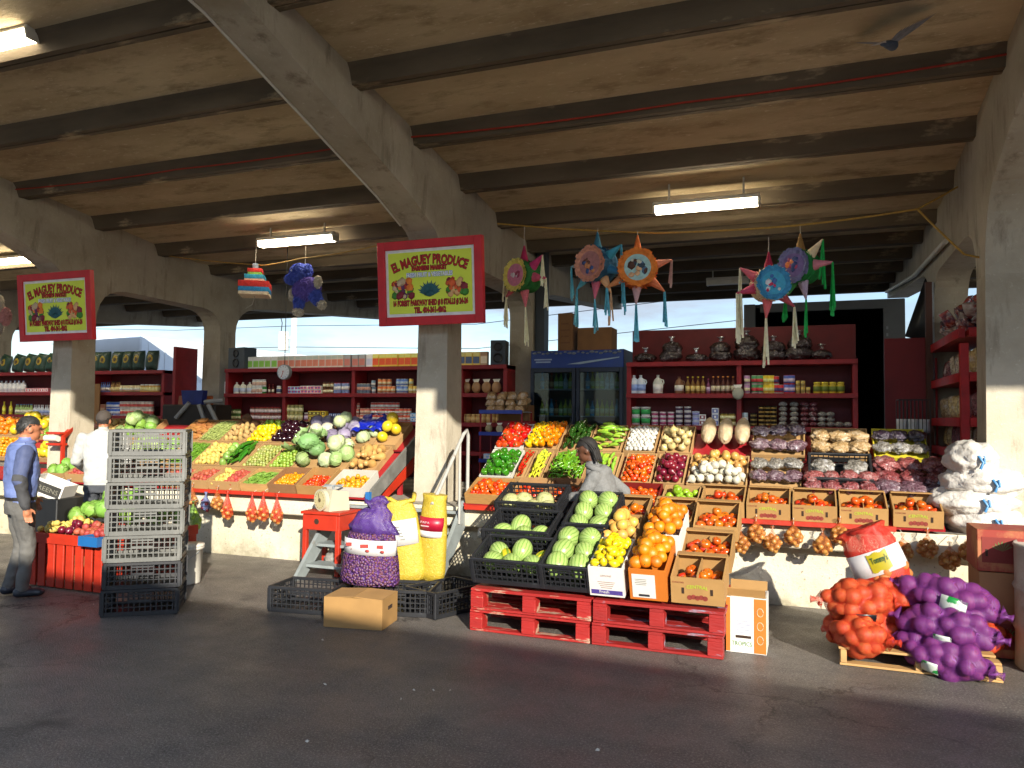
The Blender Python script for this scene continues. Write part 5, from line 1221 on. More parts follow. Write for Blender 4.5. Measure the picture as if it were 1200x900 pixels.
# wire basket stand with white tubs
p0, p1 = at(1054, 510, Y=9.9), at(1090, 468, Y=9.9); w = p1.x - p0.x; cx = (p0.x + p1.x) / 2
t = empty('wire_stand', (cx, 9.9, .756), 'black wire stand with white goods in front of the red partition', 'stand'); hh = p1.z - .756
b = MB()
for i in range(9):
    x = -w / 2 + w * i / 8
    for yy in (0, .3): b.tube([(x, yy, 0 if i in (0, 8) else .45), (x, yy, hh)], .005, 5)
for z in (.45, .62, .8, hh - .002):
    for yy in (0, .3): b.tube([(-w / 2, yy, z), (w / 2, yy, z)], .005, 5)
    for sx in (-1, 1): b.tube([(sx * w / 2, 0, z), (sx * w / 2, .3, z)], .005, 5)
b.box((0, .15, .46), (w - .02, .28, .01)); b.box((0, .15, .805), (w - .02, .28, .01)); b.build('wire_frame', M_black, t)
for i in range(3):
    for k in range(2): tag(inst('white_bag', sack(.12, .16, .12).mesh('white_bag', cm('#c8ccd0', .6)) if i + k == 0 else bpy.data.objects['white_bag'].data, loc=(cx + (i - 1) * .115, 10.05, .756 + (.47 if k == 0 else .815)), rot=(0, 0, U(-.3, .3))), f"white packet in the {('lower', 'upper')[k]} basket of the wire stand", 'packet', f"white packets in the {('lower', 'upper')[k]} wire basket")
DIM[0] = .62
# ------------------------------------------------------------------ plastic crates
def crate_mesh(w, l, h, nx=14, ny=10, nz_=4, solid=.0, th=.009):
    b = MB(); b.box((0, l / 2, .008), (w - .02, l - .02, .006))
    for i in range(nx // 2): b.box((-w / 2 + w * (i + .5) / (nx // 2), l / 2, .015), (.012, l - .02, .008))
    def wall(M, L, n):
        b.box((0, 0, h - .014), (L, .022, .026), M=M, b=.003); b.box((0, 0, .02), (L, .016, .036), M=M)
        for i in range(n + 1): b.box((-L / 2 + L * i / n, 0, h / 2), (.009 if 0 < i < n else .02, th, h - .04), M=M)
        for k in range(1, nz_): b.box((0, 0, .03 + (h - .05) * k / nz_), (L, th * .9, .009), M=M)
        b.box((0, -.001, h * .55), (L * .3, th * 1.1, .022), M=M); b.box((0, -.001, h * .82), (L * .3, th * 1.1, .014), M=M)
    T = Matrix.Translation; Rz = lambda a: Matrix.Rotation(a, 4, 'Z')
    wall(T((0, .011, 0)), w, nx); wall(T((0, l - .011, 0)) @ Rz(math.pi), w, nx)
    wall(T((w / 2 - .011, l / 2, 0)) @ Rz(math.pi / 2), l - .046, ny); wall(T((-w / 2 + .011, l / 2, 0)) @ Rz(-math.pi / 2), l - .046, ny)
    for sx in (-1, 1):
        for yy in (.014, l - .014): b.box((sx * (w / 2 - .014), yy, h / 2), (.03, .03, h - .002), b=.004)
    return b
M_gcr = mat('grey_crate_plastic', '#6c6c67', .5, .15, 6, col2='#83817a', c2=(.55, .75), s2=6); M_bcr = mat('black_crate_plastic', '#25262a', .5, .2, 6, col2='#45464a', c2=(.6, .8), s2=7)
cr_g = crate_mesh(.60, .42, .223).mesh('plastic_crate', M_gcr); cr_b = crate_mesh(.60, .42, .223).mesh('plastic_crate', M_bcr)
cr_l = crate_mesh(.40, .60, .22, 10, 14).mesh('plastic_crate', M_bcr)
p = at(163, 722, Z=0)
names = ['lowest black', 'second from bottom, black', 'lowest grey', 'second grey from the ground up', 'middle grey', 'second from top, grey', 'topmost grey']
for i in range(7):
    th = R(37 + (-1.2, .6, -.4, .8, -1.2, .9, 0)[i]); off = (0, .012, .006, .018, .012, .022, .02)[i]
    M = Matrix.Translation((p.x + off, p.y + off * .7, .002 + i * .2235)) @ Matrix.Rotation(th, 4, 'Z')
    tag(inst('plastic_crate', cr_b if i < 2 else cr_g, M=M), f'{names[i]} plastic crate of the tall stack', 'crate', 'tall stack of plastic crates')

# ------------------------------------------------------------------ red pallets and tiers
def pallet_parts(t, w, l, h, m, z0=0, boards=6):
    bh = .022
    for i in range(boards):
        y = l * (i + .5) / boards * .98 + .01; MB().box((0, y, z0 + h - bh / 2), (w, l / boards * (.86 if i else 1.0), bh), b=.003).build('deck_board', m, t)
    for sx in (-1, 0, 1):
        MB().box((sx * (w / 2 - .055), l / 2, z0 + h - bh - .011), (.1, l, .02)).build('stringer_board', m, t)
        for yy in (.06, l / 2, l - .06): MB().box((sx * (w / 2 - .055), yy, z0 + (h - .042) / 2 + .008), (.108, .116, h - .042 - .022), b=.004).build('block', m, t)
    for yy in (.06, l / 2, l - .06): MB().box((0, yy, z0 + .0105), (w, .1, .019), b=.003).build('bottom_board', m, t)
def pallet_paint(name, a, chip, s2, c2):
    return mat(name, a, .6, .2, 5, col2=chip, c2=c2, s2=s2, bump=.25, bs=25, stretch=(.5, 2, 2))
M_pr = pallet_paint('worn_red_paint', '#b3201a', '#c9a58a', 6, (.54, .60)); M_pr2 = pallet_paint('worn_red_paint_b', '#a81d18', '#8fa9bd', 4, (.56, .64))
PZ = .34
pl0, pl1 = at(549, 737, Y=5.66).x, at(691, 751, Y=5.66).x; pr1 = at(847, 767, Y=5.66).x
for k, (a, c, m, lb) in enumerate(((pl0, pl1 - .008, M_pr, 'left'), (pl1 + .008, pr1, M_pr2, 'right'))):
    for j in range(2):
        t = empty('pallet', ((a + c) / 2 + (.012 if j else 0), 5.66 + (.0 if j else .015), .002 + j * .17), f"{('lower', 'upper')[j]} worn red pallet under the {('watermelon', 'citrus')[k]} boxes", 'pallet', 'red pallets in front of the dock')
        pallet_parts(t, c - a, 1.0, .168, m)
def ramp(x0, x1):
    t = empty('tiered_stand', ((x0 + x1) / 2, 6.2, .002), 'rough wooden steps carrying the crates behind the pallets', 'stand')
    for y0, y1, z in ((6.12, 6.52, .50), (6.55, 6.95, .70)):
        MB().box((0, (y0 + y1) / 2 - 6.2, z), (x1 - x0, y1 - y0, .03)).build('step_board', M_shelf, t)
        for i in range(4):
            x = -(x1 - x0) / 2 + .05 + (x1 - x0 - .1) * i / 3
            for yy in (y0 + .05, y1 - .05):
                zb = (PZ + .004) if yy < 6.66 else 0.0
                MB().box((x, yy - 6.2, (zb + z - .016) / 2), (.05, .05, z - .016 - zb)).build('leg', M_shelf, t)
ramp(pl0 + .02, pr1 - .05)
TL = R(22)
def put(o, M, label, cat, group=None):
    l, q, s = M.decompose(); o.location = l; o.rotation_euler = q.to_euler(); return tag(o, label, cat, group)
def fruits(M, spots, key, sc, label, cat, group, lie='any'):
    for x, y, z in spots:
        e = Euler((U(0, 6.3), U(0, 6.3), U(0, 6.3))) if lie == 'any' else Euler((R(90) + U(-.5, .5), U(-.4, .4), U(-.7, .7)))
        k = rnd.choice(key) if isinstance(key, (list, tuple)) else key; s = sc * U(.94, 1.08)
        tag(inst(k, P[k], M=M @ Matrix.Translation((x, y, z)) @ e.to_matrix().to_4x4(), scale=(s, s, s)), label, cat, group)
# column 1: three wide black crates
c1 = []
for (px0, px1, py, Y, Z, lab) in ((557, 634, 683, 5.70, .375, 'low black crate of round melons and a yellow squash'), (572, 640, 648, 6.13, .545, 'middle black crate with a few small watermelons'), (586, 652, 613, 6.56, .735, 'upper black crate of pale cantaloupes')):
    x = (at(px0, py, Y=Y).x + at(px1, py, Y=Y).x) / 2
    M = slope((x, Y, Z), R(20)); put(inst('plastic_crate', cr_b), M, lab, 'crate'); c1.append(M)
fruits(c1[0], [(-.165, .145, .125), (.0, .135, .12), (.05, .27, .17), (.175, .145, .115), (-.17, .3, .12)], 'watermelon', .76, 'striped round melon in the low black crate', 'watermelon', 'melons in the low black crate', 'up')
fruits(c1[0], [(-.09, .24, .12), (.22, .27, .12)], 'yellow_squash', 1.0, 'yellow green squash between the melons of the low black crate', 'squash', 'squashes in the low black crate', 'up')
fruits(c1[1], [(-.17, .14, .12), (-.04, .26, .13), (.03, .13, .115), (.175, .14, .115)], 'watermelon', .76, 'small watermelon in the middle black crate', 'watermelon', 'watermelons in the middle black crate', 'up')
fruits(c1[2], [(-.21, .18, .12), (-.10, .12, .09), (.02, .12, .10), (.10, .24, .13), (.17, .11, .10), (-.12, .27, .10)], 'cantaloupe', 1.05, 'pale cantaloupe in the upper black crate', 'melon', 'cantaloupes in the upper black crate')
# column 2: watermelon crates
for (px0, px1, py, Y, Z, lab, g) in ((637, 690, 690, 5.70, .375, 'lower long black crate packed with watermelons', 'lower'), (664, 712, 660, 6.29, .62, 'upper long black crate of watermelons in front of the woman', 'upper')):
    x = (at(px0, py, Y=Y).x + at(px1, py, Y=Y).x) / 2; M = slope((x, Y, Z), TL); put(inst('plastic_crate', cr_l), M, lab, 'crate')
    fruits(M, [(sx * .09, .125 + .175 * j, .15 + .02 * j) for j in range(3) for sx in (-1, 1)], 'watermelon', .78, f'striped watermelon in the {g} long black crate', 'watermelon', f'watermelons in the {g} long crate', 'up')
# columns 3, 4: citrus cartons
M_wcart = mat('white_carton', '#f4f0e8', .65, .05, 5); M_ocart = mat('orange_carton', '#dc7a1e', .65, .08, 5); M_purp = cm('#5a4a9a'); M_grn = cm('#4a8a3c')
def citrus(px0, px1, py, Y, Z, l, m, label, name='fruit_carton', h=.26):
    a, c = at(px0, py, Y=Y).x, at(px1, py, Y=Y).x; w = c - a - .01; M = slope(((a + c) / 2, Y, Z), R(20))
    o = tray_mesh(w, l, h, h - .08).build(name, m); put(o, M, label, 'carton'); return o, M, w
Rx90 = Matrix.Rotation(R(90), 4, 'X')
o, M, w = citrus(691, 733, 703, 5.69, .37, .46, M_wcart, 'white carton with purple print full of lemons', h=.24)
b = MB(); b.box((0, -.0015, .035), (w * .9, .003, .035)); b.build('purple_band', M_purp, o)
mb = MB(); text_mb(mb, 'Fresh', .035, Matrix.Translation((-.02, -.0035, .027)) @ Rx90, extrude=.0006); mb.build('printed_name', M_wcart, o)
mb = MB(); text_mb(mb, 'LEMONS', .022, Matrix.Translation((0, -.001, .165)) @ Rx90, extrude=.0006)
for k in range(4): mb.box((0, -.001, .12 - .016 * k), (w * (.5 - .06 * k), .002, .004))
mb.build('printed_lines', cm('#b08a80'), o)
heap(M, w - .02, .43, .24, 'lemon', .056, 'lemon heaped in the white carton on the red pallet', 'lemon', 'lemons on the pallet', .06, n2=10)
o, M, w = citrus(704, 745, 655, 6.15, .56, .42, M_card, 'cardboard carton of pale grapefruit behind the lemons', h=.2)
heap(M, w - .02, .40, .17, 'grapefruit', .085, 'grapefruit in the carton behind the lemons', 'grapefruit', 'grapefruit behind the lemons', .04, n2=4)
o, M, w = citrus(738, 783, 709, 5.69, .37, .46, M_ocart, 'orange and white carton heaped with oranges, nearest the viewer', h=.25)
MB().box((-.03, -.0015, .115), (w * .62, .003, .19)).build('white_panel', M_wcart, o)
mb = MB()
for k in range(4): mb.box((-.05, -.0035, .17 - .014 * k), (w * (.32 - .04 * (k % 2)), .002, .004))
mb.build('printed_lines', cm('#8a8478'), o)
MB().box((-.03, -.0032, .04), (.08, .0025, .018)).build('barcode', cm('#3a3a40'), o)
heap(M, w - .02, .45, .26, 'orange', .072, 'orange heaped in the nearer orange carton', 'orange', 'oranges in the nearer carton', .07, n2=9, sc=1.12)
o, M, w = citrus(755, 800, 655, 6.15, .56, .46, M_wcart, 'white sided carton heaped with oranges, behind the nearer one', h=.25)
heap(M, w - .02, .45, .26, 'orange', .072, 'orange heaped in the farther white sided carton', 'orange', 'oranges in the farther carton', .07, n2=9, sc=1.1)
# column 5: tomato cartons in steps
def step_carton(px0, px1, py, Y, Z, l, h, fr, label, fill, n2=3, tl=14):
    a, c = at(px0, py, Y=Y).x, at(px1, py, Y=Y).x; M = slope(((a + c) / 2, Y, Z), R(tl)); return tomato_carton(M, c - a - .01, l, h, fr, label, fill, n2)
step_carton(786, 850, 718, 5.70, .37, .36, .24, .2, 'lowest tomato carton on the corner of the red pallet', 'ripe tomato in the lowest stepped carton', 5)
step_carton(797, 858, 672, 6.13, .53, .36, .2, .13, 'middle tomato carton of the steps, half full', 'ripe tomato in the middle stepped carton', 2)
step_carton(812, 866, 637, 6.50, .715, .36, .22, .12, 'upper tomato carton of the steps, nearly empty', 'ripe tomato in the upper stepped carton', 1)
step_carton(712, 757, 618, 6.60, .70, .40, .22, .16, 'open cardboard carton with few tomatoes right of the woman', 'ripe tomato in the carton right of the woman', 2)
step_carton(762, 812, 615, 6.62, .72, .38, .2, .14, 'shallow cardboard carton with tomatoes above the oranges', 'ripe tomato in the shallow carton above the oranges', 1)
# white juice carton on the ground
a, c = at(851, 763, Z=0), at(899, 766, Z=0); w = (c.x - a.x)
o = tray_mesh(w, .3, .40, .30).build('fruit_carton', M_wcart, loc=((a.x + c.x) / 2, a.y, .002)); tag(o, 'empty white and orange carton on the asphalt beside the pallet', 'carton')
MB().box((w / 2 - .045, -.0015, .2), (.085, .003, .39)).build('orange_panel', M_ocart, o); MB().box((-w / 2 + .015, -.0015, .2), (.03, .003, .39)).build('orange_edge', M_ocart, o)
mb = MB()
for k in range(3): mb.tube([(w / 2 - .045 + .022 * math.cos(t_ * .6), -.004, .1 + k * .1 + .03 * math.sin(t_ * .6)) for t_ in range(11)], .003, 5)
mb.build('printed_swirl', cm('#f0c8a0'), o)
mb = MB(); text_mb(mb, 'TROPICS', .045, Matrix.Translation((-.03, -.0015, .05)) @ Rx90, extrude=.0008, width=w * .5); mb.build('printed_name', M_grn, o)
mb = MB()
for k in range(6): mb.box((-.02, -.0012, .2 - .018 * k + (.1 if k > 3 else 0)), (w * .34, .002, .004))
mb.build('printed_lines', cm('#8a9ac0'), o); MB().box((-.02, -.0015, .115), (.11, .003, .02), b=.001).build('hand_hole', M_hole, o)
for s, dx in ((-1, -.0), (1, .0)): MB().box((0, .15 + s * .15, .405 + .03), (w * .95, .01, .07), rot=(s * -.5, 0, 0)).build('flap', M_card, o)

# ------------------------------------------------------------------ dried goods bags, right end of the rack
def lump(r, sc, k=.26, s=2.4, sub=3):
    o_ = U(0, 90); return MB().ball((0, 0, 0), r, sc, sub, 0, lambda p: 1 + k * nz(p, s, o_) + k * .5 * nz(p, s * 2.3, o_))
FM = {'purple': film_mat('film_purple_chile', '#7a5a66', '#4a2c38', 80, '#a89aa4'), 'dark': film_mat('film_dark_chile', '#3a2a3c', '#181020', 60, '#6a6074'), 'tan': film_mat('film_tan', '#c8a878', '#a8824e', 50, '#dccbb0'),
      'grey': film_mat('film_silver', '#9a948a', '#5e5850', 55, '#c8c8cc'), 'red': film_mat('film_red_chile', '#9a4a4c', '#5c2226', 70, '#b89a9c'), 'rose': film_mat('film_rose_chile', '#a85a58', '#6e2a2a', 80, '#c0a09c')}
BG = {}
def dbag(M, x, y, z, kind, label, group, s=1, rz=None):
    v = rnd.randrange(3); key = (kind, v)
    if key not in BG: BG[key] = lump(.088, (1.2, 1.0, .6), .3, 2.2, 4).mesh('dried_goods_bag', FM[kind])
    tag(inst('dried_goods_bag', BG[key], M=M @ Matrix.Translation((x, y, z)) @ Matrix.Rotation(U(-.5, .5) if rz is None else rz, 4, 'Z'), scale=(s * U(.92, 1.08), s, s * U(.9, 1.1))), label, 'bag', group)
def bagrow(M, w, y, z, n, kind, label, s=1): 
    for i in range(n): dbag(M, -w / 2 + w * (i + .5) / n, y + U(-.01, .01), z + U(-.008, .01), kind, label, label, s * min(1.2, (w / n) / .19 * 1.02))
M, w, L, fl = row_tray('A', 880, 944, 534, 'cardboard tray of purple chile bags in the top row')
bagrow(M, w, .11, .12, 3, 'purple', 'bag of purple grey dried chiles in the top tray'); bagrow(M, w, .33, .16, 3, 'dark', 'bag of darker dried chiles behind the purple ones')
M, w, L, fl = row_tray('A', 950, 1020, 536, 'cardboard tray of tan dried shrimp bags in the top row')
bagrow(M, w, .11, .11, 3, 'tan', 'bag of tan dried goods in the top tray'); bagrow(M, w, .32, .11, 3, 'tan', 'bag of tan dried goods at the back of the top tray')
M, w, L, fl = row_tray('A', 1024, 1090, 538, 'yellow and blue printed tray in the top row', mat('yellow_print_tray', '#d8c832', .6, .1, 5, col2='#3a90c8', c2=(.6, .63), s2=2.2))
bagrow(M, w, .12, .11, 3, 'grey', 'silvery bag in the yellow printed tray'); bagrow(M, w, .33, .11, 3, 'dark', 'dark bag behind the yellow printed tray')
M, w, L, fl = row_tray('B', 878, 940, 572, 'shallow brown tray of grey herb bags in the middle row', l=.46)
bagrow(M, w, .33, .12, 3, 'grey', 'grey herb bag in the middle tray of the right rack'); bagrow(M, w, .12, .12, 3, 'purple', 'reddish grey chile bag in front of the grey herb bags')
M = slope((at(985, 575, Y=7.8).x, 7.82, 1.02), R(31)); w = .62
put(inst('plastic_crate', crate_mesh(.56, .44, .16, 12, 9, 3).mesh('plastic_crate', M_bcr), scale=(1, 1, 1)), M @ Matrix.Translation((0, .02, 0)), 'shallow black plastic crate among the dried goods bags', 'crate')
bagrow(M, .6, .30, .11, 2, 'grey', 'crinkled silver bag in the shallow black crate', .9); bagrow(M, w, .09, .13, 4, 'rose', 'red chile bag in front of the shallow black crate')
bagrow(M, w, -.04, .10, 4, 'red', 'deep red chile bag at the lower edge above the tomato cartons')
M = slope((at(1070, 578, Y=7.8).x, 7.82, 1.02), R(31)); w = .62
MB_ = MB().box((0, .2, -.004), (.6, .44, .03)); tag(put(MB_.build('flat_board', M_shelfb), M, 'dark board under the pink chile bags at the rack end', 'board'), None)
bagrow(M, w, .33, .12, 3, 'rose', 'pink chile bag on the upper board near the white sacks'); bagrow(M, w, .14, .10, 3, 'red', 'dark pink chile bag on the lower board near the white sacks')
bagrow(M, w, -.02, .10, 3, 'purple', 'grey pink bag directly above the last tomato carton')

# ------------------------------------------------------------------ netted bags on the dock wall
NETS = {'orange': net_mat('orange_net', '#d8742c', .16, 260), 'red': net_mat('red_net', '#e03c18', .36, 75), 'purple': net_mat('purple_net', '#7d3088', .38, 75), 'blue': net_mat('blue_net', '#7f8fc0', .5, 200), 'green': net_mat('green_net', '#8fba5a', .55, 200), 'white': net_mat('white_net', '#e8e6e0', .6, 200)}
m_smo = mat('small_onion_skin', '#c98a45', .4, .18, 3, col2='#a3642c', c2=(.5, .75), s2=5, rand=.15, hue=.008); SMO = MB().lathe([(0, -.024), (.018, -.018), (.027, 0), (.019, .018), (.006, .028), (0, .034)], 12).mesh('onion', m_smo)
def netbag(px, py, Y, net, label, group, n=11, rx=.058, rz=.062, me=SMO, neck=.09, s=1, cat='bag', child='onion'):
    p = at(px, py, Y=Y); t = empty('net_bag', p, label, cat, group, rot=(0, 0, U(-.3, .3))); pts = []
    for i in range(n):
        zz = -1 + 2 * (i + .5) / n; a = i * 2.4; rr = math.sqrt(max(0, 1 - zz * zz))
        q = Vector((rx * rr * math.cos(a), rx * .8 * rr * math.sin(a), rz * zz)); c = inst(child, me, t, q, (U(0, 6), U(0, 6), 0), scale=(s, s, s))
        for v in list(me.vertices)[::5]: pts.append(q + Vector(v.co) * s * .97)
    top = rz + .02 * s + neck
    pts += [Vector((.008 * math.cos(k), .008 * math.sin(k), top - .02)) for k in range(6)]
    MB().hull(pts).build('netting', NETS[net], t)
    MB().lathe([(.006, top - .025), (.014, top - .02), (.014, top - .012), (.006, top - .008), (.022, top + .025)], 10).build('gathered_top', NETS[net], t)
    MB().tube([(0, 0, top - .015), (0, .03, top + .03), (0, 7.41 - p.y, top + .06)], .003, 5).build('tie', M_string, t)
    return t
WL = 'netted yellow onions hanging on the right dock wall'
labs = ['net of onions half hidden by the tomato cartons', 'net of onions, highest of the first three from the pallet', 'net of onions, lowest of the first three from the pallet', 'net of onions hanging alone left of the big red sack', 'lower net of onions left of the big red sack', 'upper net of onions just left of the big red sack', 'net of onions just right of the big red sack', 'net of onions with a metal ring, below the white sacks', 'lowest net of onions, left of the red print boxes', 'net of onions half hidden by the red print boxes']
for (px, py), lb in zip(((868, 638), (886, 626), (905, 637), (930, 630), (964, 640), (984, 628), (1058, 647), (1087, 643), (1113, 657), (1136, 647)), labs): netbag(px, py, 7.31, 'orange', lb, WL, 15, .064, .066, neck=.045)
LWL = 'netted bags hanging on the left dock wall'
RED = P['white_onion']; m_pi = P['red_potato']
netbag(225, 586, 7.31, 'orange', 'small orange net bag beside the crate stack', LWL, 8)
netbag(241, 592, 7.31, 'blue', 'net bag of purple onions with a blue top', LWL, 8, me=P['red_onion'], s=.62, neck=.06)
netbag(254, 590, 7.31, 'orange', 'round orange net bag left of the tall red nets', LWL, 12)
for px, py, lb in ((266, 600, 'leftmost tall red net of onions on the left dock wall'), (295, 603, 'first of the three red nets close together'), (308, 602, 'middle one of the three red nets close together'), (324, 605, 'last of the three red nets, nearest the scale')):
    netbag(px, py, 7.31, 'red', lb, LWL, 12, .058, .075, neck=.14)
netbag(226, 612, 7.2, 'green', 'green net bag of limes low beside the crate stack', LWL, 14, .08, .12, me=P['green_apple'], s=.8, child='lime')
netbag(70, 579, 7.31, 'orange', 'orange net bag hanging left of the man in white', LWL, 10)
netbag(80, 579, 7.31, 'blue', 'blue topped net bag left of the man in white', LWL, 8, me=P['red_onion'], s=.6)

# ------------------------------------------------------------------ onion pallet at right
o0 = at(984, 779, Z=0); o1 = at(1177, 803, Z=0); OX0, OX1, OY = o0.x, o1.x, (o0.y + o1.y) / 2
t = empty('pallet', ((OX0 + OX1) / 2, OY, .002), 'bare pine pallet under the big onion sacks', 'pallet')
w = OX1 - OX0
for i in range(6): MB().box((U(-.01, .01), .05 + .18 * i, .121), (w, .1, .016), rot=(0, 0, U(-.01, .01)), b=.002).build('deck_board', M_wood, t)
for sx in (-1, 0, 1): MB().box((sx * (w / 2 - .025), .5, .066), (.04, 1.0, .09), b=.003).build('stringer', M_wood, t)
for yy in (.05, .5, .95): MB().box((0, yy, .0105), (w, .09, .016), b=.002).build('bottom_board', M_wood, t)
def onion_mesh(col, dark, nm): return MB().ball((0, 0, 0), .047, (1, 1, .9), 2).mesh('onion', mat(nm, col, .62, .2, 3, col2=dark, c2=(.5, .75), s2=7, rand=.3, hue=.006, spec=.25))
ON_O = onion_mesh('#d07a42', '#a0522a', 'big_orange_onion'); ON_P = onion_mesh('#8f3a66', '#5e2040', 'big_purple_onion')
def onion_sack(c, ang, L, r, me, net, label, group, band=None, up=0, empty_top=0):
    """netted sack lying along a horizontal direction (ang), up = tilt of the far end"""
    t = empty('onion_sack', c, label, 'sack', group); t.rotation_euler = (0, -up, ang)
    pts = []; rings = max(3, int(L / .08))
    for i in range(rings):
        f = (i + .5) / rings * 2 - 1; rr = (r - .035) * max(.35, (1 - abs(f) ** 3.2)); m = max(3, int(2 * math.pi * rr / .1))
        for j in range(m):
            a = 2 * math.pi * (j + (i % 2) * .5) / m; q = Vector((f * (L / 2 - .045) + U(-.025, .025), rr * math.cos(a), max(-.78 * r, rr * .92 * math.sin(a)) + U(-.015, .015)))
            s = U(.85, 1.45); inst('onion', me, t, q, (U(0, 6), U(0, 6), 0), scale=(s, s, s))
            pts.append(('0', 'ball', (tuple(q), .0515 * s, (1, 1, .95))))
    skin = remeshed('netting', [(0, k_, d_) for _, k_, d_ in pts] + [(0, 'ball', ((0, 0, -.02), r * .92, (L / 2 / r * .95, 1, .9)))], [NETS[net]], .013, lambda k_, c_: 0, t, 7)
    k = MB()
    for sx in (-1, 1):
        x = sx * L / 2; k.lathe([(.06, -.02), (.014, .02), (.018, .04), (.024, .055)], 12, M=Matrix.Translation((x, 0, 0)) @ Matrix.Rotation(sx * math.pi / 2, 4, 'Y'), wob=lambda a, z: 1 + .2 * math.cos(4 * a))
    k.build('tied_end', NETS[net], t)
    if band:
        x0, x1, a0, a1, m, nm = band; n = 16; vs = []; fs = []
        for i in range(n + 1):
            a = a0 + (a1 - a0) * i / n
            for x in (x0, x1):
                f = x / (L / 2); R_ = (r - .035) * max(.35, (1 - abs(f) ** 3.2)) + .056
                vs.append((x, R_ * math.cos(a), max(-.8 * r, R_ * .93 * math.sin(a))))
        for i in range(n): fs.append((2 * i, 2 * i + 1, 2 * i + 3, 2 * i + 2))
        o = MB().add(vs, fs, 0, True).build('label_band', m, t); sm = o.modifiers.new('thick', 'SOLIDIFY'); sm.thickness = .002
    return t
OG, PG = 'orange onion sacks on the pine pallet', 'purple onion sacks on the pine pallet'
def oc(px, py, Y): return at(px, py, Y=Y)
M_blk = mat('black_label', '#1c1e22', .35, .15, 6, col2='#3a3d42', c2=(.6, .7)); M_wl = mat('white_label', '#f0ecea', .4, .05, 5); 
M_gl = mat('white_green_label', '#d4dcd2', .4, .05, 5, col2='#1d8c3e', c2=(.5, .53), s2=9)
s1 = onion_sack(oc(1004, 705, 6.1), R(8), .52, .15, ON_O, 'red', 'orange onion sack with a black label, upper left of the pallet', OG, (-.06, .10, R(200), R(400), M_blk, 0))
mb = MB(); text_mb(mb, 'ONIONS', .03, Matrix.Translation((.02, -.15, -.02)) @ Rx90, extrude=.001, arc=.09); mb.build('printed_name', cm('#c0402c'), s1)
onion_sack(oc(1008, 745, 5.95), R(-22), .42, .14, ON_O, 'red', 'plump orange onion sack at the front left of the pallet', OG)
onion_sack(oc(990, 735, 6.25), R(80), .5, .13, ON_O, 'red', 'orange onion sack squeezed behind the front left one', OG)
onion_sack(oc(1047, 735, 6.25), R(40), .55, .14, ON_O, 'red', 'low orange onion sack between the orange and purple heaps', OG)
onion_sack(oc(1048, 700, 6.3), R(12), .56, .15, ON_O, 'red', 'upper orange onion sack behind the purple ones', OG)
# upright sack with the big printed label
p = oc(1026, 655, 6.38)
t = empty('onion_sack', p, 'slumped red net sack with a white and yellow printed label, top of the heap', 'sack', OG, rot=(0, R(-24), R(-6)))
for i in range(26):
    a = i * 2.4; q = Vector((.16 * math.cos(a) * U(.3, 1), .09 * math.sin(a), -.2 + .14 * (i % 5) / 4)); s = U(.9, 1.1); inst('onion', ON_O, t, q, (U(0, 6), U(0, 6), 0), scale=(s, s, s))
b = MB(); b.lathe([(.10, -.27), (.17, -.22), (.185, -.12), (.175, .0), (.185, .1), (.165, .17), (.15, .2), (.175, .235), (.15, .25), (.07, .21), (.0, .2)], 28, M=Matrix.Diagonal((1, .62, 1, 1)), wob=lambda a, z: 1 + .45 * max(0, z / .2) ** 2 * nz((math.cos(a) * 2, math.sin(a) * 2, z * 8), 1.3, 5) + .05 * math.cos(13 * a + z * 30)); b.build('netting', net_mat('thick_red_net', '#d8301c', .55, 160), t)
b = MB(); n = 20; vs = []; fs = []
for i in range(n + 1):
    a = R(195) + R(170) * i / n
    for z in (-.10, .075): vs.append((.196 * math.cos(a), .128 * math.sin(a), z))
for i in range(n): fs.append((2 * i, 2 * i + 1, 2 * i + 3, 2 * i + 2))
lb_ = MB().add(vs, fs, 0, True).build('label_band', M_wl, t); sm = lb_.modifiers.new('thick', 'SOLIDIFY'); sm.thickness = .002
def curved(mb, f):
    mb.v = [Vector((.2 * math.sin(v.x / .2), -.13 * math.cos(v.x / .2) + v.y - .002, v.z)) for v in mb.v]
mb = MB(); 
for i in range(12): mb.box((.03 + .0125 * (i - 5.5), 0, -.008 - .006 * math.sin(i)), (.0126, .003, .135))
curved(mb, 0); mb.build('yellow_panel', cm('#b8a818'), lb_)
mb = MB(); text_mb(mb, "Tommy's", .062, Matrix.Translation((.035, -.004, -.012)) @ Rx90, extrude=.001, offset=.0012, width=.125); curved(mb, 0); mb.build('printed_name', cm('#20502c'), lb_)
onion_sack(oc(1112, 702, 6.15), R(-14), .66, .15, ON_P, 'purple', 'topmost purple onion sack with a tall white and green label', PG, (-.04, .12, R(160), R(330), M_gl, 0), up=R(-12))
onion_sack(oc(1110, 735, 6.0), R(-16), .62, .14, ON_P, 'purple', 'middle purple onion sack with a torn white label', PG, (-.06, .05, R(190), R(300), M_gl, 0), up=R(-6))
onion_sack(oc(1104, 768, 5.93), R(-24), .62, .135, ON_P, 'purple', 'lowest purple onion sack sagging over the pallet edge', PG, (-.08, .02, R(190), R(310), M_gl, 0), up=R(-9))
onion_sack(oc(1130, 745, 6.4), R(10), .6, .15, ON_O, 'red', 'orange onion sack behind the purple ones at the right', OG)
onion_sack(oc(1090, 740, 6.45), R(-10), .6, .16, ON_P, 'purple', 'purple onion sack at the back of the heap', PG)

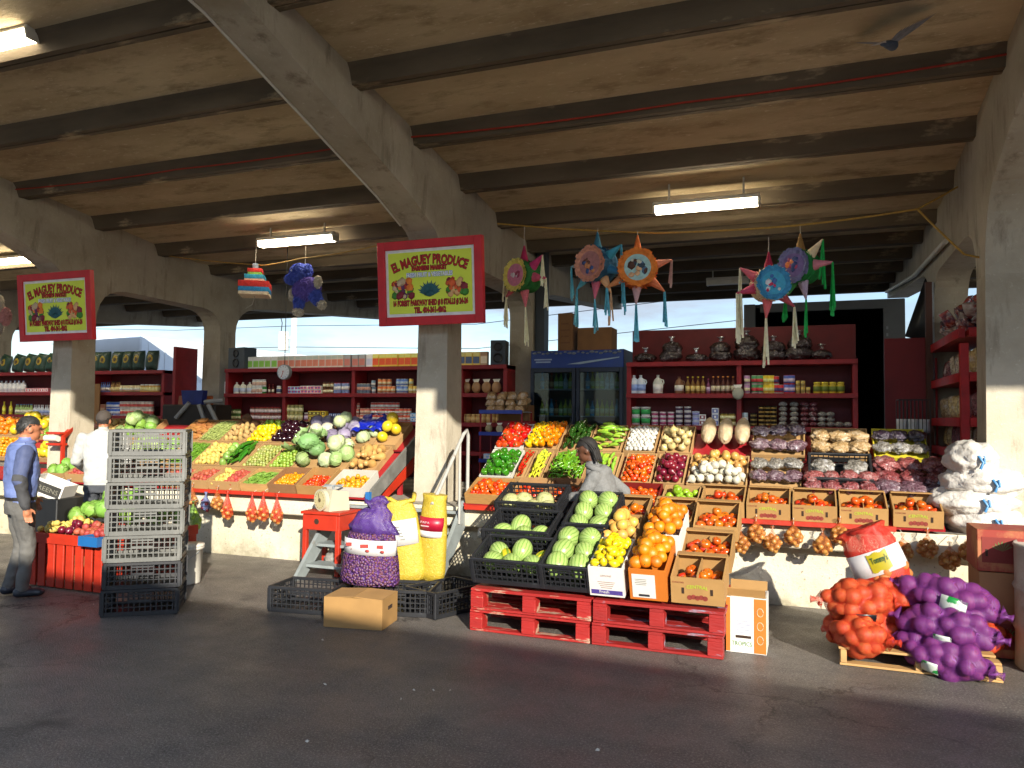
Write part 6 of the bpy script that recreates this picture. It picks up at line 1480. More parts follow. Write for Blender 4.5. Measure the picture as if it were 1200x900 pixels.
# ------------------------------------------------------------------ white sacks, red print boxes, drum
M_wsk = mat('white_garlic_sack', '#e6e0d6', .5, .08, 6, bump=.8, bs=24); M_btie = cm('#4a90c8')
wx = [(1150, 606, .30, 'lowest'), (1148, 578, .33, 'second lowest'), (1146, 556, .31, 'third'), (1143, 540, .2, 'topmost')]
z = .758
for i, (px, py, r, nm) in enumerate(wx):
    hh = .2 if i < 3 else .22; x = at(px, 580, Y=7.62).x; o_ = U(0, 50)
    x += (.03, -.05, .04, -.02)[i]; t = empty('white_sack', (x, 7.66, z), f'{nm} white sack of garlic stacked in front of the right column', 'sack', 'white sacks by the right column')
    MB().ball((0, 0, hh / 2), 1, (r, .25, hh * .72), 4, 0, lambda p: 1 + .22 * nz(p, 2.6, o_) + .12 * abs(nz(p, 6, o_)) + .04 * nz(p, 15, o_)).build('bag', M_wsk, t)
    b = MB(); b.tube([(-.03 + r * .2, -.25, hh * .7), (r * .2, -.275, hh * .45), (r * .2 - .02, -.27, hh * .2)], .012, 6); b.tube([(.01 + r * .2, -.26, hh * .7), (r * .25, -.28, hh * .4)], .01, 6); b.build('blue_tie', M_btie, t)
    z += hh * (.8, .84, .9, 1)[i]
b = lump(.2, (.5, .7, 1.2)).build('blue_wrapped_sack', mat('blue_white_bag', '#9ab0c8', .4, .2, 5, col2='#2a78c0', c2=(.5, .6), s2=6), loc=(at(1112, 575, Y=7.75).x, 7.8, 1.0)); tag(b, 'blue and white wrapped sack squeezed left of the white sacks', 'sack')
M_rbox = mat('red_print_carton', '#c0784c', .75, .1, 6, col2='#a83c2c', c2=(.42, .5), s2=2.5)
YB_ = 6.5; bx = at(1143, 640, Y=YB_).x
zt = at(1143, 620, Y=YB_).z; hs = zt / 3
for i in range(3):
    t = empty('red_print_box', (bx + .27 + (.03 if i == 0 else 0) + (-.005, .008, 0)[i], YB_, .003 + i * hs), f'{("lowest", "middle", "top")[i]} brown and red printed box of the stack by the steel drum', 'box', 'printed boxes by the drum')
    body = MB().box((0, .2, hs / 2), (.52, .4, hs - .006), b=.005).build('body', M_rbox if i != 1 else mat('red_brown_carton', '#b07a4e', .75, .1, 6, col2='#963a2a', c2=(.55, .6), s2=2), t)
    if i != 1:
        MB().box((-.1, -.0015, hs * .52), (.26, .003, hs * .6)).build('red_print', mat('box_red_print', '#8f2c22', .75, .12, 9), t)
        b = MB()
        for k in range(7): b.add([(-.1, -.004, hs * .5), (-.1 + .075 * math.cos(.5 + k * .35), -.004, hs * .5 + .075 * math.sin(.5 + k * .35)), (-.1 + .06 * math.cos(.68 + k * .35), -.004, hs * .5 + .06 * math.sin(.68 + k * .35))], [(0, 1, 2)])
        b.build('green_leaf_print', cm('#6a7a40'), t)
    for sx in (-.2, .1): MB().box((sx, -.003, hs * .45), (.016, .004, .05)).build('hand_hole', M_hole, t)
dp = at(1183, 790, Z=0); t = empty('steel_drum', (dp.x + .37, dp.y + .2, .002), 'rusty grey steel drum cut off by the right photo edge', 'drum')
b = MB(); prof = [(.28, 0), (.29, .01)]
for zz in (.28, .56): prof += [(.285, zz - .03), (.3, zz), (.285, zz + .03)]
prof += [(.285, .83), (.295, .845), (.285, .86), (.28, .845), (0, .84)]
b.lathe(prof, 36); b.build('drum_body', mat('drum_steel', '#bdb6aa', .55, .2, 3, metal=.1, col2='#80603f', c2=(.56, .75), s2=3, bump=.15), t)
cy = MB().cyl((.12, -.1, .842), (.12, -.1, .865), .03).build('bung', M_steel, t)

# ------------------------------------------------------------------ red stand with scale, stairs goods
q = at(351, 673, Z=0); sx, sy = q.x + .02, q.y; H = .66; wS, dS = .46, .42
t = empty('red_table', (sx + wS / 2, sy, .002), 'small orange red wooden stand under the white scale', 'stand')
for ax_, ay in ((0, 0), (1, 0), (0, 1), (1, 1)): MB().box(((ax_ - .5) * (wS - .05), .03 + ay * (dS - .06), (H - .02) / 2), (.05, .05, H - .02), b=.004).build('leg', M_redo, t)
MB().box((0, dS / 2, H), (wS + .03, dS + .03, .03), b=.005).build('table_top', M_redo, t)
MB().box((0, .012, H - .1), (wS - .06, .02, .16), b=.003).box((0, dS - .012, H - .1), (wS - .06, .02, .16)).box((-wS / 2 + .012, dS / 2, H - .1), (.02, dS - .06, .16)).box((wS / 2 - .012, dS / 2, H - .1), (.02, dS - .06, .16)).build('apron', M_redo, t)
MB().cyl((-.05, -.0, H - .09), (-.05, .003, H - .09), .03, n=16).build('round_hole', M_hole, t)
M_scl = mat('cream_enamel', '#d8d0b4', .4, .06, 5); t2 = empty('shop_scale', (sx + wS / 2 + .02, sy + .2, H + .018), 'cream round dial counter scale on the red stand', 'scale', rot=(0, 0, R(-22)))
b = MB(); b.prism([(-.13, 0), (.13, 0), (.11, .2), (-.09, .23)], 'x', -.10, .12); b.build('housing', M_scl, t2)
MB().cyl((-.02, -.155, .115), (-.02, -.11, .115), .115, n=30).build('dial_rim', M_scl, t2); MB().cyl((-.02, -.158, .115), (-.02, -.154, .115), .098, n=30).build('dial_face', cm('#e2d5a0'), t2)
b = MB(); b.bar((-.02, -.161, .115), (-.045, -.161, .185), .008, .003)
for i in range(16): a = i * math.pi / 8; b.bar((-.02 + .078 * math.cos(a), -.16, .115 + .078 * math.sin(a)), (-.02 + .092 * math.cos(a), -.16, .115 + .092 * math.sin(a)), .004, .002)
b.cyl((-.02, -.162, .115), (-.02, -.158, .115), .022, n=14); b.build('dial_marks', cm('#6a5a3a'), t2)
b = MB(); b.bar((0, 0, .225), (0, 0, .26), .02); b.bar((-.16, 0, .262), (.16, 0, .262), .015); b.bar((0, -.13, .262), (0, .13, .262), .015); b.build('pan_arms', M_steel, t2)
tag(MB().box((0, .005, .15), (.07, .01, .3)).build('white_board', M_white, loc=(sx + .16, sy + .36, .003)), 'narrow white board leaning under the red stand', 'board')
# things at the foot of the steps
q = at(350, 719, Z=0); M = Matrix.Translation((q.x + .02, q.y - .02, .003)) @ Matrix.Rotation(R(8), 4, 'Z')
tag(inst('plastic_crate', cr_b, M=M, scale=(1, 1, 1)), 'empty black plastic crate on the asphalt left of the purple sack', 'crate')
q = at(447, 722, Z=0); M = Matrix.Translation((q.x + .12, q.y + .02, .003)) @ Matrix.Rotation(R(14), 4, 'Z')
tag(inst('plastic_crate', cr_b, M=M), 'black plastic crate carrying the purple sack', 'crate'); CRM = M
tag(inst('plastic_crate', cr_b, M=Matrix.Translation((q.x + .60, q.y + .32, .003)) @ Matrix.Rotation(R(68), 4, 'Z')), 'black plastic crate under the yellow sacks', 'crate')
q = at(413, 737, Z=0)
tbx = empty('cardboard_box', (q.x + .0, q.y, .002), 'plain cardboard box on the shadow line in front of the purple sack', 'box', rot=(0, 0, R(9)))
bw, bd, bh = .50, .34, .24
b = tray_mesh(bw, bd, bh, .02, th=.008); b.build('body', M_card, tbx)
for s in (-1, 1): MB().box((s * bw / 4, bd / 2, bh + .002), (bw / 2 - .004, bd - .002, .006), rot=(0, R(s * 3), 0)).build('flap', M_card, tbx)
MB().box((bw / 2 + .001, bd / 2, bh * .62), (.004, .09, .03), b=.001).build('hand_hole', M_hole, tbx)
def tall_sack(px, py, Y, H_, rx, ry, m, label, cat='sack', rz=0, lean=0, open_=False, prof=None):
    p = at(px, py, Y=Y); t = empty('big_sack', p, label, cat, rot=(0, lean, rz)); o_ = U(0, 40); b = MB()
    pr = prof or [(.02, 0), (.92, .02), (1.0, .12), (.98, .4), (.97, .62), (.9, .82), (.8, .94), (.86, 1.0)]
    b.lathe([(r_ * rx, z_ * H_) for r_, z_ in pr], 40, 0, Matrix.Diagonal((1, ry / rx, 1, 1)), wob=lambda a, z: 1 + .07 * nz((math.cos(a), math.sin(a), z * 4), 1.6, o_) + .03 * nz((math.cos(a) * 3, math.sin(a) * 3, z * 12), 1.6, o_))
    return t, b, p
m_yw = mat('yellow_woven_sack', '#d6b838', .55, .1, 30, col2='#efe08a', c2=(.55, .75), s2=40, bump=.5, bs=70)
t, b, p = tall_sack(474, 682, 6.62, .78, .235, .12, m_yw, 'open topped yellow sack with a white panel leaning on the steps', rz=R(8), lean=R(-9)); b.build('sack_body', m_yw, t)
def band_on(t, rx, ry, z0, z1, a0, a1, m, name, n=18):
    vs = []; fs = []
    for i in range(n + 1):
        a = a0 + (a1 - a0) * i / n
        for z in (z0, z1): vs.append((rx * math.cos(a), ry * math.sin(a), z))
    for i in range(n): fs.append((2 * i, 2 * i + 1, 2 * i + 3, 2 * i + 2))
    o = MB().add(vs, fs, 0, True).build(name, m, t); sm = o.modifiers.new('thick', 'SOLIDIFY'); sm.thickness = .003; return o
b = MB(); b.tube([(.215 * math.cos(a), .075 * math.sin(a) + .01 * math.sin(5 * a), .775 + .03 * math.sin(3 * a + 1) + .02 * math.sin(7 * a)) for a in [i * .2618 for i in range(25)]], .022, 8); b.build('rolled_rim', m_yw, t)
bn = band_on(t, .225, .136, .36, .60, R(235), R(345), M_wl, 'white_panel')
mb = MB()
for k in range(5): mb.box((.05 + .01 * k, -.139 + .002 * k, .54 - .03 * k), (.05, .003, .012))
mb.build('printed_lines', cm('#b0b0a8'), bn)
t, b, p = tall_sack(504, 680, 6.72, .83, .15, .10, m_yw, 'narrower yellow sack with a red label beside the open one', rz=R(-6), lean=R(3)); b.build('sack_body', m_yw, t)
bn = band_on(t, .142, .117, .49, .62, R(200), R(345), cm('#b81838'), 'red_label'); band_on(t, .141, .116, .43, .488, R(200), R(345), M_wl, 'pale_strip')
mb = MB(); text_mb(mb, 'PAPA', .03, Matrix.Translation((-.02, -.121, .56)) @ Rx90, extrude=.001, width=.1); mb.box((-.02, -.12, .535), (.09, .003, .01)); mb.build('printed_name', cm('#e8c8c8'), bn)
# purple net sack of beans
def beanmat():
    t = NT('purple_bean_net'); v = t.coord(); vo = t.n('ShaderNodeTexVoronoi'); vo.inputs['Scale'].default_value = 46; t.t.links.new(v, vo.inputs['Vector'])
    c = t.ramp(vo.outputs['Distance'], .15, .75, lin('#6f4438'), lin('#2f1640')); n = t.noise(v, 90, 2); cc = t.mix(t.ramp(n.outputs[0], .5, .62).outputs[0], c.outputs[0], lin('#5a2f78'))
    t.t.links.new(cc, t.b.inputs['Base Color']); t.b.inputs['Roughness'].default_value = .5
    bp = t.n('ShaderNodeBump'); bp.inputs['Strength'].default_value = .9; bp.inputs['Distance'].default_value = .02; bp.invert = True; t.l(vo, 'Distance', bp, 'Height'); t.l(bp, 0, t.b, 'Normal'); return t.m
M_bn = beanmat()
p = CRM @ Vector((-.29, .2, .225))
t = empty('bean_sack', p, 'purple net sack of beans with a white printed band and gathered top', 'sack', rot=(0, R(2), R(6)))
b = MB(); b.lathe([(.05, 0), (.27, .01), (.275, .06), (.26, .2), (.235, .36), (.215, .44), (.19, .455)], 44, 0, Matrix.Diagonal((1, .55, 1, 1)), wob=lambda a, z: 1 + .05 * nz((math.cos(a), math.sin(a), z * 5), 2, 4)); b.build('bean_body', M_bn, t)
b = MB(); b.lathe([(.214, .44), (.205, .5), (.185, .56), (.14, .62), (.10, .655), (.085, .67), (.11, .71), (.12, .74), (.09, .75), (.03, .73)], 44, 0, Matrix.Diagonal((1, .55, 1, 1)), wob=lambda a, z: 1 + .07 * math.cos(11 * a + z * 14) + .22 * nz((math.cos(a), math.sin(a), z * 7), 1.8, 9)); b.v = [v + Vector((.12 * max(0, v.z - .5) + .02 * math.sin(v.z * 40 + v.x * 12), .02 * math.sin(v.z * 31), .03 * math.sin(v.x * 30) * max(0, v.z - .6) * 6)) for v in b.v]; b.build('gathered_net', net_mat('violet_net', '#5f3a94', .62, 120), t)
bn = band_on(t, .252, .141, .27, .40, R(185), R(355), M_wl, 'printed_band')
mb = MB()
for i, dx in enumerate((-.15, -.0, .13)):
    yy = -.144 * math.sqrt(max(0, 1 - (dx / .252) ** 2)) - .002
    mb.box((dx, yy, .35), (.075, .004, .03), rot=(0, -.1, 0)); mb.ball((dx + .03, yy, .31), .018, (1.3, .2, .8), 1)
mb.build('red_emblem', cm('#c05048'), bn)
# odd bits under the stairs
for i, (px, py, Y, r) in enumerate(((390, 655, 7.15, .1), (402, 668, 6.95, .07), (398, 640, 7.25, .08))):
    q = at(px, py, Y=Y); tag(lump(r, (1, .8, .75), .3, 2.5).build('plastic_bag', mat('grey_film_bag', '#9a9690', .3, .2, 8, bump=.8, bs=18), loc=(q.x, q.y, max(r * .8, q.z))), 'crumpled clear plastic rubbish bag under the steel steps', 'bag', 'plastic bags under the steps')
q = at(328, 706, Z=0)
tag(MB().tube([(0, 0, .02), (.06, .03, .05), (.12, 0, .03), (.1, -.06, .02), (.16, -.08, .01)], .012, 6).build('black_strap', M_black, loc=(q.x, q.y, 0)), 'scrap of black strap lying by the empty crate', 'strap')
# white paper roll under the right rack end
q = at(580, 625, Y=7.33); tag(MB().cyl((-.16, 0, 0), (.16, 0, 0), .05, n=20).cyl((-.165, 0, 0), (.165, 0, 0), .012, n=10, m=1).build('paper_roll', [M_white, M_dark], loc=(q.x, 7.3, q.z)), 'white roll of produce bags on the dock wall by the melon crates', 'roll')

# ------------------------------------------------------------------ left red crate table
TX0, TX1, TY0, TY1, TH = at(45, 683, Z=0).x, at(238, 671, Z=0).x, 5.43, 6.52, .55
t = empty('slatted_table', ((TX0 + TX1) / 2, TY0, .002), 'low orange red slatted crate table heaped with salad greens', 'table'); hw = (TX1 - TX0) / 2; D = TY1 - TY0
def slats(n, f):
    for i in range(n): f(i)
slats(9, lambda i: MB().box((-hw + .06 + (2 * hw - .12) * i / 8, .012, .22), (.095, .02, .42), rot=(0, U(-.015, .015), 0), b=.003).build('slat', M_redo, t))
slats(9, lambda i: MB().box((hw - .012, .08 + (D - .16) * i / 8, .22), (.02, .095, .42), rot=(U(-.015, .015), 0, 0), b=.003).build('slat', M_redo, t))
MB().box((0, .0, .475), (2 * hw + .02, .022, .1), b=.004).build('front_rail', M_redo, t); MB().box((hw, D / 2, .475), (.022, D - .03, .1), b=.004).build('side_rail', M_redo, t)
MB().box((0, D / 2, .44), (2 * hw - .05, D - .05, .02)).build('table_board', M_redo, t); MB().box((-hw + .01, D / 2, .26), (.02, D - .05, .5)).box((0, D - .012, .26), (2 * hw - .05, .02, .5)).build('rear_boards', M_redo, t)
MT = Matrix.Translation(((TX0 + TX1) / 2, TY0 + .02, .44))
heap(MT, 2 * hw * .95, 1.0, .16, 'lettuce', .17, 'leafy lettuce heaped on the slatted red table', 'lettuce', 'lettuces on the slatted table', .14, zone=(.05, .3, 1, 1), n2=4, sc=1.05)
heap(MT, 2 * hw * .95, 1.0, .10, 'red_potato', .06, 'red radish at the front of the slatted red table', 'radish', 'radishes on the slatted table', .04, zone=(.5, .02, 1, .3), n2=8, sc=1.15)
heap(MT, 2 * hw * .95, 1.0, .10, 'red_onion', .085, 'purple onion at the front of the slatted red table', 'onion', 'purple onions on the slatted table', .03, zone=(.24, .02, .55, .25), n2=2)
heap(MT, 2 * hw * .95, 1.0, .10, 'yellow_potato', .07, 'yellow root at the left of the slatted red table', 'root vegetable', 'yellow roots on the slatted table', .05, zone=(0, .02, .26, .5), n2=6, sc=1.1)
q = at(111, 632, Y=TY0 - .02); tag(tray_mesh(.24, .2, .09, .02).build('blue_tub', mat('blue_tub', '#2470b4', .4, .1, 5), loc=(q.x, TY0 - .1, .455)), 'bright blue plastic tub at the front corner of the slatted table', 'tub')
q = at(220, 683, Z=0); t = empty('white_bucket', (q.x, q.y, .002), 'white plastic bucket behind the tall crate stack', 'bucket')
MB().lathe([(.115, 0), (.12, .01), (.14, .34), (.15, .34), (.15, .36), (.148, .365)], 28).build('pail', M_white, t); MB().lathe([(.15, .366), (.153, .372), (.15, .39), (0, .392)], 28).build('lid', M_white, t); MB().tube([(.15 * math.cos(a), -.15 * math.sin(a) - .01, .33 - .1 * math.sin(a)) for a in [i * .39 for i in range(9)]], .003, 5).build('handle', M_steel, t)
# leaning greens carton
q = at(50, 572, Y=6.7); t = empty('greens_carton', (q.x, q.y, q.z - .1), 'white waxed carton with a black panel reading GREENS, tipped beside the man in blue', 'carton', rot=(0, R(20), R(20)))
b = tray_mesh(.42, .3, .2, .02); b.build('body', M_wcart, t); MB().box((0, -.002, .1), (.38, .003, .13)).build('black_panel', mat('worn_black_print', '#34322c', .7, .3, 12), t)
mb = MB(); text_mb(mb, 'GREENS', .08, Matrix.Translation((0, -.004, .07)) @ Rx90, extrude=.001, width=.33); mb.build('printed_word', cm('#8a8676'), t)
tag(MB().box((0, .2, .33), (.5, .4, .66), b=.01).build('dark_bin', M_black, loc=(q.x + .02, q.y - .02, .002)), 'dark bin standing under the tipped greens carton', 'bin')
for i in range(4):
    q = at(36, 690, Z=0); tag(MB().box((0, .15, .07), (.34, .3, .135), b=.006).build('carton', M_card2, loc=(q.x + U(-.02, .02), q.y + .42, .003 + .14 * i), rot=(0, 0, U(-.05, .05))), f'{("lowest", "second", "third", "top")[i]} brown carton in the low stack behind the man in blue', 'carton', 'low carton stack behind the man in blue')
# red rail bracket with bag roll
q0, q1 = at(74, 512, Y=7.6), at(106, 481, Y=8.2); t = empty('bag_roll_bracket', q0, 'orange red metal bracket with a white bag roll before the left column', 'bracket')
MB().bar((0, 0, 0), q1 - q0, .05, .05).build('arm', M_redo, t); MB().box((-.12, 0, .05), (.26, .12, .03)).box((-.12, 0, -.1), (.26, .12, .03)).build('shelf', M_redo, t); MB().cyl((-.3, -.02, -.02), (-.06, -.02, -.02), .045, n=18).build('bag_roll', M_white, t)
MB().bar(q1 - q0, q1 - q0 + Vector((0, 0, -.75)), .05).bar((0, 0, 0), (0, 0, -.85), .04).build('post', M_redo, t)
# folded things beside the left rear column
q = at(228, 470, Y=9.9)
tag(MB().prism([(-.18, .0), (.18, .0), (.22, .34), (-.24, .34)], 'y', -.05, .05).build('blue_chair', mat('blue_cloth', '#16308c', .6, .15, 6, bump=.3), loc=(q.x, 9.9, 1.75)), 'blue cloth folding chair back beside the left rear column', 'chair')
for i, (px, c, tl) in enumerate(((212, '#c2682c', 8), (246, '#c2682c', -6))): tag(MB().box((0, 0, .3), (.12, .06, .6), rot=(0, R(tl), 0)).build('orange_board', cm(c), loc=(ax(px, 480, 10), 10.0, 1.4)), f'orange board {("left", "right")[i]} of the blue chair back', 'board')
M_tub = mat('white_tube', '#b8b8b4', .5, .1, 6)
for i, (a, c) in enumerate((((206, 490), (222, 472)), ((233, 474), (240, 494)), ((244, 474), (254, 494)), ((240, 471), (262, 469)))): tag(MB().cyl(at(*a, Y=9.7), at(*c, Y=9.75), .035, n=12).build('rolled_paper', M_tub), f'{("left", "short upright", "slanting", "level")[i]} white paper roll near the blue chair', 'paper roll')
tag(MB().box((0, 0, .55), (1.1, .4, 1.1), b=.02).build('work_bench', mat('dark_bench', '#3a332c', .7, .2, 5), loc=(ax(228, 490, 9.9), 9.95, .757)), 'dark bench carrying the blue chair and white rolls', 'bench')
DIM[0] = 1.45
# ------------------------------------------------------------------ signs
M_sy = mat('sign_yellow_green', '#c3cf3a', .5, .05, 3); M_sw = cm('#c8c8c6'); M_sr = mat('sign_red_frame', '#b0121c', .45, .12, 5); M_txt = cm('#a81c18', .6); M_txd = cm('#3c1210', .6)
def sign(px0, px1, pyt, pyb, Y, label, tilt):
    c = at((px0 + px1) / 2, (pyt + pyb) / 2, Y=Y); W_ = ax(px1, (pyt + pyb) / 2, Y) - ax(px0, (pyt + pyb) / 2, Y); H_ = at((px0 + px1) / 2, pyt, Y=Y).z - at((px0 + px1) / 2, pyb, Y=Y).z
    t = empty('shop_sign', c, label, 'sign', 'yellow shop signs in red frames', rot=(R(tilt), 0, R(0)))
    f = .095; b = MB()
    for s in (-1, 1): b.box((s * (W_ / 2 - f / 2), 0, 0), (f, .07, H_), b=.004); b.box((0, 0, s * (H_ / 2 - f / 2)), (W_ - 2 * f - .002, .068, f), b=.004)
    b.build('frame', M_sr, t)
    iw, ih = W_ - 2 * f, H_ - 2 * f
    MB().box((0, -.0, 0), (iw + .02, .02, ih + .02)).build('white_border', M_sw, t); MB().box((0, -.012, 0), (iw - .07, .006, ih - .07)).build('yellow_panel', M_sy, t)
    q = iw / .94
    def put(txt, size, z, width, arc=None, m=M_txt, dark=M_txd, nm='lettering', off=.006):
        for mm, o_, y in ((dark, off + .005 * q, -.0165), (m, off * .6, -.0185)):
            mb = MB(); text_mb(mb, txt, size * q, Matrix.Translation((0, y, z * ih)) @ Matrix.Rotation(R(90), 4, 'X'), extrude=.0006, offset=o_ * .6, arc=arc, width=width * iw)
            mb.build(nm, mm, t)
    put('EL MAGUEY PRODUCE', .118, .275, .84, arc=1.03 * q, off=.009)
    put('FARMERS MARKET', .058, .18, .40, off=.006); put('FRESH FRUIT & VEGETABLES', .055, .085, .52, m=cm('#e8e8f0'), dark=cm('#6a80a8'), off=.004)
    put('16 FOREST PARKWAY SHED # 8 STALLS # 24-26', .07, -.335, .84, off=.006); put('TEL. 404-361-4862', .072, -.445, .36, off=.006)
    def cluster(cx, cols, seed):
        r_ = random.Random(seed)
        for ci, col in enumerate(cols):
            mb = MB()
            for _ in range(5): 
                rr = r_.uniform(.022, .045) * q; mb.ball((cx * iw + r_.uniform(-.1, .1) * q, -.0165 - ci * .0006, -.09 * ih + r_.uniform(-.075, .075) * q), rr, (1, .09, 1), 1)
            mb.build('fruit_picture', cm(col, .6), t)
    cluster(-.31, ('#5a2a50', '#a83020', '#3a7a2c', '#d8742a', '#7a1c30', '#b8a080'), 3); cluster(.31, ('#2f6a28', '#a83a28', '#c89a68', '#7a2434', '#3a7a2c', '#c8582c'), 8)
    mb = MB()
    for i in range(17):
        a = R(10 + i * 10); L_ = (.11 + .02 * (i % 2)) * q
        x, z = L_ * 1.05 * math.cos(a), L_ * math.sin(a); nx_, nz2 = -math.sin(a) * .016 * q, math.cos(a) * .016 * q
        o = (0, -.0165 - .0004 * (i % 3), -.17 * ih)
        mb.add([(o[0] + nx_, o[1], o[2] + nz2), (o[0] - nx_, o[1], o[2] - nz2), (o[0] + x * .5 - nx_ * 1.1, o[1], o[2] + z * .5 - nz2 * 1.1), (o[0] + x, o[1], o[2] + z), (o[0] + x * .5 + nx_ * 1.1, o[1], o[2] + z * .5 + nz2 * 1.1)], [(0, 1, 2, 3, 4)])
    mb.ball((0, -.0165, -.17 * ih), .05 * q, (1.3, .1, .6), 1); mb.build('agave_picture', mat('agave_teal', '#1f5058', .6, .3, 20), t)
sign(443, 565, 281, 380, 7.48, 'larger yellow produce sign in a red frame on the middle column', 5)
sign(23, 108, 320, 399, 7.5, 'smaller looking yellow produce sign in a red frame on the left column', 5)

DIM[0] = 1.0
# ------------------------------------------------------------------ ropes and cables
def rope(pts, r, m, name, label, cat='rope'):
    a = [Vector(p) for p in pts]; out = []
    for i in range(len(a) - 1):
        n = 10
        for k in range(n): 
            t_ = k / n; p = a[i].lerp(a[i + 1], t_); p.z -= .035 * (a[i + 1] - a[i]).length * t_ * (1 - t_) ; out.append(p)
    out.append(a[-1]); tag(MB().tube(out, r, 6).build(name, m), label, cat)
YP = 8.35
rope([at(583, 262, Y=8.4), at(770, 273, Y=YP), at(935, 264, Y=YP), at(1075, 245, Y=YP), at(1122, 219, Y=8.6)], .010, M_rope, 'rope', 'yellow rope strung across the bay carrying the star pinatas')
rope([at(1075, 245, Y=YP), at(1130, 298, Y=8.0), at(1156, 303, Y=7.95)], .010, M_rope, 'rope', 'short yellow rope running down to the right column')
rope([at(165, 295, Y=9.4), at(310, 311, Y=8.9), at(352, 303, Y=8.8), at(442, 288, Y=8.2)], .008, M_rope, 'rope', 'thin yellow rope behind the left sign carrying the blue pinata')
rope([(-13, 6.83, Zr(6.83) - .09), (-9.9, 6.84, Zr(6.83) - .1)], .008, M_redo, 'cable', 'orange cable along the ceiling rib at the far left', 'cable')
rope([(-9.5, 6.83, Zr(6.83) - .08), (-6.8, 6.84, Zr(6.83) - .1), (-4.15, 6.84, Zr(6.83) - .09)], .008, M_redo, 'cable', 'orange cable along the ceiling rib left of the middle beam', 'cable')
rope([(-3.75, 6.83, Zr(6.83) - .1), (-1, 6.84, Zr(6.83) - .12), (1.55, 6.84, Zr(6.83) - .08)], .009, M_redo, 'cable', 'orange cable along the ceiling rib right of the middle beam', 'cable')
# conduit on right frame
tag(MB().tube([(1.42, 9.4, 3.66), (1.42, 12.0, 3.75), (1.42, 16.0, 4.15)], .03, 8).build('pipe', M_fit), 'pale conduit pipe running along the right hand beam', 'pipe')
tag(MB().tube([(1.42, 10.5, .76), (1.42, 10.5, 3.4)], .035, 8).build('pipe', M_steel), 'upright grey pipe beside the right rear column', 'pipe')

# ------------------------------------------------------------------ pinatas
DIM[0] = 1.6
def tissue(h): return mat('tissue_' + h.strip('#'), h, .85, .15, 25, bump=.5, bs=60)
def tassel(mb, p, L_, m, n=6, w=.012, sp=.02):
    for i in range(n):
        x, y = U(-sp, sp), U(-sp, sp); l = L_ * U(.8, 1.05)
        mb.add([(p[0] - w / 2, p[1], p[2]), (p[0] + w / 2, p[1], p[2]), (p[0] + w / 2 + x, p[1] + y, p[2] - l), (p[0] - w / 2 + x, p[1] + y, p[2] - l)], [(0, 1, 2, 3)], m)
        mb.add([(p[0], p[1] - w / 2, p[2]), (p[0], p[1] + w / 2, p[2]), (p[0] + x, p[1] + w / 2 - y, p[2] - l * .9), (p[0] + x, p[1] - w / 2 - y, p[2] - l * .9)], [(0, 1, 2, 3)], m)
def pinata(px, py, Y, r, rz, label, rim, side, disc, pics, cones, rope_py):
    c = at(px, py, Y=Y); t = empty('star_pinata', c, label, 'pinata', 'star pinatas hanging from the yellow rope', rot=(0, 0, R(rz))); d = .13
    b = MB(); b.cyl((0, -d, 0), (0, d, 0), r * .93, n=28)
    for ring in range(4):
        y = -d * .8 + ring * d * .53
        for i in range(30):
            a = i * 2 * math.pi / 30 + ring * .1; b.add([(r * .92 * math.cos(a - .12), y, r * .92 * math.sin(a - .12)), (r * .92 * math.cos(a + .12), y, r * .92 * math.sin(a + .12)), (r * 1.06 * math.cos(a + U(-.1, .1)), y - .05, r * 1.06 * math.sin(a))], [(0, 1, 2)])
    b.build('body', tissue(side), t)
    b = MB(); n = 34
    for rr, y, L_ in ((r * .98, -d - .006, .045), (r * .84, -d - .012, .04)):
        for i in range(n):
            a = i * 2 * math.pi / n; k = rr * U(.98, 1.08)
            b.add([(rr * .8 * math.cos(a - .13), y, rr * .8 * math.sin(a - .13)), (rr * .8 * math.cos(a + .13), y, rr * .8 * math.sin(a + .13)), (k * math.cos(a + .1), y - U(.0, .03), k * math.sin(a + .1)), (k * math.cos(a - .1), y - U(0, .03), k * math.sin(a - .1))], [(0, 1, 2, 3)])
    b.build('fringe', tissue(rim), t)
    MB().cyl((0, -d - .016, 0), (0, -d - .004, 0), r * .68, n=26).build('picture', tissue(disc), t)
    for i, pc in enumerate(pics):
        b = MB()
        for k in range(3): b.ball((U(-.38, .38) * r, -d - .018, U(-.42, .4) * r), r * U(.1, .2), (U(.7, 1.4), .06, U(.7, 1.4)), 1)
        b.build('picture_patch', cm(pc, .6), t)
    for ang, ccol, tcol, tl in cones:
        a = R(ang); dx, dz = math.cos(a), math.sin(a); tip = Vector((dx * (r + .17), 0, dz * (r + .17)))
        co_ = MB().cyl((dx * r * .85, 0, dz * r * .85), tip, .058, .008, 14).build('cone', tissue(ccol), t)
        if tl:
            b = MB(); tassel(b, tip, tl, 0, 5, .022, .03); b.build('tassel', tissue(tcol), co_)
    MB().tube([(0, 0, r * .9), (0, 0, at(px, rope_py, Y=Y).z - c.z)], .004, 5).build('hanging_string', M_string, t)
    return t
CR, BL, PK, TQ = '#cfc6a8', '#4a8aa0', '#b06070', '#5aa0b0'
pinata(614, 324, 8.3, .19, -25, 'green and pink star pinata with yellow rimmed face and cream tassels', '#c8b860', '#2a6a34', '#b8708a', ('#c8c0c8', '#8a3050'), ((90, '#8a1840', CR, 0), (35, '#a83060', CR, .36), (-10, '#b04a60', CR, .38), (-85, '#b8606a', CR, .45), (-145, '#a85060', CR, .36), (155, '#b8a888', CR, .40)), 266)
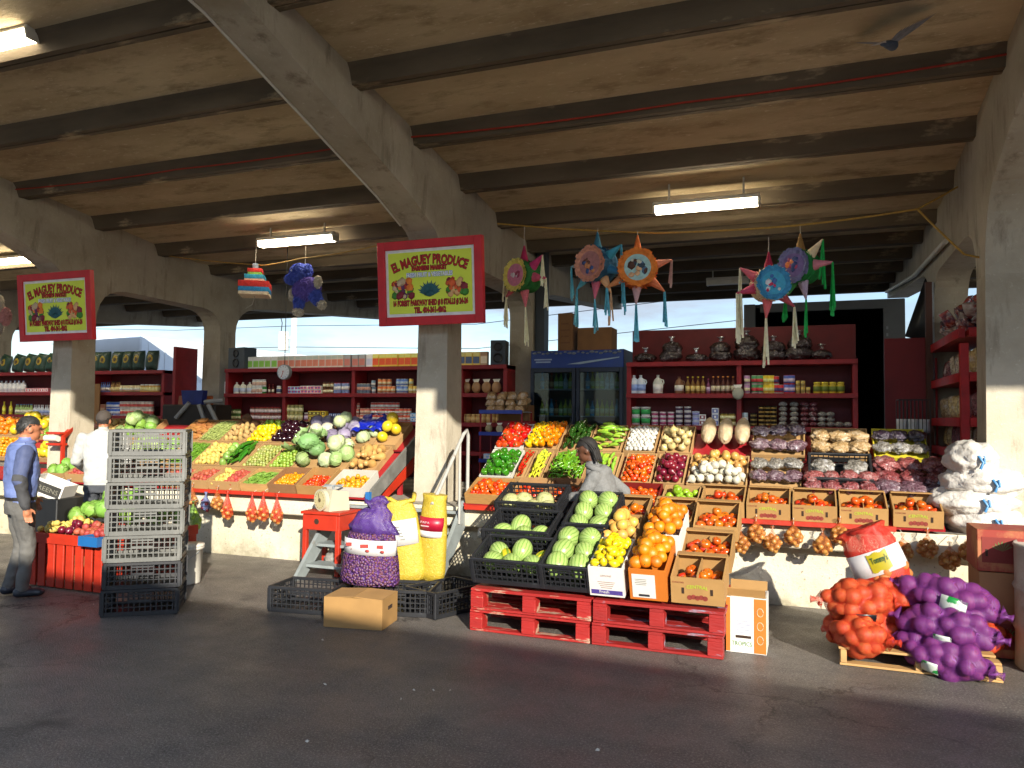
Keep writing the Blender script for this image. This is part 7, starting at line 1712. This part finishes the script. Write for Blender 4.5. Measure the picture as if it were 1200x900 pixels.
pinata(700, 311, 8.3, .205, -22, 'peach faced star pinata with blue sides and blue tassels', '#b8806a', '#2a5a78', '#9a6a68', ('#3a5080', '#6a4438', '#b87a50'), ((90, '#245a70', TQ, 0), (30, '#3a8aa0', TQ, .5), (-20, '#2a6a90', TQ, .45), (-60, '#c89a70', '#c0a080', .38), (-95, '#b05a70', TQ, .42), (-140, '#4a90a8', TQ, .42), (175, '#7a98a0', TQ, .4)), 268)
pinata(747, 316, 8.25, .21, 12, 'orange rimmed star pinata with a pale blue picture', '#cc7430', '#b86a3a', '#8fb0b0', ('#4a6a88', '#4a2c20', '#c8a078', '#2a3a4a', '#b8b8a8'), ((90, '#b8602a', TQ, 0), (15, '#b87860', '#a88a80', .3), (-40, '#b86a48', TQ, .38), (-92, '#a88a90', TQ, .4), (-150, '#b8784a', TQ, .3)), 270)
pinata(901, 334, 8.3, .175, 22, 'blue and cream star pinata with long cream streamers', '#3a80a8', '#c8b8a0', '#3f90b0', ('#b82a50', '#c8c8d0', '#3a60a0'), ((90, '#8a1c38', CR, 0), (150, '#b85a68', CR, .75), (-165, '#a83a58', CR, .5), (-95, '#b85a60', CR, .5), (-40, '#9a4450', CR, .42)), 278)
pinata(938, 313, 8.45, .18, -30, 'green and orange star pinata with green streamers', '#6a6a90', '#1f7a3c', '#6a5a88', ('#2a3a6a', '#c8703a', '#a04060'), ((90, '#7a5a30', CR, 0), (45, '#c8b090', '#1f9a4a', .5), (0, '#b87080', '#1f9a4a', .55), (-80, '#9a8aa0', '#1f9a4a', .42), (-120, '#3a8a4a', '#1f9a4a', .25)), 264)
def tufts(b, c, r, sc3, n, m=0, L_=.03):
    for _ in range(n):
        v = Vector((rnd.gauss(0, 1), rnd.gauss(0, 1), rnd.gauss(0, 1))).normalized(); p = Vector((c[0] + v.x * r * sc3[0], c[1] + v.y * r * sc3[1], c[2] + v.z * r * sc3[2]))
        a = v.cross(Vector((U(-1, 1), U(-1, 1), U(-1, 1)))).normalized() * .016; b.add([p - a, p + a, p + v * L_ * .7 + Vector((U(-.01, .01), U(-.01, .01), -L_ * .7))], [(0, 1, 2)], m)
def shaggy(name, c, rz, label, balls, mats, extra=None, hang=None, s=1):
    t = empty(name, c, label, 'pinata', rot=(0, 0, R(rz)))
    for nm, m, bl in balls:
        b = MB()
        for (p, r, sc3) in bl: b.ball(p, r, sc3, 2); tufts(b, p, r, sc3, int(900 * r * r / .01 * max(sc3)), 0)
        b.build(nm, m, t)
    if hang: MB().tube([(0, 0, hang[0]), (0, 0, hang[1])], .004, 5).build('hanging_string', M_string, t)
    return t
M_dog = tissue('#4a5cae'); M_dog2 = tissue('#6a5aa8'); M_pale = tissue('#b8b2a4')
c = at(357, 336, Y=8.8)
t = shaggy('animal_pinata', c, 0, 'shaggy blue dog shaped pinata with pale paws', [
    ('head', M_dog, [((-.08, 0, .2), .14, (1.0, .9, .95)), ((-.2, -.02, .13), .085, (1.1, .8, .8)), ((-.05, -.1, .22), .06, (.8, .6, 1.4)), ((.03, .02, .24), .07, (.7, 1, 1.2))]),
    ('body', M_dog2, [((.06, 0, .0), .15, (1.15, .85, .9)), ((-.03, 0, -.04), .13, (1, .9, 1.1))]),
    ('leg', M_dog, [((-.06, -.04, -.2), .075, (.85, .8, 1.6))]), ('leg', M_dog, [((.19, -.02, -.12), .075, (1.1, .8, 1.2)), ((.24, -.02, -.19), .065, (1, .8, 1))]),
    ('paw', M_pale, [((-.06, -.05, -.34), .065, (.95, .9, .75))]), ('paw', M_pale, [((.3, -.02, -.25), .06, (.9, .9, .9))]), ('paw', M_pale, [((.25, -.05, .06), .05, (.8, .8, 1.5))]), ('paw', M_pale, [((-.19, -.02, -.09), .045, (.7, .8, 1.8))])], None, hang=(.3, .56))
MB().ball((-.13, -.125, .21), .016, sub=1).build('eye', cm('#e0e0e0'), t); MB().ball((-.285, -.03, .14), .022, sub=1).build('nose', cm('#202030'), t)
c = at(-2, 372, Y=8.6)
shaggy('animal_pinata', c, 0, 'white and pink shaggy pinata cut off by the left photo edge', [('body', M_pale, [((-.1, 0, .12), .17, (1, .8, 1))]), ('leg', M_pale, [((.02, -.02, -.12), .09, (.8, .8, 1.9))]), ('ear', M_pale, [((.02, 0, .26), .07, (.8, .6, 1.6))]), ('arm', tissue('#b88a88'), [((.2, -.02, .02), .08, (.9, .8, 1.7))])], None, hang=(.3, .6))
c = at(299, 331, Y=8.9); t = empty('tiered_pinata', c, 'red blue and green tiered pinata shaped like a stepped cake', 'pinata', rot=(0, 0, R(33)))
for i, (z0, z1, w_, col) in enumerate(((-.2, -.155, .40, '#c8b8a0'), (-.155, -.09, .405, '#2a78a8'), (-.09, -.005, .41, '#b02c28'), (-.005, .035, .26, '#b8a890'), (.035, .095, .265, '#2a8aa8'), (.095, .135, .19, '#7aa048'), (.135, .19, .195, '#b02c28'), (.19, .27, .07, '#6a7a88'))):
    b = MB(); b.box((0, 0, (z0 + z1) / 2), (w_, w_, z1 - z0 - .004))
    for sd in range(4):
        a = sd * math.pi / 2; ux, uy = math.cos(a), math.sin(a)
        for k in range(int(w_ / .018)):
            s_ = -w_ / 2 + .018 * (k + .5); x, y = ux * (w_ / 2 + .002) - uy * s_, uy * (w_ / 2 + .002) + ux * s_
            b.add([(x - uy * -.009, y + ux * -.009, z1), (x - uy * .009, y + ux * .009, z1), (x + ux * .014, y + uy * .014, z0 - U(0, .018))], [(0, 1, 2)])
    b.build('tier', tissue(col), t)
MB().tube([(0, 0, .27), (0, 0, .55)], .004, 5).build('hanging_string', M_string, t); MB().tube([(.0, 0, -.2), (-.03, .0, -.32), (-.12, 0, -.38)], .004, 5).build('loose_string', M_string, t)

DIM[0] = 1.0
def hand(sl_, w, d, side, curl=.5):
    """palm, four unequal fingers and a thumb; w = wrist, d = direction, side = towards the thumb"""
    w, d, sd = Vector(w), Vector(d).normalized(), Vector(side).normalized(); pn = d.cross(sd).normalized(); out = [(sl_, 'cap', (w, .026, w + d * .06, .03))]
    for i, L_ in enumerate((.072, .08, .075, .06)):
        b0 = w + d * .075 + sd * (.027 - .018 * i); k = b0 + d * L_ * .5 + pn * curl * .012; e = k + (d * (1 - curl * .5) + pn * curl).normalized() * L_ * .5
        out += [(sl_, 'cap', (b0 - d * .02, .0095, k, .009)), (sl_, 'cap', (k, .009, e, .0075))]
    b0 = w + d * .025 + sd * .026; k = b0 + (d * .6 + sd * .7).normalized() * .04; out += [(sl_, 'cap', (b0, .012, k, .0105)), (sl_, 'cap', (k, .0105, k + (d + sd * .15).normalized() * .03, .009))]
    return out
def head_parts(sk, c, s=1.0, yaw=0, pitch=0):
    M = Matrix.Translation(c) @ Matrix.Rotation(yaw, 4, 'Z') @ Matrix.Rotation(pitch, 4, 'X'); q = lambda x, y, z: tuple(M @ Vector((x * s, y * s, z * s)))
    return M, [(sk, 'ball', (q(0, -.01, .025), .1 * s, (.78, .95, .98))), (sk, 'ball', (q(0, .025, -.035), .072 * s, (.84, .95, 1.05))), (sk, 'cap', (q(0, .088, .02), .010 * s, q(0, .112, -.018), .014 * s)),
               (sk, 'ball', (q(0, .088, -.058), .02 * s, (1.2, .6, .5))), (sk, 'ball', (q(0, .075, -.095), .025 * s, (1.1, .8, .8))), (sk, 'ball', (q(.078, -.01, -.005), .03 * s, (.35, .7, 1))), (sk, 'ball', (q(-.078, -.01, -.005), .03 * s, (.35, .7, 1))),
               (sk, 'cap', (q(-.035, .083, .045), .012 * s, q(.035, .083, .045), .012 * s))]
def face_bits(t, M, s=1.0):
    for sx in (-1, 1):
        MB().ball(tuple(M @ Vector((sx * .032 * s, .087 * s, .022 * s))), .0105 * s, sub=2).build('eye', cm('#2a1c16'), t)
def leg(tr, sh, hip, knee, ank, toe):
    return [(tr, 'cap', (hip, .098, knee, .066)), (tr, 'cap', (knee, .066, ank, .056)), (sh, 'cap', ((ank[0], ank[1] - .03, .05), .045, toe, .036)), (sh, 'ball', ((toe[0], toe[1], .038), .042, (1.1, 1.3, .85)))]
M_skin = mat('tan_skin', '#a5694a', .55, .1, 9); M_skind = mat('brown_skin', '#5a3826', .5, .1, 9)
def hair_cap(M, r, cut, m, name, parent, n=900, L_=.02, down=0):
    b = MB()
    b.ball((0, -.012, .028), r, (.80, .97, 1.0), 3); keep = [i for i, f in enumerate(b.f) if all(cut(b.v[k]) for k in f)]
    b.f = [b.f[i] for i in keep]; b.m = [0] * len(keep); b.sm = [True] * len(keep)
    for _ in range(n):
        v = Vector((rnd.gauss(0, 1), rnd.gauss(0, 1), rnd.gauss(0, 1))).normalized(); p = Vector((v.x * r * .8, -.012 + v.y * r * .97, .028 + v.z * r))
        if cut(p): a = v.cross(Vector((U(-.4, .4), U(-.4, .4), 1))).normalized() * .004; b.add([p - a, p + a, p + v * L_ * .35 + Vector((0, -L_ * .5, -L_ * .6 - down))], [(0, 1, 2)])
    b.v = [M @ v for v in b.v]; return b.build(name, m, parent)
# --- man in the blue vest (left edge)
p = at(20, 699, Z=0); t = empty('person', (p.x, p.y, .003), 'person in a blue padded vest and grey jeans walking past the left stall', 'person', rot=(0, 0, R(-28)))
mv = [mat('vest_blue', '#5a6894', .6, .12, 6, bump=.35, bs=14), mat('shirt_slate', '#3f4868', .75, .12, 8), mat('sleeve_dark_grey', '#3a3a3c', .8, .15, 10), M_skin, mat('grey_jeans', '#565450', .85, .2, 5, col2='#403e3c', c2=(.55, .7), s2=4, bump=.3, bs=30), mat('dark_shoe', '#1c2028', .5, .2, 8), mat('dark_belt', '#201c1a', .5, .1, 8)]
M, hp = head_parts(3, (0, .05, 1.535), 1.0, R(4), R(-8))
pr = [(0, 'loft', [(0, 0, .86, .17, .12), (0, 0, .98, .185, .135), (0, .005, 1.12, .19, .14), (0, .0, 1.27, .20, .135), (0, -.005, 1.36, .19, .115), (0, 0, 1.41, .12, .085), (0, .01, 1.44, .07, .065)]), (3, 'cap', ((0, .005, 1.40), .058, (0, .03, 1.50), .055)),
      (1, 'cap', ((.2, -.01, 1.33), .072, (.265, -.06, 1.08), .06)), (2, 'cap', ((.265, -.06, 1.10), .062, (.25, .0, .85), .045)), (1, 'cap', ((-.2, -.01, 1.33), .072, (-.245, -.02, 1.09), .06)), (2, 'cap', ((-.245, -.02, 1.09), .06, (-.22, .12, .9), .043)),
      (4, 'loft', [(0, 0, .76, .165, .125), (0, -.005, .84, .172, .13), (0, 0, .93, .165, .118)])] + hp
pr += hand(3, (.25, .0, .84), (0, .25, -1), (0, 1, .2)) + hand(3, (-.22, .125, .89), (0, .4, -.9), (0, 1, .3))
pr += leg(4, 5, (.095, .0, .8), (.10, .06, .45), (.10, .02, .10), (.115, .15, .038)) + leg(4, 5, (-.095, 0, .8), (-.10, .04, .44), (-.11, -.05, .10), (-.12, .08, .038))
def r1(k, c):
    if k in (0, 4) and .89 < c.z < .92: return 6
    return k
remeshed('body', pr, mv, .0085, r1, t, folds=(0, 1, 2, 4))
face_bits(t, M); M_hair1 = mat('grey_black_hair', '#262524', .6, .4, 60)
hair_cap(M, .106, lambda v: v.z > .045 - max(0, -v.y) * 1.15 and v.y < .075, M_hair1, 'hair', t)
MB().tube([(.12 * math.cos(a), .0 + .085 * math.sin(a), 1.405 + .012 * math.sin(a)) for a in [i * .42 for i in range(16)]], .022, 8).build('collar', mv[0], t)
# --- man in white
p = at(116, 640, Y=6.95); t = empty('person', (p.x, 6.95, .003), 'person in a white sweatshirt and dark cap seen from behind at the stall', 'person', rot=(0, 0, R(40)))
mw = [mat('white_sweatshirt', '#a3a39f', .85, .06, 5, bump=.25, bs=20), mat('dark_trousers', '#33363c', .8, .15, 6), M_skin, mat('dark_shoe', '#1c2028', .5, .2, 8)]
M, hp = head_parts(2, (0, .06, 1.60), 1.0, R(-14), R(-10))
pr = [(0, 'loft', [(0, 0, .87, .185, .13), (0, 0, 1.0, .19, .14), (0, .005, 1.15, .2, .14), (0, .0, 1.32, .215, .135), (0, 0, 1.42, .2, .115), (0, .01, 1.475, .12, .085), (0, .02, 1.50, .07, .065)]), (2, 'cap', ((0, .02, 1.45), .058, (0, .04, 1.56), .055)),
      (0, 'cap', ((.205, 0, 1.39), .078, (.27, .06, 1.13), .064)), (0, 'cap', ((.27, .06, 1.13), .062, (.2, .27, 1.02), .046)), (0, 'cap', ((-.205, 0, 1.39), .078, (-.285, .05, 1.12), .064)), (0, 'cap', ((-.285, .05, 1.12), .062, (-.24, .27, 1.02), .046)),
      (1, 'loft', [(0, 0, .74, .165, .125), (0, 0, .86, .175, .128), (0, 0, .93, .17, .12)])] + hp
pr += hand(2, (.2, .28, 1.01), (-.1, 1, -.1), (-1, .2, 0)) + hand(2, (-.24, .28, 1.01), (.1, 1, -.1), (1, .2, 0))
pr += leg(1, 3, (.095, .0, .8), (.10, .02, .45), (.10, 0, .10), (.12, .14, .038)) + leg(1, 3, (-.095, 0, .8), (-.11, .02, .45), (-.11, 0, .10), (-.13, .14, .038))
remeshed('body', pr, mw, .0085, None, t, folds=(0, 1)); face_bits(t, M)
M_cap = mat('brown_black_cap', '#3c342e', .8, .15, 12); hair_cap(M, .110, lambda v: v.z > .035 - max(0, -v.y) * .45, M_cap, 'cap', t, n=0)
hair_cap(M, .1035, lambda v: v.z > -.05 and v.y < -.0, mat('short_dark_hair', '#2a2320', .7, .3, 60), 'hair', t, n=500, L_=.012)
# --- woman in the grey hoodie
p = at(708, 570, Y=7.06); t = empty('person', (p.x, 7.06, .003), 'person with long dark braids in a grey hooded top bending over the peppers', 'person', rot=(0, 0, R(88)))
mh = [mat('grey_hoodie', '#6a6a69', .9, .12, 60, bump=.35, bs=30), mat('dark_leggings', '#2c2c34', .8, .15, 6), M_skind, mat('dark_shoe', '#1c2028', .5, .2, 8)]
M, hp = head_parts(2, (0, .17, 1.39), .98, R(6), R(-16))
pr = [(0, 'loft', [(0, -.03, .78, .165, .13), (0, -.02, .88, .165, .13), (0, .0, 1.0, .165, .125), (0, .03, 1.12, .175, .12), (0, .06, 1.19, .16, .105), (0, .09, 1.235, .10, .08), (0, .11, 1.265, .068, .06)]), (2, 'cap', ((0, .09, 1.22), .05, (0, .14, 1.34), .048)),
      (0, 'cap', ((.16, .05, 1.16), .065, (.23, -.14, 1.0), .055)), (0, 'cap', ((.23, -.14, 1.0), .055, (.18, .02, .87), .043)), (0, 'cap', ((-.16, .05, 1.16), .065, (-.2, .15, .98), .055)), (0, 'cap', ((-.2, .15, .98), .054, (-.14, .34, .95), .042)),
      (0, 'ball', ((0, -.0, 1.2), .09, (1.25, .75, .7))), (1, 'loft', [(0, -.03, .68, .155, .13), (0, -.03, .80, .16, .132)])] + hp
pr += hand(2, (.18, .03, .865), (-.2, .9, -.3), (-.5, 0, 1)) + hand(2, (-.14, .35, .95), (.1, 1, -.1), (1, .2, 0))
pr += leg(1, 3, (.085, -.03, .72), (.09, .02, .41), (.09, -.03, .10), (.10, .1, .038)) + leg(1, 3, (-.085, -.03, .72), (-.09, .02, .41), (-.09, -.03, .10), (-.10, .1, .038))
remeshed('body', pr, mh, .0085, None, t, folds=(0,)); face_bits(t, M, .98)
M_braid = mat('dark_braids', '#15110f', .75, .3, 40)
h = hair_cap(M, .107, lambda v: v.z > .05 - max(0, -v.y) * 2.4 and v.y < .078, M_braid, 'hair', t, n=0)
br = MB()
for i in range(30):
    a = R(-175 + 350 * i / 29) + math.pi / 2 * 0; ux = math.sin(a) * .088; st_ = M @ Vector((ux * .3, .03, .128)); pts = [st_]
    e = (math.sin(a), -math.cos(a) * .6 - .4)
    for k in range(1, 8):
        f = k / 7; v = Vector((ux * (.5 + .6 * min(1, f * 1.6)), .03 - .135 * min(1, f * 1.5) * (.4 + .6 * abs(math.cos(a / 2))), .128 - .10 * f ** 2 - .16 * f * (i % 3 + 4) / 6)); pts.append(M @ v)
    br.tube(pts, [.0085] * 7 + [.005], 6)
br.build('braids', M_braid, t)
MB().tube([tuple(Vector((.115 * math.cos(a), .07 + .085 * math.sin(a), 1.235 + .025 * math.sin(a)))) for a in [i * .35 for i in range(19)]], .028, 8).build('hood_rim', mh[0], t)
# --- pigeon under the ceiling
p = at(1043, 52, Y=6.3); t = empty('flying_pigeon', p, 'grey pigeon flying with raised wings just below the ceiling', 'pigeon', rot=(0, R(-10), R(62))); t.scale = (.8, .8, .8)
mp_ = [mat('pigeon_slate', '#4a5568', .6, .25, 20), mat('pigeon_neck', '#2a4a52', .4, .3, 25)]
remeshed('body', [(0, 'cap', ((.06, 0, 0), .052, (-.07, 0, -.01), .036)), (1, 'cap', ((.09, 0, .02), .034, (.13, 0, .045), .027)), (1, 'ball', ((.145, 0, .055), .027, (1.1, .85, .95))), (0, 'cap', ((-.07, 0, -.01), .03, (-.17, 0, -.02), .022)), (0, 'cap', ((.168, 0, .05), .009, (.185, 0, .045), .004))], mp_, .006, None, t, 2)
for s in (-1, 1):
    b = MB(); n = 9
    for i in range(n):
        f = i / (n - 1); root = Vector((.06 - .10 * f, s * .035, .02)); a = R(30 + 50 * (1 - f)); tip = root + Vector((.05 - .17 * f, s * .30 * math.sin(a) + s * .04, .15 * math.cos(R(20 + 45 * f)))) * (1.05 - .35 * f); sd_ = Vector((.018, 0, 0))
        b.add([root - sd_, root + sd_, (root + tip) / 2 + sd_ * 1.3, tip, (root + tip) / 2 - sd_ * 1.3], [(0, 1, 2, 3, 4)]); b.add([root - sd_ + Vector((0, .004 * s, 0)), root + sd_ + Vector((0, .004 * s, 0)), (root + tip) / 2 + sd_ * 1.3 + Vector((0, .005 * s, 0)), tip, (root + tip) / 2 - sd_ * 1.3 + Vector((0, .005 * s, 0))], [(0, 1, 2, 3, 4)])
    b.build('wing', mat('pigeon_wing', '#7d8088', .6, .3, 18), t)
b = MB()
for i in range(5): y = (i - 2) * .018; b.add([(-.15, y * .5 - .01, -.015), (-.15, y * .5 + .01, -.015), (-.27, y * 1.6 + .014, -.03), (-.27, y * 1.6 - .014, -.03)], [(0, 1, 2, 3)])
b.build('tail', mat('pigeon_tail', '#b0b0b4', .6, .2, 18), t)
# ------------------------------------------------------------------ camera, sun, sky
cam = bpy.data.cameras.new('camera'); co = bpy.data.objects.new('camera', cam); COL.objects.link(co)
cam.sensor_width = 36; cam.lens = 36 * F_PX / 1200; cam.clip_end = 2000; cam.clip_start = .05
co.matrix_world = Matrix.Translation((0, 0, EYE)) @ CAM_R.to_4x4(); SC.camera = co
AL, TAN = R(38), .5
EL = math.atan(TAN * math.cos(AL))
sd = Vector((math.sin(AL) * math.cos(EL), -math.cos(AL) * math.cos(EL), math.sin(EL)))
sun = bpy.data.lights.new('sun', 'SUN'); sun.energy = 2.6; sun.angle = R(.5); sun.color = (1, .93, .8)
so = bpy.data.objects.new('sun', sun); COL.objects.link(so); so.rotation_euler = sd.to_track_quat('Z', 'Y').to_euler(); so.location = (10, -10, 20)
w = bpy.data.worlds.new('World'); SC.world = w; w.use_nodes = True
nt = w.node_tree; bg = nt.nodes['Background']
sky = nt.nodes.new('ShaderNodeTexSky'); sky.sky_type = 'NISHITA'; sky.sun_disc = False
sky.sun_elevation = EL; sky.sun_rotation = math.atan2(sd.x, sd.y); sky.air_density = 1.0; sky.dust_density = .3
tc = nt.nodes.new('ShaderNodeTexCoord'); mp = nt.nodes.new('ShaderNodeMapping'); mp.inputs['Scale'].default_value = (1.6, 1.6, 7)
nz = nt.nodes.new('ShaderNodeTexNoise'); nz.inputs['Scale'].default_value = 2.2; nz.inputs['Detail'].default_value = 7; nz.inputs['Roughness'].default_value = .6
rp = nt.nodes.new('ShaderNodeValToRGB'); rp.color_ramp.elements[0].position = .42; rp.color_ramp.elements[1].position = .68
mx = nt.nodes.new('ShaderNodeMix'); mx.data_type = 'RGBA'; mx.inputs[7].default_value = (3.7, 3.95, 4.3, 1)
L = nt.links.new
L(tc.outputs['Generated'], mp.inputs[0]); L(mp.outputs[0], nz.inputs['Vector']); L(nz.outputs[0], rp.inputs[0]); L(rp.outputs[0], mx.inputs[0])
L(sky.outputs[0], mx.inputs[6]); sxy = nt.nodes.new('ShaderNodeSeparateXYZ'); L(tc.outputs['Generated'], sxy.inputs[0])
mr = nt.nodes.new('ShaderNodeMapRange'); mr.interpolation_type = 'SMOOTHSTEP'; L(sxy.outputs[2], mr.inputs[0])
for i_, v_ in ((1, .12), (2, .42), (3, .27), (4, 1.0)): mr.inputs[i_].default_value = v_
m3 = nt.nodes.new('ShaderNodeMix'); m3.data_type = 'RGBA'; m3.blend_type = 'MULTIPLY'; m3.inputs[0].default_value = 1
m4 = nt.nodes.new('ShaderNodeMix'); m4.data_type = 'RGBA'; m4.blend_type = 'MULTIPLY'; m4.inputs[0].default_value = 1; m4.inputs[7].default_value = (.93, .98, 1.07, 1)
L(mx.outputs[2], m4.inputs[6]); L(m4.outputs[2], m3.inputs[6]); L(mr.outputs[0], m3.inputs[7]); L(m3.outputs[2], bg.inputs[0]); bg.inputs[1].default_value = .15
SC.view_settings.view_transform = 'Standard'; SC.view_settings.look = 'None'; SC.view_settings.gamma = 1; SC.view_settings.exposure = 2.0
SC.cycles.max_bounces = 8; SC.cycles.transparent_max_bounces = 16
